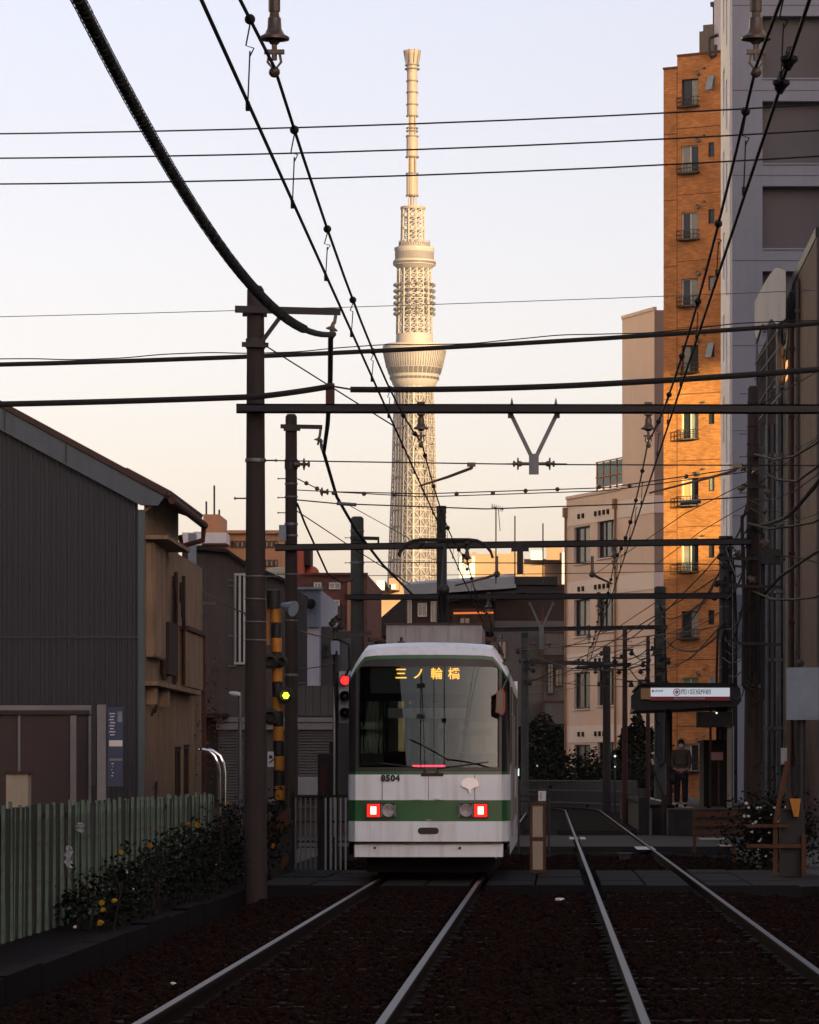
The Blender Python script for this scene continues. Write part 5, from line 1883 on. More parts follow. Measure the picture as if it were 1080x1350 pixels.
# ================================================================== HOUSE BEHIND THE TRAM
Y = 222.0
t = thing('house', 'dark old house with blue grey roof behind the tram', 'house', (XU(620, Y), Y, -0.4))
b = MB()
b.box(XU(533, Y), XU(650, Y), Y, Y + 10, -0.4, ZV(786, Y))
b.prism([P(533, 787, Y + .3), P(746, 787, Y + .3), P(746, 771, Y + .3), P(679, 771, Y + .3), P(533, 781, Y + .3)], (0, 3, 0))
b.build('wall', M['house_dark'], t)
b = MB()
b.box(XU(650, Y), XU(746, Y), Y - 0.5, Y + 10, -0.4, ZV(819, Y))
b.build('lower_wall', M['grey_house'], t)
b = MB()
b.box(XU(652, Y), XU(746, Y), Y - 0.2, Y + 10, ZV(818.8, Y), ZV(782, Y))
b.build('upper_wall', M['house_dark'], t)
for i in range(14):
    b = MB()
    u = 654 + i * 3.2
    b.box(XU(u, Y), XU(u + 2.7, Y), Y - 0.26, Y - 0.202, ZV(816, Y), ZV(788, Y))
    b.build('board', M['wood_dark'], t)
b = MB()
b.prism([P(532, 771, Y - 1), P(678, 760, Y - 1), P(681, 775, Y - 1), P(533, 785, Y - 1)], (0, 0.12, 0))
b.prism([P(532, 771, Y - 1) + Vector((0, .125, 0)), P(678, 760, Y - 1) + Vector((0, .125, 0)), P(678, 757, Y + 9), P(532, 768, Y + 9)], (0, 0, -0.1))
b.build('roof', M['blue_roof'], t)
b = MB()
b.box(XU(679, Y), XU(735, Y), Y - 0.8, Y + 9, ZV(772, Y), ZV(761, Y))
b.box(XU(681, Y), XU(746, Y), Y - 0.6, Y + 9, ZV(783, Y), ZV(773, Y))
b.prism([P(478, 836, Y - 0.5), P(531, 789, Y - 0.5), P(536, 787, Y - 0.5), P(536, 840, Y - 0.5)], (0, 8, 0))
b.prism([P(590, 788, Y - 1.4), P(690, 777, Y - 1.4), P(692, 781, Y - 1.4), P(590, 793, Y - 1.4)], (0, 1.3, 0))
b.build('dark_roof', M['black_roof'], t)
b = MB()
b.box(XU(597, Y), XU(652, Y), Y - 1.1, Y - 0.02, ZV(830, Y), ZV(807, Y))
bal_ = b.build('balcony', M['wood_dark'], t)
for i in range(17):
    b = MB()
    b.sphere(P(599.5 + i * 3.1, 808.5 - i * 0.05, Y - 1.2), 0.07, 8, 5)
    b.build('lantern', M['bulb'], bal_)
b = MB()
b.box(XU(598, Y), XU(652, Y), Y - 1.2, Y - 1.05, ZV(806, Y), ZV(804, Y))
b.build('balcony_rail', M['rust'], bal_)
for (u0, u1, v0, v1, fr, pn) in ((533.5, 543, 791, 822, 'frame_white', 'pane_pale'), (551, 563, 795, 813, 'frame_white', 'pane'), (568, 577, 793, 820, 'frame_white', 'pane_pale'), (606, 620, 814, 826, 'wood_dark', 'pane')):
    win_at(t, u0, u1, v0, v1, Y - (1.12 if u0 > 600 else 0), M[fr], M[pn], 1)
for (v0, v1) in ((836, 865), (927, 955)):
    b = MB()
    b.box(XU(718, Y), XU(748, Y), Y - 1.6, Y - 0.52, ZV(v1, Y), ZV(v0, Y))
    o = b.build('veranda', M['grey_house'], t)
    b = MB()
    b.box(XU(716, Y), XU(749, Y), Y - 1.7, Y - 0.51, ZV(v1 + 7, Y), ZV(v1 + 1, Y))
    b.build('veranda_floor', M['wood_dark'], o)
    b = MB()
    b.box(XU(717, Y), XU(749, Y), Y - 1.68, Y - 0.51, ZV(v0 - 0.5, Y), ZV(v0 - 3, Y))
    b.build('veranda_rail', M['rust'], o)
b = MB()
b.box(XU(714.5, Y), XU(717, Y), Y - 1.75, Y - 1.5, -0.4, ZV(800, Y))
b.box(XU(747, Y), XU(749.5, Y), Y - 1.75, Y - 1.5, -0.4, ZV(830, Y))
b.build('veranda_post', M['rust'], t)
for (u0, u1, v0, v1) in ((656, 668, 845, 870), (722, 730, 872, 915), (732, 742, 880, 905), (656, 672, 895, 925)):
    win_at(t, u0, u1, v0, v1, Y - 0.5, M['frame_dark'], M['pane'], 1)

# ================================================================== BEIGE BUILDING ON THE RIGHT
Lp, Rp = Vector((XU(747, 201), 201, 0)), Vector((XU(863, 190), 190, 0))
FB = Face((Lp.x, Lp.y, 0), (Rp - Lp)[:2])
LEN = (Rp - Lp).length


def a_of(fc, u):
    kq = (u - CX) / F
    return (kq * fc.o.y - fc.o.x) / (fc.e.x - kq * fc.e.y)


def y_of(fc, u): return fc.o.y + fc.e.y * a_of(fc, u)


t = thing('office_building', 'beige building with pale pink bands and dark windows left of the orange tower', 'building', (Lp.x, Lp.y, -0.4))
ztop = None
zr = ZV(659, 201)
aw = a_of(FB, 820.5)
zr2 = ZV(421, y_of(FB, 820.5))
wins = []
for fl_ in range(4):
    dz = -3.67 * fl_
    for (u0, u1, v0, v1) in ((757, 778, 696, 741), (788, 811, 688, 733)):
        ya, yb = y_of(FB, u0), y_of(FB, u1)
        ym = (ya + yb) / 2
        wins.append((a_of(FB, u0), a_of(FB, u1), ZV((v0 + v1) / 2, ym) - 0.93 + dz, ZV((v0 + v1) / 2, ym) + 0.93 + dz))
wins = [w for w in wins if w[2] > 1.0]
b = MB()
FB.wall(b, 0, aw, -0.4, zr, wins, 0.25)
FB.wall(b, aw, LEN, -0.4, zr2, [], 0.25)
b.add([FB.p(0, zr), FB.p(aw, zr), FB.p(aw, zr, -9), FB.p(0, zr, -9)], [(0, 1, 2, 3)])
b.add([FB.p(aw, zr2), FB.p(LEN, zr2), FB.p(LEN, zr2, -9), FB.p(aw, zr2, -9)], [(0, 1, 2, 3)])
b.add([FB.p(aw, zr), FB.p(aw, zr2), FB.p(aw, zr2, -9), FB.p(aw, zr, -9)], [(3, 2, 1, 0)])
b.add([FB.p(0, -0.4), FB.p(0, zr), FB.p(0, zr, -9), FB.p(0, -0.4, -9)], [(3, 2, 1, 0)])
b.add([FB.p(0, -0.4, -9), FB.p(LEN, -0.4, -9), FB.p(LEN, zr2, -9), FB.p(0, zr, -9)], [(3, 2, 1, 0)])
b.build('wall', M['beige'], t)
# front wall turned to the camera, its shade put into a darker beige
b = MB()
b.box(Rp.x + 0.003, Rp.x + 4, Rp.y + 0.02, Rp.y + 9, -0.4, zr2)
b.build('end_wall', pm('beige_end_wall_shaded', (0.34, 0.28, 0.26), (0.30, 0.245, 0.225), 0.5, 0.9, bump=0.1), t)
for i, zc in enumerate((ZV(684, 201), ZV(684, 201) - 3.67, ZV(684, 201) - 7.34, ZV(684, 201) - 11.0)):
    b = MB()
    FB.box(b, -0.03, LEN + 0.02, zc - 0.42, zc + 0.42, 0.001, 0.03)
    b.box(Rp.x + 0.01, Rp.x + 4, Rp.y - 0.02, Rp.y + 0.019, zc - 0.42, zc + 0.42)
    b.build('pale_band', M['beige_band'], t)
    for (ua, n_) in ((764, 2), (786, 4)):
        for j in range(n_):
            k = MB()
            a = a_of(FB, ua + j * 5.5)
            FB.box(k, a, a + 0.16, zc - 0.12, zc + 0.12, 0.031, 0.12)
            k.build('vent', M['wood_dark'], t)
b = MB()
FB.box(b, -0.02, aw, zr + 0.002, zr + 0.16, -0.12, 0.05)
b.build('parapet', M['beige'], t)
b = MB()
FB.box(b, aw - 0.02, LEN, zr2 + 0.002, zr2 + 0.16, -0.12, 0.05)
b.build('parapet', M['beige'], t)
b = MB()
for u in (748, 813.5):
    a = a_of(FB, u)
    b.cyl(FB.p(a, -0.3, 0.1), FB.p(a, zr - 0.5, 0.1), 0.055, n=8)
    FB.box(b, a - 0.12, a + 0.12, zr - 0.9, zr - 0.4, 0.04, 0.22)
b.build('downpipe', M['orange_apt'], t)
for i, w in enumerate(wins):
    FB.window(t, w, M['frame_dark'], (M['pane'], M['pane_pale']) if i in (0, 2, 5) else (M['pane'], M['pane'], M['pane_pale']), 1 if i % 2 == 0 else 2, 0.2, 0.09, sill=M['beige_band'])
# roof railing with screens
b = MB()
a0, a1 = a_of(FB, 776), aw - 0.05
zb_, zt_ = zr + 0.17, ZV(610, y_of(FB, 776))
for i in range(6):
    a = a0 + (a1 - a0) * i / 5
    FB.box(b, a - 0.035, a + 0.035, zb_, zt_, -0.5, -0.43)
for z in (zb_ + 0.25, (zb_ + zt_) / 2, zt_): FB.box(b, a0, a1, z - 0.03, z + 0.03, -0.42, -0.38)
rl = b.build('roof_railing', M['gold_trim'], t)
for i in range(5):
    k = MB()
    aa = a0 + (a1 - a0) * i / 5
    FB.box(k, aa + 0.04, aa + (a1 - a0) / 5 - 0.04, zb_ + 0.3, zt_ - 0.05, -0.48, -0.455)
    k.build('screen', M['amber_screen'], rl)

# ================================================================== ORANGE BRICK TOWER
YR = 178.0
XR = XU(952.5, YR)
SO = 0.5 / 0.8660254
tt = (XR - (875 - CX) / F * YR) / (1 + SO * (875 - CX) / F)
FO = Face((XR - tt, YR + SO * tt, 0), (0.8660254, -0.5))
LO = tt / 0.8660254
t = thing('apartment_tower', 'orange brick apartment tower with a golden patch of sunlight', 'building', (XR - tt, YR + SO * tt, -0.4))
zl = ZV(92, YR + SO * tt)
aS = a_of(FO, 893)
zS = ZV(75, y_of(FO, 893))
PER = 87.7
big, small = [], []
for i in range(11):
    vc = 122 + PER * i
    ym = y_of(FO, 910)
    zc = ZV(vc, ym)
    if zc < 1.5: break
    big.append((a_of(FO, 898.5), a_of(FO, 921), zc - 0.62, zc + 0.62))
    ym = y_of(FO, 938)
    zc = ZV(vc - 13 + i * 0.4, ym)
    small.append((a_of(FO, 934), a_of(FO, 942), zc - 0.33, zc + 0.33))
b = MB()
FO.wall(b, 0, aS, -0.4, zl, [], 0.2)
FO.wall(b, aS, LO, -0.4, zS, big + small, 0.18)
b.add([FO.p(0, zl), FO.p(aS, zl), FO.p(aS, zl, -8), FO.p(0, zl, -8)], [(0, 1, 2, 3)])
b.add([FO.p(aS, zS), FO.p(LO, zS), FO.p(LO, zS, -8), FO.p(aS, zS, -8)], [(0, 1, 2, 3)])
b.add([FO.p(aS, zl), FO.p(aS, zS), FO.p(aS, zS, -8), FO.p(aS, zl, -8)], [(3, 2, 1, 0)])
b.add([FO.p(0, -0.4), FO.p(0, zl), FO.p(0, zl, -8), FO.p(0, -0.4, -8)], [(3, 2, 1, 0)])
b.add([FO.p(LO, -0.4), FO.p(LO, zS), FO.p(LO, zS, -8), FO.p(LO, -0.4, -8)], [(0, 1, 2, 3)])
b.build('wall', M['orange_brick'], t)
b = MB()
FO.box(b, -0.02, aS - 0.002, zl + 0.002, zl + 0.1, -0.2, 0.04)
FO.box(b, aS, LO + 0.02, zS + 0.002, zS + 0.1, -0.2, 0.04)
b.build('coping', M['orange_seam'], t)
for i in range(11):
    z = ZV(168 + PER * i, y_of(FO, 915))
    if z < 1: break
    b = MB()
    FO.box(b, 0.0, aS - 0.03, z - 0.22, z - 0.185, 0.001, 0.006)
    FO.box(b, aS, LO - 0.01, z - 0.02, z + 0.015, 0.001, 0.006)
    b.build('floor_joint', M['orange_seam'], t)
b = MB()
FO.box(b, aS - 0.02, aS + 0.01, 0, zl - 0.02, 0.001, 0.005)
b.build('vertical_joint', M['orange_seam'], t)
for i, w in enumerate(big):
    if i == 9: pp = M['pane_green']
    elif i == 6: pp = (M['sunset_glow_pane'], M['pane'])  # warm glow painted on one pane
    else: pp = [(M['pane'], M['pane_pale']), (M['pane_pale'], M['pane']), (M['pane'], M['pane_pale'])][i % 3]
    wo = FO.window(t, w, M['frame_white'] if i % 4 else M['frame_dark'], pp, 1, 0.16, 0.05)
    k = MB()
    a0, a1 = w[0] - 0.14, w[1] + 0.06
    z0 = w[2] - 0.02
    for z in (z0 + 0.03, z0 + 0.22, z0 + 0.42):
        FO.box(k, a0, a1, z - 0.016, z + 0.016, 0.20, 0.235)
        FO.box(k, a0, a0 + 0.03, z - 0.016, z + 0.016, 0.0, 0.2)
        FO.box(k, a1 - 0.03, a1, z - 0.016, z + 0.016, 0.0, 0.2)
    for j in range(7):
        a = a0 + (a1 - a0 - 0.02) * j / 6
        FO.box(k, a, a + 0.018, z0 + 0.031, z0 + 0.41, 0.205, 0.23)
    FO.box(k, a0, a1, z0 - 0.03, z0 + 0.0, 0.0, 0.24)
    k.build('window_guard', M['frame_dark'], t)
for i, w in enumerate(small):
    FO.window(t, w, M['frame_dark'] if i != 9 else M['frame_white'], M['pane'] if i % 3 else M['pane_pale'], 0, 0.1, 0.04)
    if i in (0, 4):
        k = MB()
        zt0 = w[3]
        k.add([FO.p(w[0], zt0, 0.01), FO.p(w[1], zt0, 0.01), FO.p(w[1], w[2] - 0.02, 0.32), FO.p(w[0], w[2] - 0.02, 0.32), FO.p(w[0], zt0, 0.03), FO.p(w[1], zt0, 0.03), FO.p(w[1], w[2] - 0.02, 0.34), FO.p(w[0], w[2] - 0.02, 0.34)],
              [(0, 1, 2, 3), (7, 6, 5, 4), (0, 3, 7, 4), (1, 5, 6, 2), (3, 2, 6, 7), (0, 4, 5, 1)])
        k.build('tilted_sash', M['bluegalv'], t)
    for (u, dv, r) in ((919.5, -25, 0.05), (921.5, -22, 0.09), (929, -29, 0.05)):
        zc = (w[2] + w[3]) / 2 + 0.0
        k = MB()
        q = FO.p(a_of(FO, u), zc - (dv + 13 + 22) * 0.0345 + 0.9, 0.0)
        k.lathe(q, [(r, 0), (r, 0.05), (r * 0.75, 0.12), (0.01, 0.14)], 10, FO.n)
        k.build('vent_cap', M['galv'], t, True)
b = MB()
q = [(950, 47), (940, 50), (938, 56), (938, 72), (941, 76), (946, 74), (947, 60)]
b.tube([FO.p(a_of(FO, u), ZV(v, y_of(FO, u)), 0.22) for u, v in q], 0.085, 8)
b.build('duct', M['frame_dark'], t, True)
b = MB()
FO.box(b, a_of(FO, 914), a_of(FO, 931), zS, ZV(40, 179), -2.2, -0.6)
FO.box(b, a_of(FO, 919), a_of(FO, 931), ZV(40, 179), ZV(32, 179), -2.2, -0.6)
b.build('roof_hut', M['tile_pale'], t)
b = MB()
FO.box(b, a_of(FO, 931.5), LO - 0.05, zS + 0.1, ZV(-20, 179), -3.2, -0.75)
b.build('penthouse', M['lav_wall'], t)
b = MB()
for i in range(3): FO.box(b, a_of(FO, 921 + i * 3), a_of(FO, 922.5 + i * 3), ZV(32, 179), ZV(2, 179), -1.6, -1.4)
FO.box(b, a_of(FO, 919), a_of(FO, 931), ZV(4, 179), ZV(-2, 179), -1.7, -1.3)
b.build('roof_frame', M['frame_dark'], t)

# ================================================================== GREY TOWER BLOCK
YG = 140.0
XG = XU(963, YG)
t = thing('apartment_tower', 'tall plain grey tower block with recessed panels and a pale side, far right', 'building', (XG, YG, -0.4))
FG = Face((XG, YG, 0), (1, 0))
ZT = 34.0
rec = []
zb = ZV(327, YG)
for i in range(-3, 9):
    z0 = zb - i * 3.02 if True else 0
    if z0 < 1.0 or z0 + 2.2 > ZT - 0.5: continue
    rec.append((XU(1005.5, YG) - XG, 3.6, z0, z0 + 2.2))
b = MB()
FG.wall(b, 0.07, 4.2, -0.4, ZT, rec, 0.45)
b.build('front_wall', M['grey_wall'], t)
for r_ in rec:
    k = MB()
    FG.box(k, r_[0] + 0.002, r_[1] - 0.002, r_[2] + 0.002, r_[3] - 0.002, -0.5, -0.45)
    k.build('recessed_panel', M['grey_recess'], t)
    k = MB()
    FG.box(k, r_[0], r_[1], r_[2] - 0.06, r_[2] - 0.003, -0.3, 0.05)
    k.build('recess_sill', M['grey_wall'], t)
b = MB()
for i in range(9):
    z = zb + 2.2 + 0.38 - 3.02 * (i - 2)
    FG.box(b, 0.08, 4.19, z - 0.012, z + 0.012, 0.001, 0.012)
b.build('floor_joint', M['grey_recess'], t)
FS = Face((XG, XG * F / (950.5 - CX), 0), (0, -1))
sl_ = FS.o.y - YG
wn_ = []
for i in range(12):
    z0 = ZV(150, 145) - 3.02 * (i - 2)
    if z0 < 2 or z0 > 32: continue
    wn_.append((2.0, 3.1, z0, z0 + 1.7))
    wn_.append((4.4, 5.4, z0 - 0.9, z0 + 0.9))
b = MB()
FS.wall(b, 0, sl_ - 0.07, -0.4, ZT, wn_, 0.3)
b.build('side_wall', M['lav_side'], t)
for w in wn_: FS.window(t, w, M['frame_dark'], M['pane'], 0, 0.25, 0.05)
b = MB()
b.box(XG - 0.02, XG + 0.069, YG - 0.02, YG + 0.06, -0.4, ZT)
b.build('corner_trim', M['frame_white'], t)
b = MB()
b.box(XG + 0.07, XG + 4.2, YG + 0.6, FS.o.y, -0.4, ZT - 0.02)
b.build('core', M['grey_wall'], t)

# ================================================================== BROWN TILED BUILDING AT THE RIGHT EDGE
XB = 6.2
t = thing('shop_building', 'narrow brown tiled building with pipes and torn tarpaulin on the right edge', 'building', (XB, 106, -0.4))
FR = Face((XB, 118.5, 0), (0, -1))
zt1, zt2 = ZV(360, 99), ZV(455, 112)
b = MB()
hw = [(118.5 - 106.6, 118.5 - 103.4, ZV(507, 105), ZV(448, 105)), (118.5 - 109.4, 118.5 - 106.6, 5.4, 7.4), (118.5 - 109.4, 118.5 - 106.6, 2.6, 4.4)]
FR.wall(b, 17.2, 26, -0.4, zt1, [], 0.2)
b.add([(XB, 101.3, zt1), (XB, 92.5, zt1), (XB + 6, 92.5, zt1), (XB + 6, 101.3, zt1)], [(0, 1, 2, 3)])
b.build('tiled_wall', M['tile_brown'], t)
b = MB()
FR.wall(b, 0, 17.2, -0.4, zt2 + 0.4, hw, 0.2)
b.build('panel_wall', M['tile_pale'], t)
b = MB()
b.box(XB + 0.03, XB + 6, 118.4, 118.6, -0.4, zt2)
b.box(XB + 0.0, XB + 6, 92.4, 92.5, -0.4, zt1)
b.build('end_wall', M['tile_pale'], t)
for i, w in enumerate(hw): FR.window(t, w, M['frame_dark'], M['sunset_glow_pane'] if i == 0 else M['pane'], 0, 0.12, 0.12, bars=2)  # first pane carries the painted sunset reflection
for i in range(34):
    k = MB()
    a = 0.15 + i * 0.50
    if any(h[0] - 0.1 < a < h[1] + 0.1 for h in hw[:1]): continue
    FR.box(k, a, a + 0.06, 0.2, zt2 + 0.3, 0.001, 0.05)
    k.build('panel_rib', M['tile_pale'], t)
for (u, d, r, m_, v0, v1) in ((1028, 0.12, 0.10, 'galv', 380, 1075), (1044, 0.08, 0.06, 'rust', 420, 1010), (1052, 0.06, 0.05, 'tile_pale', 370, 1040), (1012, 0.15, 0.07, 'galv', 560, 1075), (1020, 0.1, 0.05, 'tile_pale', 560, 1060)):
    k = MB()
    y = (XB - d) * F / (u - CX)
    k.cyl((XB - d, y, ZV(v1, y)), (XB - d, y, ZV(v0, y)), r, n=10)
    for v in range(v0 + 40, v1, 90): k.box(XB - d - r - 0.03, XB, y - r - 0.02, y + r + 0.02, ZV(v, y) - 0.04, ZV(v, y) + 0.04)
    k.build('downpipe', M[m_], t)
b = MB()
b.prism([(XB - 0.02, 101.3, zt1), (XB - 0.02, 104.5, zt1 - 1.6), (XB - 0.02, 104.6, zt1 - 1.3), (XB - 0.02, 101.3, zt1 + 0.25), (XB - 0.02, 92.5, zt1 + 0.25), (XB - 0.02, 92.5, zt1)], (0.25, 0, 0))
b.build('roof_edge', M['frame_dark'], t)
# tarpaulin on a scaffold
ta = thing('tarpaulin', 'grey torn tarpaulin hung over scaffold poles on the building corner', 'tarpaulin', (XB - 0.2, 112, 10))
b = MB()
nu, nv = 14, 10
vs = []
for i in range(nu + 1):
    u = 995 + (1036 - 995) * i / nu
    top = float(np.interp(u, [995, 1005, 1015, 1023, 1030, 1036], [398, 378, 362, 352, 354, 357]))
    bot = float(np.interp(u, [995, 998, 1005, 1010, 1017, 1023, 1036], [438, 447, 424, 432, 418, 428, 420]))
    for j in range(nv + 1):
        v = top + (bot - top) * j / nv
        fold = 0.045 * math.sin(i * 1.15) * (0.25 + 0.75 * j / nv)
        vs.append(P(u, v, (5.95 + fold - 0.1) * F / (u - CX)))
w = nv + 1
b.add(vs, [(i * w + j, i * w + j + 1, (i + 1) * w + j + 1, (i + 1) * w + j) for i in range(nu) for j in range(nv)])
b.add([v + Vector((0.01, 0.03, 0)) for v in vs], [(i * w + j, (i + 1) * w + j, (i + 1) * w + j + 1, i * w + j + 1) for i in range(nu) for j in range(nv)])
b.build('sheet', M['tarp'], ta, True)
b = MB()
for (u0, v0, u1, v1) in ((998, 440, 998, 640), (1026, 352, 1026, 640), (1012, 380, 1012, 640), (996, 480, 1030, 430), (996, 500, 1030, 455), (996, 540, 1022, 500), (996, 560, 1030, 520), (998, 452, 1026, 360)):
    b.cyl(P(u0, v0, 6.0 * F / (u0 - CX)), P(u1, v1, 6.0 * F / (u1 - CX)), 0.035, n=6)
b.build('scaffold_pole', M['galv'], ta)
# pale blue hoarding between the towers and brown pole
t = thing('metal_cabinet', 'tall pale blue metal cabinets standing behind the brown pole', 'cabinet', (XU(984, 112), 112, -0.3))
for (u0, u1, v0, v1) in ((968, 984, 784, 868), (985.5, 1003, 800, 880), (1003, 1018, 786, 838)):
    b = MB()
    b.box(XU(u0, 112), XU(u1, 112), 112, 112.5, ZV(v1, 112), ZV(v0, 112))
    o = b.build('cabinet', M['bluegalv'], t)
    b = MB()
    for v in (v0 + 25, v1 - 20): b.cyl(P((u0 + u1) / 2, v, 111.98), P((u0 + u1) / 2, v, 112), 0.05, n=8)
    b.build('latch', DK, o)
b = MB()
for u in (970, 1000, 1015): b.cyl(P(u, 870, 112.2), Vector((XU(u, 112.2), 112.2, -0.4)), 0.05, n=6)
b.build('stand', DK, t)

# ================================================================== LEFT HOUSE WITH DARK SIDING
YH = 58.0
WX = XU(190, YH)              # its right-hand corner
t = thing('house', 'house with dark corrugated gable and stained ochre side wall on the left', 'house', (WX, YH, -0.3))


def roofz(x):                 # top of the verge at the gable
    u = CX + x * F / YH
    return ZV(548 + (u - 20) * 0.5404, YH)


b = MB()
x = -13.6
vs = []
i = 0
while x < WX - 0.09:
    d = (0.0, 0.0, 0.018, 0.018)[i % 4]
    vs += [(x, YH + d, -0.3), (x, YH + d, roofz(x) - 0.12)]
    x += (0.028, 0.012, 0.028, 0.012)[i % 4]
    i += 1
b.add(vs, [(2 * k_, 2 * k_ + 2, 2 * k_ + 3, 2 * k_ + 1) for k_ in range(len(vs) // 2 - 1)])
b.build('corrugated_wall', M['siding'], t)
b = MB()
b.box(-13.6, WX - 0.1, YH - 0.012, YH - 0.002, ZV(840, YH) - 0.02, ZV(840, YH) + 0.02)
b.build('joint_flashing', M['siding'], t)
b = MB()
b.box(WX - 0.09, WX + 0.01, YH - 0.02, YH + 0.03, -0.3, ZV(672, YH))
b.build('corner_flashing', M['flash'], t)
xe = XU(218, YH)
b = MB()
pts = [(-13.6, roofz(-13.6)), (xe, roofz(xe)), (XU(209, YH), ZV(667, YH)), (XU(186, YH), ZV(666.5, YH)), (-13.6, roofz(-13.6) - 0.34)]
b.prism([(a, YH - 0.10, z) for a, z in pts], (0, 0.09, 0))
b.build('verge_board', M['flash'], t)
b = MB()
for i, xx in enumerate((-8.05, -7.15)):
    z = roofz(xx)
    b.prism([(xx, YH - 0.112, z - 0.02), (xx + 0.03, YH - 0.112, z - 0.035), (xx + 0.03, YH - 0.112, z - 0.31), (xx, YH - 0.112, z - 0.30)], (0, 0.011, 0))
b.build('board_joint', M['siding'], t)
sl_ = 0.5404
b = MB()
za, zb_ = roofz(-13.6) + 0.01, roofz(xe) + 0.01
b.add([(-13.6, YH - 0.14, za), (xe, YH - 0.14, zb_), (xe, YH + 5.4, zb_), (-13.6, YH + 5.4, za), (-13.6, YH - 0.14, za + 0.09), (xe + 0.05, YH - 0.14, zb_ + 0.07), (xe + 0.05, YH + 5.4, zb_ + 0.07), (-13.6, YH + 5.4, za + 0.09)],
      [(0, 3, 2, 1), (4, 5, 6, 7), (0, 1, 5, 4), (1, 2, 6, 5), (2, 3, 7, 6), (3, 0, 4, 7)])
b.build('roof', M['roof_tile'], t)
for i in range(19):            # tile ends along the eave
    k = MB()
    y = YH + 0.0 + i * 0.285
    k.cyl((xe + 0.07, y, zb_ + 0.0), (xe - 0.6, y, zb_ + 0.0 + 0.66 * sl_), 0.075, n=8)
    k.build('eave_tile', M['roof_tile'], t)
b = MB()
b.tube([(xe + 0.10, YH - 0.05, zb_ - 0.06), (xe + 0.10, YH + 5.45, zb_ - 0.09)], 0.06, 8)
b.tube([(xe + 0.10, YH + 5.3, zb_ - 0.09), (xe + 0.08, YH + 5.35, zb_ - 0.33), (xe - 0.25, YH + 5.4, zb_ - 0.42), (xe - 0.30, YH + 5.42, zb_ - 0.25)], 0.045, 8)
b.build('gutter', M['rust'], t)
FW = Face((WX, YH + 0.035, 0), (0, 1))
hl = [(4.2, 5.3, 2.7, 4.55), (4.7, 6.0, -0.1, 1.85), (6.2, 7.4, -0.1, 1.9)]
b = MB()
FW.wall(b, 0, 9.6, -0.3, 4.95, hl, 0.15)
FW.wall(b, -0.03, 5.3, 4.95, roofz(WX) - 0.05, [], 0.1)
b.add([(WX, YH + 0.01, roofz(WX) - 0.06), (xe, YH + 0.01, zb_ - 0.01), (xe, YH + 5.35, zb_ - 0.01), (WX, YH + 5.35, roofz(WX) - 0.06)], [(0, 3, 2, 1)])
b.add([(WX, YH - 0.005, roofz(WX) - 0.06), (WX, YH - 0.005, zb_ - 0.25), (xe - 0.02, YH - 0.005, zb_ - 0.02)], [(0, 1, 2)])
b.add([FW.p(9.6, -0.3), FW.p(9.6, 4.95), FW.p(9.6, 4.95, -7), FW.p(9.6, -0.3, -7)], [(3, 2, 1, 0)])
b.build('side_wall', M['mortar'], t)
FW.window(t, hl[0], M['wood_dark'], M['pane_pale'], 1, 0.1, 0.06)
FW.window(t, hl[1], M['wood_dark'], M['pane'], 1, 0.1, 0.07)
FW.window(t, hl[2], M['wood_dark'], M['pane'], 1, 0.1, 0.07)
b = MB()
FW.box(b, 0.25, 1.95, 3.15, 4.85, 0.001, 0.11)
o = b.build('shutter_box', M['mortar'], t)
for i in range(5):
    k = MB()
    FW.box(k, 0.27 + i * 0.34, 0.58 + i * 0.34, 3.17, 4.83, 0.111, 0.125)
    k.build('board', M['mortar'], o)
b = MB()
FW.box(b, 0.1, 3.6, 4.88, 4.94, 0.0, 0.34)
b.build('canopy', M['mortar'], t)
b = MB()
FW.box(b, 0.05, 7.2, 2.72, 2.79, 0.0, 0.20)
FW.box(b, 0.35, 0.6, 2.45, 2.72, 0.0, 0.14)
FW.box(b, 2.2, 2.45, 2.45, 2.72, 0.0, 0.14)
b.build('lower_canopy', M['mortar'], t)
b = MB()
FW.box(b, 2.3, 3.6, 2.95, 3.75, 0.0, 0.14)
o = b.build('planter_box', M['wood_dark'], t)
b = MB()
FW.box(b, 5.4, 8.4, 2.83, 3.72, 0.0, 0.13)
o = b.build('balcony', M['mortar'], t)
b = MB()
FW.box(b, 5.35, 8.45, 3.73, 3.80, -0.02, 0.17)
FW.box(b, 8.3, 8.45, 0.3, 3.73, 0.10, 0.17)
b.build('balcony_rail', M['rust'], o)
for a in (2.15, 4.05, 5.35):
    k = MB()
    k.cyl(FW.p(a, 2.85, 0.08), FW.p(a, 4.6, 0.08), 0.03, n=8)
    k.build('drain_pipe', M['wood_dark'], t)
k = MB()
for i in range(5):
    q = FW.p(3.6 + i * 0.12, 4.25 - i * 0.12 + (i % 2) * 0.1, 0.2)
    k.tube([q + Vector((0.0, 0.13 * math.cos(a), 0.16 * math.sin(a))) for a in [2 * math.pi * j / 10 for j in range(11)]], 0.012, 4)
k.build('wire_coil', M['cable'], t)
k = MB()
for (a, z0, z1) in ((0.9, 2.3, 2.45), (0.9, 0.2, 1.3)):
    k.tube([FW.p(a, z0, 0.02), FW.p(a + 0.3, z1, 0.06), FW.p(a + 0.5, z1 - 0.1, 0.02)], 0.02, 5)
k.build('conduit', M['wood_dark'], t)
vn = thing('dry_vine', 'dry reddish vine hanging on the ochre house corner', 'vine', tuple(FW.p(8.3, 2.4, 0.5)))
pts = np.array(FW.p(8.35, 2.3, 0.25)) + RNG.normal(size=(260, 3)) * np.array([0.10, 0.16, 0.55])
leaves('foliage', pm('dry_leaf', (0.12, 0.05, 0.035), (0.07, 0.03, 0.02), 6, 0.8, bump=0), pts, 0.035, vn)

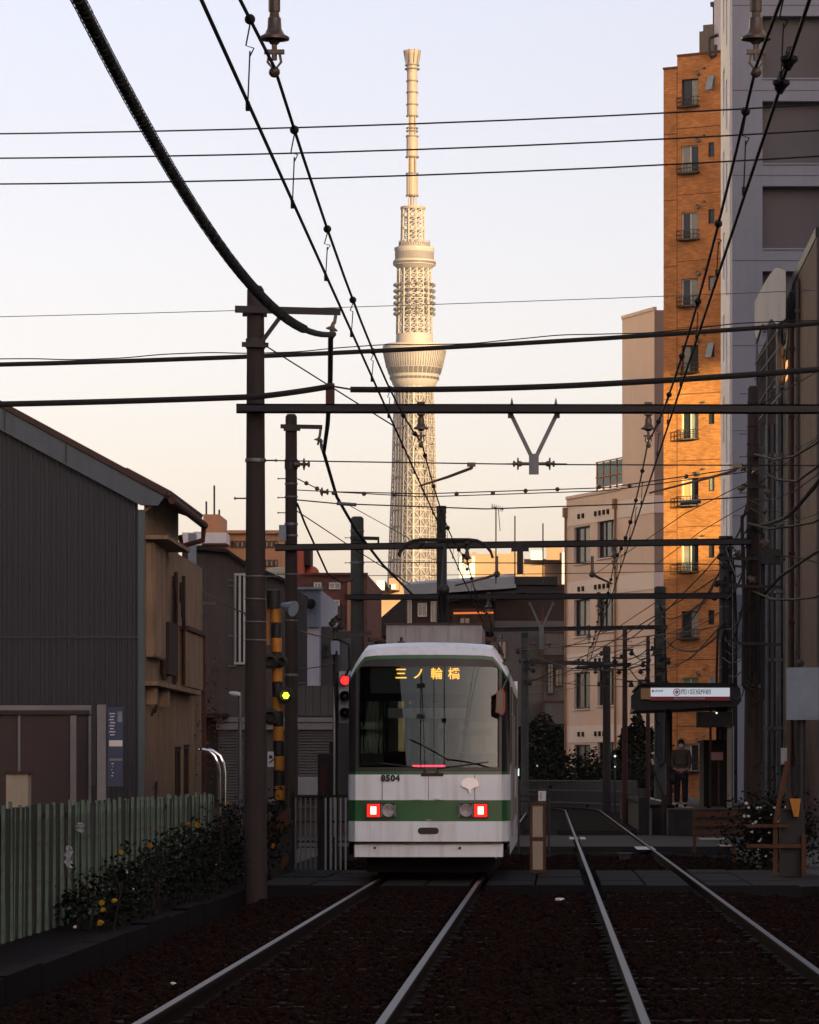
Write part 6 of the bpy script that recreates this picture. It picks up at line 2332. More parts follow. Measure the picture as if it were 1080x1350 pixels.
# shed in front of the dark gable
YS = 55.6
t = thing('garden_shed', 'flat roofed brown panel shed with grey trim in front of the dark house', 'shed', (XU(60, YS), YS, -0.2))
b = MB()
b.box(-10, XU(118, YS), YS, YS + 1.6, -0.2, ZV(942, YS))
b.build('body', M['shed'], t)
b = MB()
b.box(-10.05, XU(121, YS), YS - 0.06, YS + 1.7, ZV(942, YS) + 0.002, ZV(930, YS))
b.build('roof_fascia', M['alu'], t)
b = MB()
b.box(-10.0, XU(119, YS), YS - 0.075, YS - 0.062, ZV(941, YS), ZV(936.5, YS))
b.build('fascia_strip', M['steel_dark'], t)
b = MB()
for (u0, u1) in ((93, 101), (117, 120.5), (24, 27)): b.box(XU(u0, YS), XU(u1, YS), YS - 0.03, YS - 0.002, -0.2, ZV(943, YS))
b.build('corner_post', M['alu'], t)
YN = 54.6
t = thing('sign_post', 'slim grey post with a narrow dark notice board beside the shed', 'sign', (XU(134, YN), YN, -0.2))
b = MB()
b.box(XU(128, YN), XU(139.5, YN), YN, YN + 0.08, -0.2, ZV(929, YN))
b.build('post', M['alu'], t)
b = MB()
b.box(XU(120, YN), XU(126.5, YN), YN + 0.02, YN + 0.09, ZV(1036, YN), ZV(930, YN))
b.build('side_post', M['steel_dark'], t)
b = MB()
b.box(XU(142, YN), XU(162, YN), YN, YN + 0.05, ZV(1037, YN), ZV(932, YN))
bd = b.build('board', M['navy'], t)
for (u0, u1, v0, v1, m_) in ((144, 152, 940, 973, 'sign_white'), (155, 161, 938, 952, 'bluegalv'), (144, 161.5, 976, 984, 'paper'), (144, 161.5, 1000, 1003, 'alu'), (147, 150, 1006, 1028, 'sign_white'), (143, 162, 986, 998, 'navy')):
    k = MB()
    k.box(XU(u0, YN), XU(u1, YN), YN - 0.006, YN - 0.001, ZV(v1, YN), ZV(v0, YN))
    if m_ == 'sign_white':     # column of strokes, too small to read
        k = MB()
        for j in range(int((v1 - v0) / 4)):
            k.box(XU(u0 + (j % 2) * 1.2, YN), XU(u1 - (j % 3), YN), YN - 0.006, YN - 0.001, ZV(v0 + j * 4 + 1.6, YN), ZV(v0 + j * 4, YN))
    k.build('print', M[m_], bd)
YQ = 50.0
t = thing('meter_box', 'cream box with a cap behind the left end of the green fence', 'box', (XU(25, YQ), YQ, -0.2))
b = MB()
b.box(XU(8, YQ), XU(37, YQ), YQ, YQ + 0.3, -0.2, ZV(1020, YQ))
b.build('body', M['post_cream'], t)
b = MB()
b.box(XU(6, YQ), XU(41, YQ), YQ - 0.04, YQ + 0.34, ZV(1020, YQ) + 0.001, ZV(1017, YQ))
b.build('lid', M['pole_brown'], t)

# ================================================================== GREEN FENCE
FX = -4.77
fen = thing('fence', 'long green metal fence of tall ribbed boards on the left', 'fence', (FX, 30, -0.15))
p0 = None
y = 30.0
i = 0
slat = MB()
slat.prism([(FX, 0, 0), (FX + 0.030, 0.005, 0), (FX + 0.030, 0.035, 0), (FX, 0.04, 0)], (0, 0, 1.30))
slat_me = slat.mesh('slat', M['fence_green'], (FX, 0, 0))
brd = MB()
brd.box(FX - 0.012, FX - 0.001, 0.0, 0.56, 0.04, 1.27)
brd_me = brd.mesh('board', M['fence_board'], (FX, 0, 0))
while y < 55.2:
    for nm, me, dx in (('slat', slat_me, 0), ('slat', slat_me, 0.27), ('board', brd_me, 0.02)):
        o = bpy.data.objects.new(nm, me)
        COL.objects.link(o)
        o.parent = fen
        if nm == 'slat' and dx:
            o.scale = (0.25, 0.7, 0.97)
        o.location = (random.uniform(-.006, .006), y - 30 + dx, random.uniform(-0.02, 0.02))
        o.rotation_euler = (random.uniform(-.012, .012), random.uniform(-.012, .012), 0)
    y += 0.585
b = MB()
for z in (0.18, 0.98): b.box(FX - 0.06, FX - 0.013, 30, 55.3, z, z + 0.05)
b.build('rail', M['fence_board'], fen)
for i in range(13):
    k = MB()
    k.box(FX - 0.13, FX - 0.062, 30.5 + i * 2, 30.58 + i * 2, -0.3, 1.1)
    k.build('post', M['fence_board'], fen)

# flowering shrubs in front of it
sh = thing('shrub', 'dark leafy shrubs with small yellow flowers along the green fence', 'shrub', (-4.4, 44, -0.1))
P_ = []
for k_ in range(95):
    y = RNG.uniform(36.4, 57.5)
    hgt = np.interp(y, [36, 40, 46, 52, 57.5], [0.5, 0.75, 0.85, 1.0, 1.25]) * RNG.uniform(0.45, 1.12)
    cx_, n_ = RNG.uniform(-4.62, -4.0), int(RNG.uniform(40, 110))
    q = RNG.normal(size=(n_, 3)) * np.array([0.09, 0.16, 0.2]) + np.array([cx_, y, 0])
    q[:, 2] = -0.05 + hgt * RNG.beta(2.2, 1.6, n_)
    P_.append(q)
P_ = np.concatenate(P_)
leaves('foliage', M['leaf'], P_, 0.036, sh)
b = MB()
for k_ in range(110):
    y = RNG.uniform(36.8, 57.5)
    xx = RNG.uniform(-4.5, -4.1)
    hh = np.interp(y, [36, 46, 57.5], [0.6, 0.8, 1.15]) * RNG.uniform(0.6, 1)
    b.tube([(xx, y, -0.1), (xx + RNG.uniform(-.08, .08), y + RNG.uniform(-.1, .1), hh * .5), (xx + RNG.uniform(-.15, .15), y + RNG.uniform(-.2, .2), hh)], [0.008, 0.006, 0.003], 4)
tag(b.build('stem', M['stem'], sh), kind='stuff')
fl_me = {}
for nm, mt in (('y', 'yellow_petal'), ('o', 'orange_petal'), ('w', 'white_petal')):
    k = MB()
    for ring, (r, z, n_) in enumerate(((0.036, 0.0, 8), (0.022, 0.012, 6))):
        for j in range(n_):
            a = 2 * math.pi * (j + ring * .5) / n_
            c, s_ = math.cos(a), math.sin(a)
            k.add([(0, 0, z), (c * r * .6 - s_ * r * .35, s_ * r * .6 + c * r * .35, z + .012), (c * r * 1.1, s_ * r * 1.1, z + .006 + .01 * ring), (c * r * .6 + s_ * r * .35, s_ * r * .6 - c * r * .35, z + .012)], [(0, 3, 2, 1)])
    k.sphere((0, 0, 0.012), 0.011, 6, 4)
    fl_me[nm] = k.mesh('flower', M[mt])


def flower(parent, u, v, y, nm, s_=1.0):
    o = bpy.data.objects.new('flower', fl_me[nm])
    COL.objects.link(o)
    o.parent = parent
    o.location = P(u, v, y) - wloc(parent)
    o.rotation_euler = (R(random.uniform(40, 100)), random.uniform(-.5, .5), random.uniform(-.6, .6))
    s_ *= 0.6
    o.scale = (s_, s_ * random.uniform(.7, 1), s_ * random.uniform(.8, 1.6))


for (u, v, nm, s_) in ((261, 1088, 'y', 1.6), (249, 1086, 'o', 1.2), (257, 1084, 'o', 1), (197, 1115, 'o', 1.5), (160, 1124, 'y', 1.3), (134, 1190, 'y', 1.4), (136, 1200, 'y', 1.3), (151, 1188, 'y', 1.5), (133, 1218, 'y', 1.6), (99, 1222, 'w', 0.8), (168, 1150, 'w', 0.6), (203, 1092, 'o', 0.9), (300, 1058, 'o', 0.9), (285, 1140, 'w', .5), (120, 1170, 'y', 0.8), (176, 1172, 'w', .5)):
    flower(sh, u, v, 3.98 * F / (CX - u), nm, s_)
# pale rags / bags caught on the fence
for (lab, u, v, w_, h_) in (('large crumpled pale plastic bag caught on the fence boards', 90, 1130, 9, 30), ('small pale scrap of plastic caught high on the fence', 105, 1091, 9, 13)):
    y = 4.70 * F / (CX - u)
    k = MB()
    nu, nv = 6, 7
    vs = []
    for i in range(nu + 1):
        for j in range(nv + 1):
            a, c = i / nu - .5, j / nv - .5
            rr_ = math.sqrt(max(0.0, 1 - (2 * a) ** 2 * .9))
            q = P(u + a * w_ + 1.5 * math.sin(j * 2), v + c * h_ * (0.5 + .5 * rr_) + math.sin(i * 3.1), y)
            vs.append(q + Vector((0, 0.03 * math.sin(i * 2.7 + j * 1.9), 0)))
    fs = [(i * 8 + j, i * 8 + j + 1, (i + 1) * 8 + j + 1, (i + 1) * 8 + j) for i in range(nu) for j in range(nv)]
    k.add(vs, fs)
    k.add([q + Vector((0.008, 0.02, 0)) for q in vs], [tuple(reversed(f)) for f in fs])
    tag(k.build('plastic_bag', M['bag'], None, True), lab, 'plastic bag')

# ================================================================== GREY HOUSE / SHUTTERED SHOP BEHIND THE POLES
YZ = 95.0
t = thing('house', 'grey stucco house with a roller shutter shop front behind the dark poles', 'house', (XU(320, YZ), YZ, -0.3))
b = MB()
xl, xr = XU(240, YZ), XU(378, YZ)
b.prism([(xl, YZ, -0.3), (xr, YZ, -0.3), (xr, YZ, ZV(768, YZ)), (XU(322, YZ), YZ, ZV(744, YZ)), (XU(301, YZ), YZ, ZV(729, YZ)), (xl, YZ, ZV(722, YZ))], (0, 8, 0))
b.build('upper_wall', M['stucco'], t)
b = MB()
for (u0, v0, u1, v1) in ((240, 721, 301, 727), (301, 727, 322, 742), (322, 742, 380, 767)):
    b.bar(P(u0, v0, YZ - 0.08), P(u1, v1, YZ - 0.08), 0.5, 0.07)
b.build('roof_edge', M['black_roof'], t)
b = MB()
b.box(XU(378.2, YZ), XU(447, YZ), YZ + 0.02, YZ + 8, -0.3, ZV(904, YZ))
b.build('shop_wall', M['stucco'], t)
for i in range(5):
    k = MB()
    u = 393 + i * 10
    k.box(XU(u + .3, YZ), XU(u + 9.7, YZ), YZ - 0.03, YZ + 0.018, ZV(944, YZ), ZV(906, YZ))
    k.build('cladding_panel', M['grey_house'], t)
k = MB()
k.box(XU(286, YZ), XU(446, YZ), YZ - 0.22, YZ - 0.035, ZV(952, YZ), ZV(946, YZ))
k.box(XU(286, YZ), XU(446, YZ), YZ - 0.16, YZ - 0.035, ZV(962, YZ), ZV(953, YZ))
k.build('shutter_hood', M['alu'], t)
for (u0, u1, v1) in ((288, 322, 1060), (380, 440, 1062)):
    k = MB()
    v = 963
    while v < v1:
        k.prism([(XU(u0, YZ), YZ - 0.03, ZV(v, YZ)), (XU(u0, YZ), YZ - 0.062, ZV(v + 1.2, YZ)), (XU(u0, YZ), YZ - 0.062, ZV(v + 2.9, YZ)), (XU(u0, YZ), YZ - 0.03, ZV(v + 3.6, YZ))], (XU(u1, YZ) - XU(u0, YZ), 0, 0))
        v += 3.8
    k.build('roller_shutter', M['shutter'], t)
k = MB()
k.box(XU(393, YZ), XU(421, YZ), YZ - 0.5, YZ - 0.08, ZV(1050, YZ), ZV(1024, YZ))
k.build('white_board', M['signal_grey'], t)
k = MB()
k.box(XU(262, YZ), XU(302, YZ), YZ - 0.7, YZ - 0.002, ZV(946, YZ), ZV(941, YZ))
k.build('door_canopy', M['dark_concrete'], t)
k = MB()
k.box(XU(266, YZ), XU(288, YZ), YZ - 0.02, YZ - 0.001, ZV(1065, YZ), ZV(950, YZ))
k.build('door', M['house_dark'], t)
win_at(t, 309, 324, 756, 876, YZ, M['frame_white'], M['pane'], 1)
k = MB()
for v in (765, 772, 838, 878): k.bar(P(302, v, YZ - 0.15), P(312, v, YZ - 0.05), 0.03, 0.03)
k.cyl(P(309, 758, YZ - 0.12), P(309, 872, YZ - 0.12), 0.02, n=6)
k.build('bracket', M['alu'], t)
# pale blue pole with insulators in front of the grey house
t = thing('service_pole', 'faded blue service pole with insulators in front of the grey house', 'pole', (XU(253, 88), 88, -0.3))
k = MB()
k.box(XU(248, 88), XU(258.5, 88), 88, 88.12, -0.3, ZV(703, 88))
k.build('shaft', M['bluegalv'], t)
k = MB()
for (v, w_) in ((752, 14), (758, 20), (764, 10), (770, 16), (795, 14), (808, 22), (812, 12)):
    k.bar(P(253 - w_ / 2, v, 87.95), P(253 + w_ / 2, v, 87.95), 0.06, 0.05)
    for s_ in (-1, 1): k.lathe(P(253 + s_ * w_ / 2, v, 87.9), [(0.03, -0.05), (0.07, 0), (0.07, 0.05), (0.02, 0.1)], 8)
k.bar(P(258, 795, 87.95), P(284, 795, 87.95), 0.05, 0.05)
k.bar(P(238, 810, 87.95), P(262, 811, 87.95), 0.09, 0.13)
k.build('insulator', M['porcelain'], t)
# street lamp and chrome pipes
YL = 70.0
t = thing('street_lamp', 'slim pale steel lamp post beside the tall dark pole', 'street lamp', (XU(316.5, YL), YL, -0.2))
k = MB()
k.cyl((XU(316.5, YL), YL, -0.2), (XU(316.5, YL), YL, ZV(914, YL)), 0.04, 0.032, n=10)
k.build('post', M['galv'], t, True)
k = MB()
k.lathe(P(318, 916, YL), [(0.02, 0), (0.045, 0.03), (0.045, 0.12), (0.03, 0.2), (0.01, 0.22)], 10, (-1, 0, 0.15))
k.build('lamp_head', M['sign_white'], t, True)
t = thing('pipe_rail', 'pair of bent chrome pipes above the shrubs', 'railing', tuple(P(290, 1030, 66)))
k = MB()
for dy, du in ((0, 0), (0.35, 7)):
    k.tube([P(266 + du * .2, 988 + du * .1, 66), P(276 + du * .6, 990, 66), P(283 + du, 997, 66), P(287 + du, 1006, 66), P(288.5 + du, 1020, 66), P(288 + du, 1075, 66)], 0.033, 8)
k.build('pipe', M['chrome'], t, True)
k = MB()
k.sphere(P(262, 988, 66), 0.022, 8, 6)
k.build('end_cap', M['chrome'], t)

# ================================================================== CROSSING EQUIPMENT, LEFT
YC = 61.0
t = thing('crossing_signal', 'yellow and black striped crossing signal mast behind the tall dark pole', 'crossing signal', (XU(365, YC), YC, -0.2))
k = MB()
k.cyl((XU(365, YC), YC, -0.2), (XU(365, YC), YC, ZV(788, YC)), 0.05, n=10)
k.build('mast', M['warn_black'], t)
v = 802
i = 0
while v < 1062:
    k = MB()
    h_ = 19.5
    u = 364 + (v - 802) * 0.02
    k.lathe(P(u, v + h_ - 0.4, YC), [(0.072, 0), (0.082, 0.01), (0.082, h_ * YC / F - 0.015), (0.072, h_ * YC / F - 0.005)], 14)
    k.build('stripe_sleeve', M['warn_yellow'] if i % 2 == 0 else M['warn_black'], t, True)
    v += h_
    i += 1
k = MB()
k.box(XU(351, YC), XU(355, YC), YC + 0.1, YC + 0.16, ZV(850, YC), ZV(792, YC))
k.build('back_plate', M['warn_yellow'], t)
k = MB()
k.lathe(P(361, 792, YC - 0.02), [(0.10, -0.12), (0.11, 0), (0.11, 0.16), (0.06, 0.18)], 14)
hh_ = k.build('bell_housing', M['warn_black'], t, True)
k = MB()
k.lathe(P(372, 798, YC - 0.15), [(0.04, 0), (0.055, 0.05), (0.12, 0.22), (0.125, 0.23)], 16, (0.8, -0.55, -0.25))
k.build('horn_speaker', M['bluegalv'], t, True)
for (u, v, r) in ((377, 917, 0.135), (357, 872, 0.12), (357, 945, 0.13), (372, 872, 0.09)):
    k = MB()
    k.lathe(P(u, v, YC - 0.05), [(r * 0.8, 0), (r, 0.06), (r, 0.14), (r * 0.6, 0.145)], 18, (0, -1, 0))
    k.lathe(P(u, v - r * F / YC * .0, YC - 0.19), [(r * 0.62, 0), (r * 0.64, 0.14), (r * 0.58, 0.14), (r * 0.56, 0.0)], 18, (0, -1, 0))
    lh = k.build('lamp_housing', M['warn_black'], t, True)
    if u == 377:
        for a in range(7):
            q = P(u, v, YC - 0.2)
            o_ = Vector((0, 0, 0)) if a == 6 else Vector((0.036 * math.cos(a * math.pi / 3), 0, 0.036 * math.sin(a * math.pi / 3)))
            k = MB()
            k.lathe(q + o_, [(0.021, 0), (0.021, 0.012)], 10, (0, -1, 0))
            k.build('green_led', M['led_green'], lh)
k = MB()
k.box(XU(354, YC), XU(362, YC), YC - 0.2, YC - 0.12, ZV(1011, YC), ZV(991, YC))
bx = k.build('button_plate', M['sign_white'], t)
k = MB()
k.lathe(P(357, 998, YC - 0.2), [(0.03, 0), (0.03, 0.015)], 10, (0, -1, 0))
k.bar(P(355, 1006, YC - 0.205), P(361, 1001, YC - 0.205), 0.01, 0.02)
k.build('plate_print', M['ink'], bx)
k = MB()
k.cyl(P(373, 940, YC), P(374.5, 1060, YC), 0.012, n=6)
k.build('conduit', M['galv'], t)
# barrier machine with orange boards
YB = 58.6
t = thing('crossing_barrier', 'orange striped barrier machine at the foot of the striped mast', 'barrier', (XU(368, YB), YB, -0.2))
k = MB()
k.box(XU(352, YB), XU(384, YB), YB + 0.1, YB + 0.5, -0.2, ZV(1082, YB))
k.box(XU(350, YB), XU(366, YB), YB + 0.05, YB + 0.4, ZV(1068, YB), ZV(1058, YB))
k.build('machine_box', M['warn_black'], t)
k = MB()
k.prism([P(u, v, YB) for u, v in ((350, 1092), (379, 1065), (383, 1067), (383, 1086), (354, 1110), (350, 1108))], (0, 0.06, 0))
k.build('orange_board', M['orange_paint'], t)
k = MB()
k.prism([P(u, v, YB) for u, v in ((369, 1136), (380, 1122), (381, 1138), (371, 1147))], (0, 0.06, 0))
k.build('orange_board', M['orange_paint'], t)
k = MB()
k.lathe(P(360, 1116, YB - 0.05), [(0.035, 0), (0.045, 0.03), (0.03, 0.05)], 10, (0, -1, 0))
k.build('reflector', M['warn_yellow'], t)
k = MB()
k.lathe(P(359, 1061, YB), [(0.05, 0), (0.07, 0.05), (0.04, 0.09)], 10)
k.build('cap', M['alu'], t)

# iron fence with pale balusters
YI = 62.5
t = thing('fence', 'black iron railing with pale upright bars beside the tram', 'fence', (XU(420, YI), YI, -0.2))
k = MB()
for v in (1048, 1082, 1108): k.box(XU(384, YI), XU(462, YI), YI - 0.03, YI + 0.03, ZV(v + 3, YI), ZV(v, YI))
k.build('rail', M['warn_black'], t)
k = MB()
for u in (386, 422): k.box(XU(u - 3.5, YI), XU(u + 3.5, YI), YI + 0.031, YI + 0.12, -0.2, ZV(1044, YI))
k.build('post', M['warn_black'], t)
u = 390
while u < 462:
    if not 417 < u < 427:
        k = MB()
        k.box(XU(u - 1.1, YI), XU(u + 1.1, YI), YI - 0.052, YI - 0.031, -0.1, ZV(1052, YI))
        k.build('baluster', M['white_paint'] if u > 427 else M['alu'], t)
    u += 6.6
# dark relay cabinet with brown shade
YK = 66.0
t = thing('relay_cabinet', 'dark equipment box on a post left of the tram', 'cabinet', (XU(432, YK), YK, -0.2))
k = MB()
k.box(XU(419, YK), XU(443, YK), YK, YK + 0.25, ZV(1048, YK), ZV(994, YK))
k.box(XU(434, YK), XU(444, YK), YK + 0.02, YK + 0.2, ZV(993.5, YK), ZV(978, YK))
k.build('body', M['warn_black'], t)
k = MB()
k.box(XU(422, YK), XU(431, YK), YK - 0.03, YK - 0.001, ZV(1048, YK), ZV(1008, YK))
k.build('shade_plate', M['rust'], t)
k = MB()
k.box(XU(426, YK), XU(436, YK), YK + 0.05, YK + 0.2, -0.2, ZV(1049, YK))
k.build('post', M['warn_black'], t)
# traffic signal with red lamp
YT = 64.0
t = thing('traffic_signal', 'grey vertical traffic signal with its red lamp lit beside the tram', 'traffic light', (XU(449, YT), YT, -0.2))
k = MB()
k.cyl((XU(442, YT), YT + 0.1, -0.2), (XU(442, YT), YT + 0.1, ZV(828, YT)), 0.045, n=10)
k.build('mast', M['steel_dark'], t, True)
k = MB()
k.box(XU(447, YT), XU(463, YT), YT, YT + 0.16, ZV(953, YT), ZV(885, YT))
hs = k.build('housing', M['signal_grey'], t)
for i, v in enumerate((897, 918, 940)):
    k = MB()
    r = 0.086
    k.lathe(P(455, v, YT), [(r, 0), (r, 0.16), (r * 0.93, 0.16), (r * 0.9, 0.01)], 20, (0, -1, 0))
    k.build('visor', M['steel_dark'], hs, True)
    k = MB()
    k.lathe(P(455, v, YT), [(r * 0.88, 0.005), (r * 0.7, 0.04), (r * 0.3, 0.06), (0.01, 0.063)], 20, (0, -1, 0))
    k.build('lens', M['signal_red'] if i == 0 else M['tram_black'], hs, True)
k = MB()
k.box(XU(437, YT), XU(448, YT), YT - 0.1, YT + 0.05, ZV(863, YT), ZV(845, YT))
k.build('control_box', M['bluegalv'], t)
k = MB()
k.box(XU(431, YT), XU(438, YT), YT - 0.05, YT + 0.05, ZV(866, YT), ZV(857, YT))
k.bar(P(440, 840, YT), P(490, 835, YT), 0.07, 0.07)
k.bar(P(440, 836, YT), P(462, 834, YT), 0.05, 0.05)
for (u, v) in ((441, 822), (446, 818), (438, 826), (449, 830)): k.lathe(P(u, v, YT), [(0.02, 0), (0.06, 0.03), (0.06, 0.07), (0.02, 0.1)], 8)
k.cyl(P(452, 826, YT), P(452, 798, YT), 0.03, n=6)
k.build('fittings', M['steel_dark'], t)
k = MB()
k.tube([P(446, 843, YT - .1), P(460, 850, YT - .1), P(461, 880, YT - .1), P(452, 900, YT + .05), P(443, 930, YT)], 0.02, 5)
k.tube([P(444, 858, YT - .1), P(441, 890, YT - .1), P(444, 960, YT)], 0.02, 5)
k.build('cable', M['cable'], t)
k = MB()
k.cyl((XU(441, YT), YT - 0.02, 0.4), (XU(441, YT), YT - 0.02, ZV(905, YT)), 0.016, n=6)
k.build('pale_conduit', M['frame_white'], t)

# ================================================================== BETWEEN THE TRACKS, RIGHT FOREGROUND
YP = 57.3
t = thing('marker_post', 'rusty framed marker post with two pale panels right of the tram', 'post', (XU(709, YP), YP, -0.15))
k = MB()
for (u0, u1) in ((698.5, 702), (716.5, 720)): k.box(XU(u0, YP), XU(u1, YP), YP, YP + 0.2, -0.15, ZV(1060, YP))
for (v0, v1) in ((1058, 1062), (1104, 1108), (1147, 1152)): k.box(XU(698.3, YP), XU(720.2, YP), YP - 0.005, YP + 0.205, ZV(v1, YP), ZV(v0, YP))
k.build('frame', M['rust'], t)
for (v0, v1) in ((1062.4, 1103.6), (1108.4, 1146.6)):
    k = MB()
    k.box(XU(702.3, YP), XU(716.2, YP), YP + 0.02, YP + 0.17, ZV(v1, YP), ZV(v0, YP))
    k.build('panel', M['post_cream'], t)
k = MB()
k.box(XU(710, YP), XU(720, YP), YP + 0.02, YP + 0.12, ZV(1056, YP), ZV(1043, YP))
lb = k.build('marker_plate', M['sign_white'], t)
k = MB()
k.box(XU(712.5, YP), XU(714, YP), YP + 0.012, YP + 0.019, ZV(1054, YP), ZV(1045, YP))
k.build('plate_line', M['alu'], lb)
# low railing running back from the post
t = thing('railing', 'low dark railing between the tracks behind the marker post', 'railing', (XU(690, 66), 66, -0.1))
k = MB()
k.tube([P(683, 1049, 70), P(722, 1049, 70), P(725, 1052, 70)], 0.02, 6)
k.build('bar', M['steel_dark'], t)
k = MB()
k.tube([P(683, 1056, 70), P(722, 1056, 70)], 0.015, 6)
k.build('bar', M['steel_dark'], t)
for u in (684, 724):
    k = MB()
    k.cyl(P(u, 1049, 70), P(u, 1126, 70), 0.02, n=6)
    k.build('post', M['steel_dark'], t)
k = MB()
k.tube([P(685, 1100, 64), P(705, 1065, 64)], 0.025, 6)
k.build('brace', M['steel_dark'], t)
sc_ = MB()
q = P(738.5, 1186, EYE * F / (1186 - CY) * 1.06)
for i in range(5): sc_.sphere(q + Vector((random.uniform(-.03, .03), random.uniform(-.04, .04), 0.0)), 0.03, 7, 5, (1.2, 1, 0.7))
tag(sc_.build('paper_scrap', M['paper']), 'crumpled white paper lying on the ballast between the tracks', 'litter')
rr2 = random.Random(3)
for i, (lab, u, v) in enumerate((('tiny pale pebble on the ballast at the lower left', 228, 1297), ('tiny pale stone right of the tram rail near the bottom', 607, 1299))):
    y = EYE * 1.08 * F / (v - CY)
    k = MB()
    k.sphere(P(u, v, y), 0.018, 7, 5, (1.4, 1, 0.7))
    tag(k.build('pebble', M['paper']), lab, 'pebble')

# orange guard fence at the crossing, right
YO = 71.0
t = thing('guard_fence', 'low rusty orange guard fence at the end of the platform', 'fence', (XU(947, YO), YO, -0.1))
k = MB()
for u, v1 in ((916, 1124), (968, 1136)): k.box(XU(u - 2.2, YO), XU(u + 2.2, YO), YO + 0.031, YO + 0.1, ZV(v1, YO), ZV(1067, YO))
k.build('post', M['orange_paint'], t)
for v in (1073, 1085, 1097):
    k = MB()
    k.box(XU(914, YO), XU(1000, YO), YO - 0.03, YO + 0.03, ZV(v + 4, YO), ZV(v - 3, YO))
    k.build('rail', M['orange_paint'], t)
# barrier on the far right
YR_ = 56.0
t = thing('crossing_barrier', 'raised orange crossing barrier at the right edge', 'barrier', (XU(1045, YR_), YR_, -0.1))
k = MB()
k.bar(P(1038, 1004, YR_), P(1022, 1085, YR_), 0.06, 0.07, (0, 1, 0))
k.bar(P(1032, 1004, YR_ + 0.1), P(1046, 1062, YR_ + 0.1), 0.03, 0.04, (0, 1, 0))
k.build('boom', M['orange_paint'], t)
k = MB()
k.box(XU(1030, YR_), XU(1062, YR_), YR_ + 0.15, YR_ + 0.5, -0.1, ZV(1068, YR_))
k.build('machine_box', M['warn_black'], t)
k = MB()
k.prism([P(u, v, YR_) for u, v in ((1041, 1053), (1056, 1053), (1053, 1077), (1047, 1077))], (0, 0.12, 0))
k.build('counterweight', M['warn_yellow'], t)
k = MB()
k.box(XU(1057, YR_), XU(1063, YR_), YR_, YR_ + 0.1, -0.1, ZV(1100, YR_))
k.box(XU(985, YR_), XU(1063, YR_), YR_ + 0.02, YR_ + 0.08, ZV(1118, YR_), ZV(1113, YR_))
k.box(XU(985, YR_), XU(1040, YR_), YR_ + 0.02, YR_ + 0.08, ZV(1091, YR_), ZV(1087, YR_))
k.box(XU(1020, YR_), XU(1026, YR_), YR_ + 0.081, YR_ + 0.14, -0.1, ZV(1085, YR_))
k.build('guard_rail', M['orange_paint'], t)
k = MB()
k.box(XU(1037, YR_), XU(1043, YR_), YR_ + 0.05, YR_ + 0.12, ZV(1068, YR_), ZV(950, YR_))
k.build('mast', M['pole_brown'], t)
k = MB()
k.box(XU(1030, YR_), XU(1038, YR_), YR_ + 0.04, YR_ + 0.14, ZV(1008, YR_), ZV(986, YR_))
k.build('relay_box', M['alu'], t)
# pale blue box on a post
YX = 62.0
t = thing('control_cabinet', 'pale blue grey control cabinet mounted high at the right edge', 'cabinet', (XU(1052, YX), YX, -0.2))
k = MB()
k.box(XU(1038, YX), XU(1080, YX), YX, YX + 0.35, ZV(949, YX), ZV(880, YX))
cb = k.build('box', M['bluegalv'], t)
k = MB()
k.box(XU(1041, YX), XU(1078, YX), YX - 0.008, YX - 0.001, ZV(946, YX), ZV(883, YX))
k.build('cabinet_door', M['bluegalv'], cb)
k = MB()
k.cyl((XU(1058, YX), YX + 0.2, -0.2), (XU(1058, YX), YX + 0.2, ZV(949, YX)), 0.07, n=10)
k.build('post', M['steel_dark'], t)
k = MB()
k.sphere(P(1056, 874, YX), 0.06, 8, 6)
k.build('finial', M['steel_dark'], t)
# white rose bush
YW = 62.5
rb_ = thing('rose_bush', 'dark bush dotted with white flowers by the right barrier', 'shrub', (XU(1008, YW), YW, -0.1))
c = np.array(P(1020, 1100, YW))
q = RNG.normal(size=(3600, 3)) * np.array([0.36, 0.35, 0.30]) + c
q = q[(q[:, 2] > -0.1)]
leaves('foliage', M['leaf'], q, 0.04, rb_)
k = MB()
for i in range(16):
    x0 = c[0] + random.uniform(-.2, .2)
    k.tube([(x0, YW, -0.1), (x0 + random.uniform(-.2, .2), YW + random.uniform(-.2, .2), 0.4), (x0 + random.uniform(-.4, .4), YW + random.uniform(-.2, .2), random.uniform(.5, .95))], [0.012, 0.009, 0.005], 4)
tag(k.build('stem', M['stem'], rb_), kind='stuff')
for (u, v, s_) in ((984, 1060, 1.5), (987, 1065, 1.2), (981, 1076, 1.4), (987, 1076, 1.3), (999, 1066, 1.5), (1003, 1065, 1.0), (997, 1084, 1.4), (1002, 1079, 1.2), (1012, 1089, .8), (991, 1097, 1.3), (1004, 1107, 1.3), (1001, 1109, 1.2), (1010, 1129, 1.1), (1021, 1065, 1.2), (1036, 1065, 1.5), (1017, 1074, .9), (1027, 1083, 1.0), (1048, 1062, 1.1), (993, 1086, 1.0), (1014, 1098, .9), (1000, 1120, .8)):
    flower(rb_, u, v, YW - 0.55, 'w', s_)

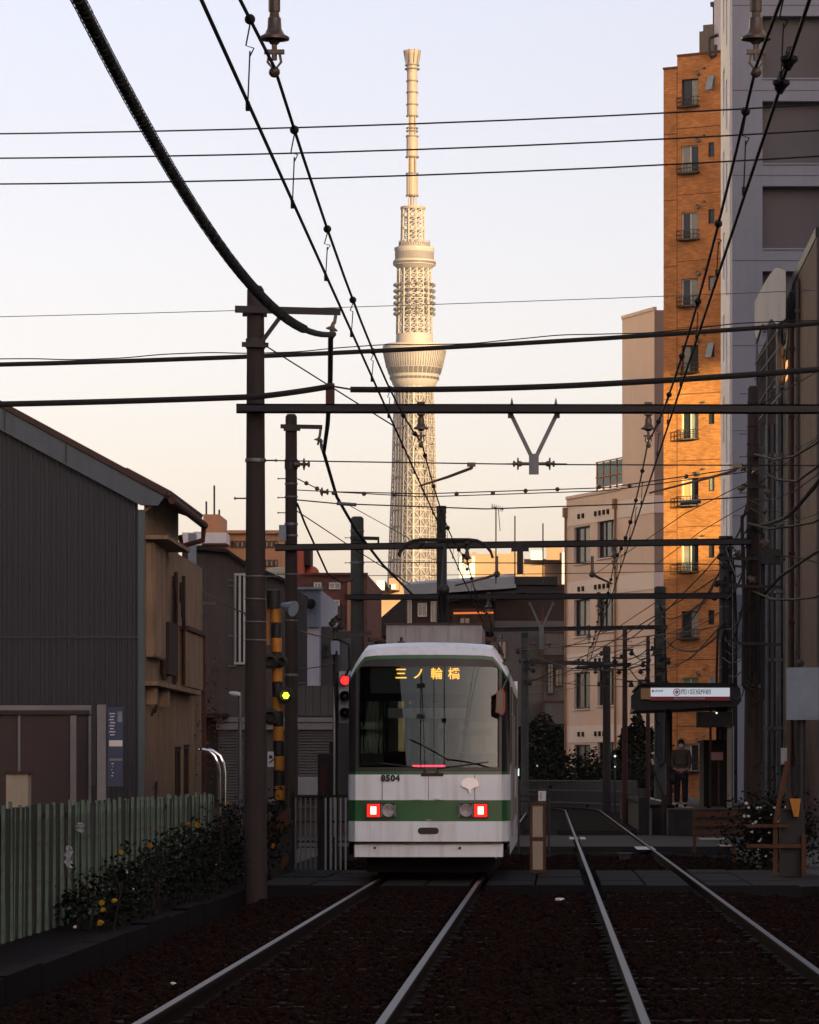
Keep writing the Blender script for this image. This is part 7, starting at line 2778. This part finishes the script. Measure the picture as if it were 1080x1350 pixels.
# ================================================================== PLATFORM, SHELTER, PEOPLE
PX0 = 2.42
pf = MB()
pf.box(PX0, 5.6, 95.5, 140, -0.3, 0.60)
plat = struct('platform', pf, M['dark_concrete'])
for i in range(14):
    k = MB()
    k.box(PX0 - 0.04, PX0 + 0.55, 95.5 + i * 3.0 + 0.01, 98.5 + i * 3.0 - 0.01, 0.601, 0.68)
    k.build('edge_slab', M['slab'], plat)
k = MB()
k.box(PX0 + 0.75, PX0 + 1.05, 96, 139, 0.601, 0.612)
k.build('tactile_strip', M['post_cream'], plat)
k = MB()
k.prism([(PX0 + .3, 95.49, -0.3), (5.5, 95.49, -0.3), (5.5, 95.49, 0.6), (PX0 + .3, 95.49, 0.6)], (0, -3.2, -0.0))
k.build('ramp_wall', M['dark_concrete'], plat)
YSN = 97.0
t = thing('platform_shelter', 'platform shelter with a lit white and red station sign', 'shelter', (XU(900, YSN), YSN + 3, 0.6))
k = MB()
k.prism([P(u, v, YSN) for u, v in ((832, 918), (845, 904), (968, 903), (976, 907), (978, 924), (972, 931), (838, 937), (832, 934))], (0, 0.05, 0))
k.prism([P(u, v, YSN + 0.06) for u, v in ((840, 934), (845, 905), (968, 904), (974, 929))], (0, 9, 0))
k.build('roof', M['steel_dark'], t)
k = MB()
k.box(XU(843, YSN), XU(971, YSN), YSN - 0.2, YSN + 9.2, ZV(903, YSN), ZV(900.5, YSN))
k.build('roof_sheet', M['black_roof'], t)
k = MB()
k.box(XU(845, YSN), XU(857.5, YSN), YSN - 0.12, YSN - 0.002, ZV(922, YSN), ZV(907.5, YSN))
k.build('end_panel', M['sign_tan'], t)
k = MB()
k.box(XU(858, YSN), XU(962, YSN), YSN - 0.14, YSN - 0.002, ZV(918.4, YSN), ZV(907, YSN))
sg = k.build('sign_face', M['sign_lit'], t)
k = MB()
k.box(XU(858, YSN), XU(962, YSN), YSN - 0.139, YSN - 0.002, ZV(923.6, YSN), ZV(918.5, YSN))
rs = k.build('red_stripe', M['sign_red'], t)
lettering('荒川区役所前', 0.138, P(917.5, 912.6, YSN - 0.146), M['ink'], sg, extrude=0.002, bold=0.001, spacing=0.80)
lettering('ARAKAWA-KUYAKUSHOMAE', 0.058, P(909, 921, YSN - 0.145), M['sign_white'], rs, extrude=0.002, bold=0.001)
k = MB()
c = P(892.5, 912.5, YSN - 0.146)
k.tube([c + Vector((0.078 * math.cos(a), -0.004, 0.078 * math.sin(a))) for a in [2 * math.pi * i / 24 for i in range(25)]], 0.013, 5)
for i in range(5):
    a = math.pi / 2 + 2 * math.pi * i / 5
    k.lathe(c + Vector((0.03 * math.cos(a), 0, 0.03 * math.sin(a))), [(0.019, 0), (0.019, 0.007)], 10, (0, -1, 0))
k.lathe(c, [(0.012, 0), (0.012, 0.008)], 8, (0, -1, 0))
k.build('emblem', M['sign_pink'], sg)
k = MB()
k.lathe(P(861, 911, YSN - 0.146), [(0.03, 0), (0.03, 0.004)], 10, (0, -1, 0))
k.build('small_emblem', M['sign_tan'], sg)
k = MB()
for i in range(9): k.box(XU(863.5 + i * 1.2, YSN), XU(864.2 + i * 1.2, YSN), YSN - 0.146, YSN - 0.141, ZV(912.2, YSN), ZV(910.3 - (i % 3) * .4, YSN))
k.build('fine_print', M['alu'], sg)
for (u, y, w_) in ((881, 98.5, 4), (937, 98.0, 3), (962, 97.6, 6), (948, 104, 7), (884, 105.5, 5)):
    k = MB()
    k.box(XU(u - w_ / 2, y), XU(u + w_ / 2, y), y, y + 0.12, 0.6, ZV(930, YSN))
    k.build('post', M['post_cream'] if u == 962 else M['pole_brown'], t)
k = MB()
k.box(XU(928, 101), XU(964, 101), 101, 104, 0.6, ZV(955, 101) - 0.4)
k.build('waiting_bench_wall', M['house_dark'], t)
k = MB()
k.box(XU(922, YSN), XU(966, YSN), YSN + 0.5, YSN + 2, ZV(958, YSN), ZV(938, YSN))
o = k.build('hanging_unit', M['warn_black'], t)
k = MB()
k.sphere(P(945, 940, YSN + 0.45), 0.025, 8, 6)
k.build('small_lamp', M['small_white_lamp'], o)
k = MB()
k.cyl(P(948, 1003, 97.5), P(948, 1062, 97.5), 0.03, n=8)
k.box(XU(937, 97.4), XU(954, 97.4), 97.38, 97.42, ZV(1003, 97.4), ZV(991, 97.4))
nb = k.build('notice_stand', M['rust'], t)
k = MB()
k.box(XU(938, 97.37), XU(953, 97.37), 97.36, 97.378, ZV(1002, 97.4), ZV(992, 97.4))
k.build('notice', pm('notice_pink', (0.30, 0.19, 0.18), None, 3, 0.6, bump=0), nb)
k = MB()
for i in range(3): k.box(XU(940, 97.35), XU(951, 97.35), 97.352, 97.358, ZV(995 + i * 2.5, 97.4), ZV(994 + i * 2.5, 97.4))
k.build('notice_print', M['sign_red'], nb)
# handrail at the platform ramp
t = thing('handrail', 'slanting handrail at the platform end with a bright top', 'railing', (XU(870, 94), 94, -0.2))
k = MB()
k.tube([P(858, 1000, 94), P(862, 1016, 94), P(876, 1052, 94), P(876, 1100, 94)], 0.028, 6)
k.box(XU(872, 94), XU(879, 94), 94, 94.1, -0.25, ZV(1048, 94))
k.build('rail', M['pole_brown'], t)
k = MB()
k.cyl(P(859.5, 1000.5, 93.97), P(861.5, 1008, 93.97), 0.032, n=6)
k.build('reflector', M['sign_white'], t)
k = MB()
k.box(XU(842, 94.5), XU(856, 94.5), 94.5, 94.9, -0.3, ZV(1051, 94.5))
k.build('end_block', M['dark_concrete'], t)


def skin_body(name, joints, edges, mat, parent, root=0, levels=2):
    me = bpy.data.meshes.new(name)
    me.from_pydata([j[0] for j in joints], edges, [])
    o = bpy.data.objects.new(name, me)
    COL.objects.link(o)
    md = o.modifiers.new('skin', 'SKIN')
    for i, j in enumerate(joints):
        sv = me.skin_vertices[0].data[i]
        sv.radius = (j[1], j[2])
        sv.use_root = (i == root)
    ss_ = o.modifiers.new('sub', 'SUBSURF')
    ss_.levels = ss_.render_levels = levels
    dg = bpy.context.evaluated_depsgraph_get()
    me2 = bpy.data.meshes.new_from_object(o.evaluated_get(dg))
    me2.name = name
    me2.polygons.foreach_set('use_smooth', [True] * len(me2.polygons))
    me2.materials.clear()
    me2.materials.append(mat)
    o.modifiers.clear()
    o.data = me2
    bpy.data.meshes.remove(me)
    o.parent = parent
    return o


# the waiting passenger, facing the track and the camera, hands together at the waist
YPS = 98.6
ps = thing('person', 'person in a brown coat and white mask waiting on the platform', 'person', (XU(898, YPS), YPS, 0.60))
H = 1.70


def hand(base, d, side):
    """joints of a slightly curled hand: palm, four fingers, thumb."""
    base, d = Vector(base), Vector(d).normalized()
    s_ = Vector((0, -1, 0)).cross(d).normalized() * side
    J, E_ = [], []
    palm = base + d * 0.07
    J.append((palm, 0.040, 0.018))
    for i in range(4):
        r0 = palm + s_ * (0.03 - 0.02 * i) + d * 0.015
        L_ = (0.072, 0.08, 0.075, 0.06)[i]
        a = r0 + d * L_ * 0.5 + Vector((0, -0.006, 0))
        e = r0 + d * L_ * 0.9 + Vector((0, -0.026, 0))
        n_ = len(J)
        J += [(r0, 0.010, 0.010), (a, 0.0085, 0.0085), (e, 0.007, 0.007)]
        E_ += [(0, n_), (n_, n_ + 1), (n_ + 1, n_ + 2)]
    n_ = len(J)
    r0 = base + d * 0.03 + s_ * 0.038
    J += [(r0, 0.012, 0.012), (r0 + d * 0.03 + s_ * 0.022, 0.010, 0.010), (r0 + d * 0.058 + s_ * 0.02 + Vector((0, -0.01, 0)), 0.008, 0.008)]
    E_ += [(0, n_), (n_, n_ + 1), (n_ + 1, n_ + 2)]
    return J, E_


def V(*a): return Vector(a)


J = [(V(0, 0, 0.92), .15, .11), (V(0, 0, 1.08), .135, .10), (V(0, 0.0, 1.26), .155, .11), (V(0, 0.01, 1.38), .13, .09), (V(0, 0.0, 1.45), .055, .055), (V(0, -0.01, 1.52), .06, .068), (V(0, -0.015, 1.58), .074, .09), (V(0, -0.01, 1.65), .06, .075),
     (V(-.17, 0, 1.38), .062, .06), (V(-.215, 0.02, 1.14), .045, .045), (V(-.17, -.10, 0.96), .034, .034), (V(-.10, -.15, 0.93), .026, .02),
     (V(.17, 0, 1.38), .062, .06), (V(.215, 0.02, 1.14), .045, .045), (V(.17, -.10, 0.96), .034, .034), (V(.10, -.15, 0.93), .026, .02),
     (V(-.09, 0, 0.84), .09, .09), (V(-.10, -.01, 0.48), .06, .062), (V(-.10, 0.01, 0.09), .04, .045), (V(-.105, -.14, 0.03), .036, .028),
     (V(.09, 0, 0.84), .09, .09), (V(.10, -.01, 0.48), .06, .062), (V(.10, 0.02, 0.09), .04, .045), (V(.11, -.13, 0.03), .036, .028)]
E_ = [(0, 1), (1, 2), (2, 3), (3, 4), (4, 5), (5, 6), (6, 7), (3, 8), (8, 9), (9, 10), (10, 11), (3, 12), (12, 13), (13, 14), (14, 15), (0, 16), (16, 17), (17, 18), (18, 19), (0, 20), (20, 21), (21, 22), (22, 23)]
for wrist, d, sd in ((11, V(1, -.25, -.3), 1), (15, V(-1, -.25, -.3), -1)):
    hj, he = hand(J[wrist][0], d, sd)
    n0 = len(J)
    J += hj
    E_ += [(a + n0, b_ + n0) for a, b_ in he] + [(wrist, n0)]
skin_body('body', J, E_, M['skin'], ps, 0)
# clothes follow the same skeleton, slightly fuller, ending at neck, cuffs and hem
JC = [(V(0, 0, 0.92), .185, .14), (V(0, 0, 1.08), .165, .125), (V(0, 0, 1.26), .18, .135), (V(0, 0.01, 1.39), .15, .105), (V(0, 0.0, 1.455), .075, .075),
      (V(-.175, 0, 1.38), .08, .078), (V(-.225, 0.02, 1.14), .066, .066), (V(-.165, -.11, 0.955), .052, .052),
      (V(.175, 0, 1.38), .08, .078), (V(.225, 0.02, 1.14), .066, .066), (V(.165, -.11, 0.955), .052, .052), (V(0, 0.0, 0.70), .20, .155)]
skin_body('coat', JC, [(0, 1), (1, 2), (2, 3), (3, 4), (3, 5), (5, 6), (6, 7), (3, 8), (8, 9), (9, 10), (0, 11)], M['coat'], ps, 0)
JT = [(V(0, 0, 0.86), .16, .125), (V(-.095, 0, 0.78), .105, .105), (V(-.10, -.01, 0.48), .085, .085), (V(-.10, 0.01, 0.10), .072, .076), (V(.095, 0, 0.78), .105, .105), (V(.10, -.01, 0.48), .085, .085), (V(.10, 0.02, 0.10), .072, .076)]
skin_body('trousers', JT, [(0, 1), (1, 2), (2, 3), (0, 4), (4, 5), (5, 6)], M['trouser'], ps, 0)
for sx in (-1, 1):
    k = MB()
    c = wloc(ps) + V(sx * .105, -.08, .045)
    k.sphere(c, 0.05, 10, 6, (0.95, 2.5, 0.9))
    k.build('shoe', M['trouser'], ps, True)
k = MB()
c = wloc(ps) + V(0, 0.012, 1.62)
k.sphere(c, 0.1, 14, 9, (0.92, 1.05, 0.88))
k.sphere(c + V(0, 0.03, -0.08), 0.085, 12, 7, (1, 0.75, 1.1))
k.build('hair', M['hair'], ps, True)
k = MB()
c = wloc(ps) + V(0, -0.095, 1.535)
k.sphere(c, 0.055, 12, 7, (1.15, 0.5, 0.85))
mk_ = k.build('face_mask', M['white_petal'], ps, True)
k = MB()
for sx in (-1, 1):
    k.sphere(wloc(ps) + V(sx * .032, -0.098, 1.585), 0.012, 8, 5)
k.build('eyes', M['ink'], ps, True)
k = MB()
k.sphere(wloc(ps) + V(-.20, -0.08, 0.72), 0.14, 12, 8, (0.8, 0.6, 1.1))
k.tube([wloc(ps) + V(-.2, -.08, .85), wloc(ps) + V(-.16, -.12, .95), wloc(ps) + V(-.22, 0, 1.4)], 0.012, 5)
tag(k.build('shoulder_bag', M['warn_black'], None, True), 'black shoulder bag hanging at the hip of the person on the platform', 'bag')
# delivery car standing in the side street behind the platform
YV = 150.0

# ================================================================== HEDGE, FAR FENCE, BUSHES ALONG THE CURVE
hd = thing('hedge', 'dark evergreen hedge along the curve before the beige building', 'hedge', (2.2, 176, -0.3))
pts = []
for i in range(60):
    s_ = 164 + i * 0.75
    p, x = trk(TR + 3.3, s_)
    hgt = 2.3 + 0.5 * math.sin(i * 0.7) + 0.35 * math.sin(i * 1.9)
    q = RNG.random((190, 3))
    d = RNG.normal(size=(190, 3)) * np.array([0.45, 0.45, 0.0])
    d[:, 2] = -0.3 + (q[:, 2] ** 0.7) * hgt
    pts.append(d + np.array([p.x, p.y, 0]))
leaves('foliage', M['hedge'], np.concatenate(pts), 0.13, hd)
k = MB()
for i in range(20):
    p, x = trk(TR + 3.3, 164 + i * 2.2)
    k.tube([(p.x, p.y, -0.4), (p.x + .1, p.y, 0.8), (p.x + random.uniform(-.3, .3), p.y, 2.0)], [0.06, 0.04, 0.015], 5)
k.build('trunk', M['stem'], hd)
tr_n = 0
for (lab, u, y, h_, w_) in (('dark bushy tree right behind the tram roof corner', 712, 214, 4.6, 2.3), ('round dark tree in front of the grey veranda house', 750, 212, 3.8, 1.7), ('dark tree between the far poles and the beige wall', 838, 178, 4.0, 1.1)):
    x0 = XU(u, y)
    t = thing('tree', lab, 'tree', (x0, y, -0.4))
    n_ = 2600
    d = RNG.normal(size=(n_, 3))
    d /= np.linalg.norm(d, axis=1)[:, None]
    rad = RNG.uniform(0.35, 1.0, n_) ** 0.5
    lump = 1 + 0.22 * np.sin(d[:, 0] * 5 + 1) * np.cos(d[:, 2] * 6)
    q = d * (rad * lump)[:, None] * np.array([w_ * .75, w_ * .7, h_ * 0.42]) + np.array([x0, y, h_ * 0.56])
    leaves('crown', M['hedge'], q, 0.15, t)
    k = MB()
    k.tube([(x0, y, -0.4), (x0 + .05, y, h_ * .3), (x0, y, h_ * .6)], [0.13, 0.1, 0.05], 7)
    for j in range(5): k.tube([(x0, y, h_ * (.25 + .07 * j)), (x0 + random.uniform(-.8, .8), y + random.uniform(-.5, .5), h_ * (.5 + .07 * j))], [0.05, 0.02], 5)
    k.build('trunk', M['stem'], t)
fe = thing('mesh_fence', 'grey line side fence following the curve beyond the crossing', 'fence', (2, 165, -0.3))
k = MB()
m2 = MB()
prev = None
for i in range(34):
    s_ = 150 + i * 1.6
    p, x = trk(TR + 2.0, s_)
    k.box(p.x - .04, p.x + .04, p.y - .04, p.y + .04, -0.4, 1.2)
    if prev is not None:
        for z in (0.15, 0.7, 1.15): k.bar((prev.x, prev.y, z), (p.x, p.y, z), 0.04, 0.05)
        for j in range(10):
            q = prev.lerp(p, j / 10)
            m2.bar((q.x, q.y, -0.3), (q.x, q.y, 1.13), 0.03, 0.05, (0, 1, 0.01))
    prev = p
k.build('frame', M['fence_grey'], fe)
tag(m2.build('bars', M['fence_grey'], fe), kind='stuff')
# concrete retaining wall behind it, dim lamps of the side street
k = MB()
pr_ = None
for i in range(30):
    p, x = trk(TR + 2.5, 156 + i * 2.0)
    if pr_ is not None: k.bar((pr_.x, pr_.y, 0.2), (p.x, p.y, 0.2), 0.12, 1.3)
    pr_ = p
tag(k.build('retaining_wall', M['dark_concrete']), 'low dark retaining wall behind the line side fence', 'wall')
for (lab, u, v, y, r) in (('upper small white lamp glowing left of the far dark pole', 811, 997, 160, 0.045), ('lower dim lamp glowing left of the far dark pole', 811, 1011, 160, 0.03), ('tiny greenish lamp glowing just right of the tram', 708, 1010, 200, 0.05), ('small white signal glowing behind the marker post', 682.5, 1018, 120, 0.10)):
    t = thing('lamp', lab, 'lamp', tuple(P(u, v, y)))
    k = MB()
    if y == 120: k.box(*[P(u - 2, v, y).x, P(u + 2, v, y).x], y, y + 0.1, ZV(v + 5, y), ZV(v - 5, y))
    else: k.sphere(P(u, v, y), r, 8, 6)
    k.build('bulb', M['small_white_lamp'], t)
    k = MB()
    k.cyl(P(u, v, y + 0.15), Vector((P(u, v, y).x, y + 0.15, -0.4)), 0.04, n=6)
    k.build('post', DK, t)
# equipment between tracks on far crossing
t = thing('track_box', 'small dark junction box between the rails of the right track', 'box', (XU(824, 70), 70, -0.15))
k = MB()
k.box(XU(817, 70), XU(832, 70), 70, 70.3, -0.15, ZV(1127, 70))
k.box(XU(815, 70), XU(834, 70), 69.97, 70.33, ZV(1127, 70) + .001, ZV(1127, 70) + 0.03)
k.build('body', M['warn_black'], t)

# ================================================================== EVENING HAZE (thin, even)
hz = MB()
hz.box(-2500, 2500, -700, 4000, -1.5, 662)
hv = hz.build('haze', None)
hv.data.materials.clear()
hm = bpy.data.materials.new('haze_air')
hm.use_nodes = True
nt = hm.node_tree
nt.nodes.clear()
ho = nt.nodes.new('ShaderNodeOutputMaterial')
pvn = nt.nodes.new('ShaderNodeVolumePrincipled')
pvn.inputs['Color'].default_value = (0.92, 0.93, 1.0, 1)
pvn.inputs['Density'].default_value = 0.00004
pvn.inputs['Anisotropy'].default_value = 0.35
nt.links.new(pvn.outputs['Volume'], ho.inputs['Volume'])
hv.data.materials.append(hm)
tag(hv, kind='stuff')
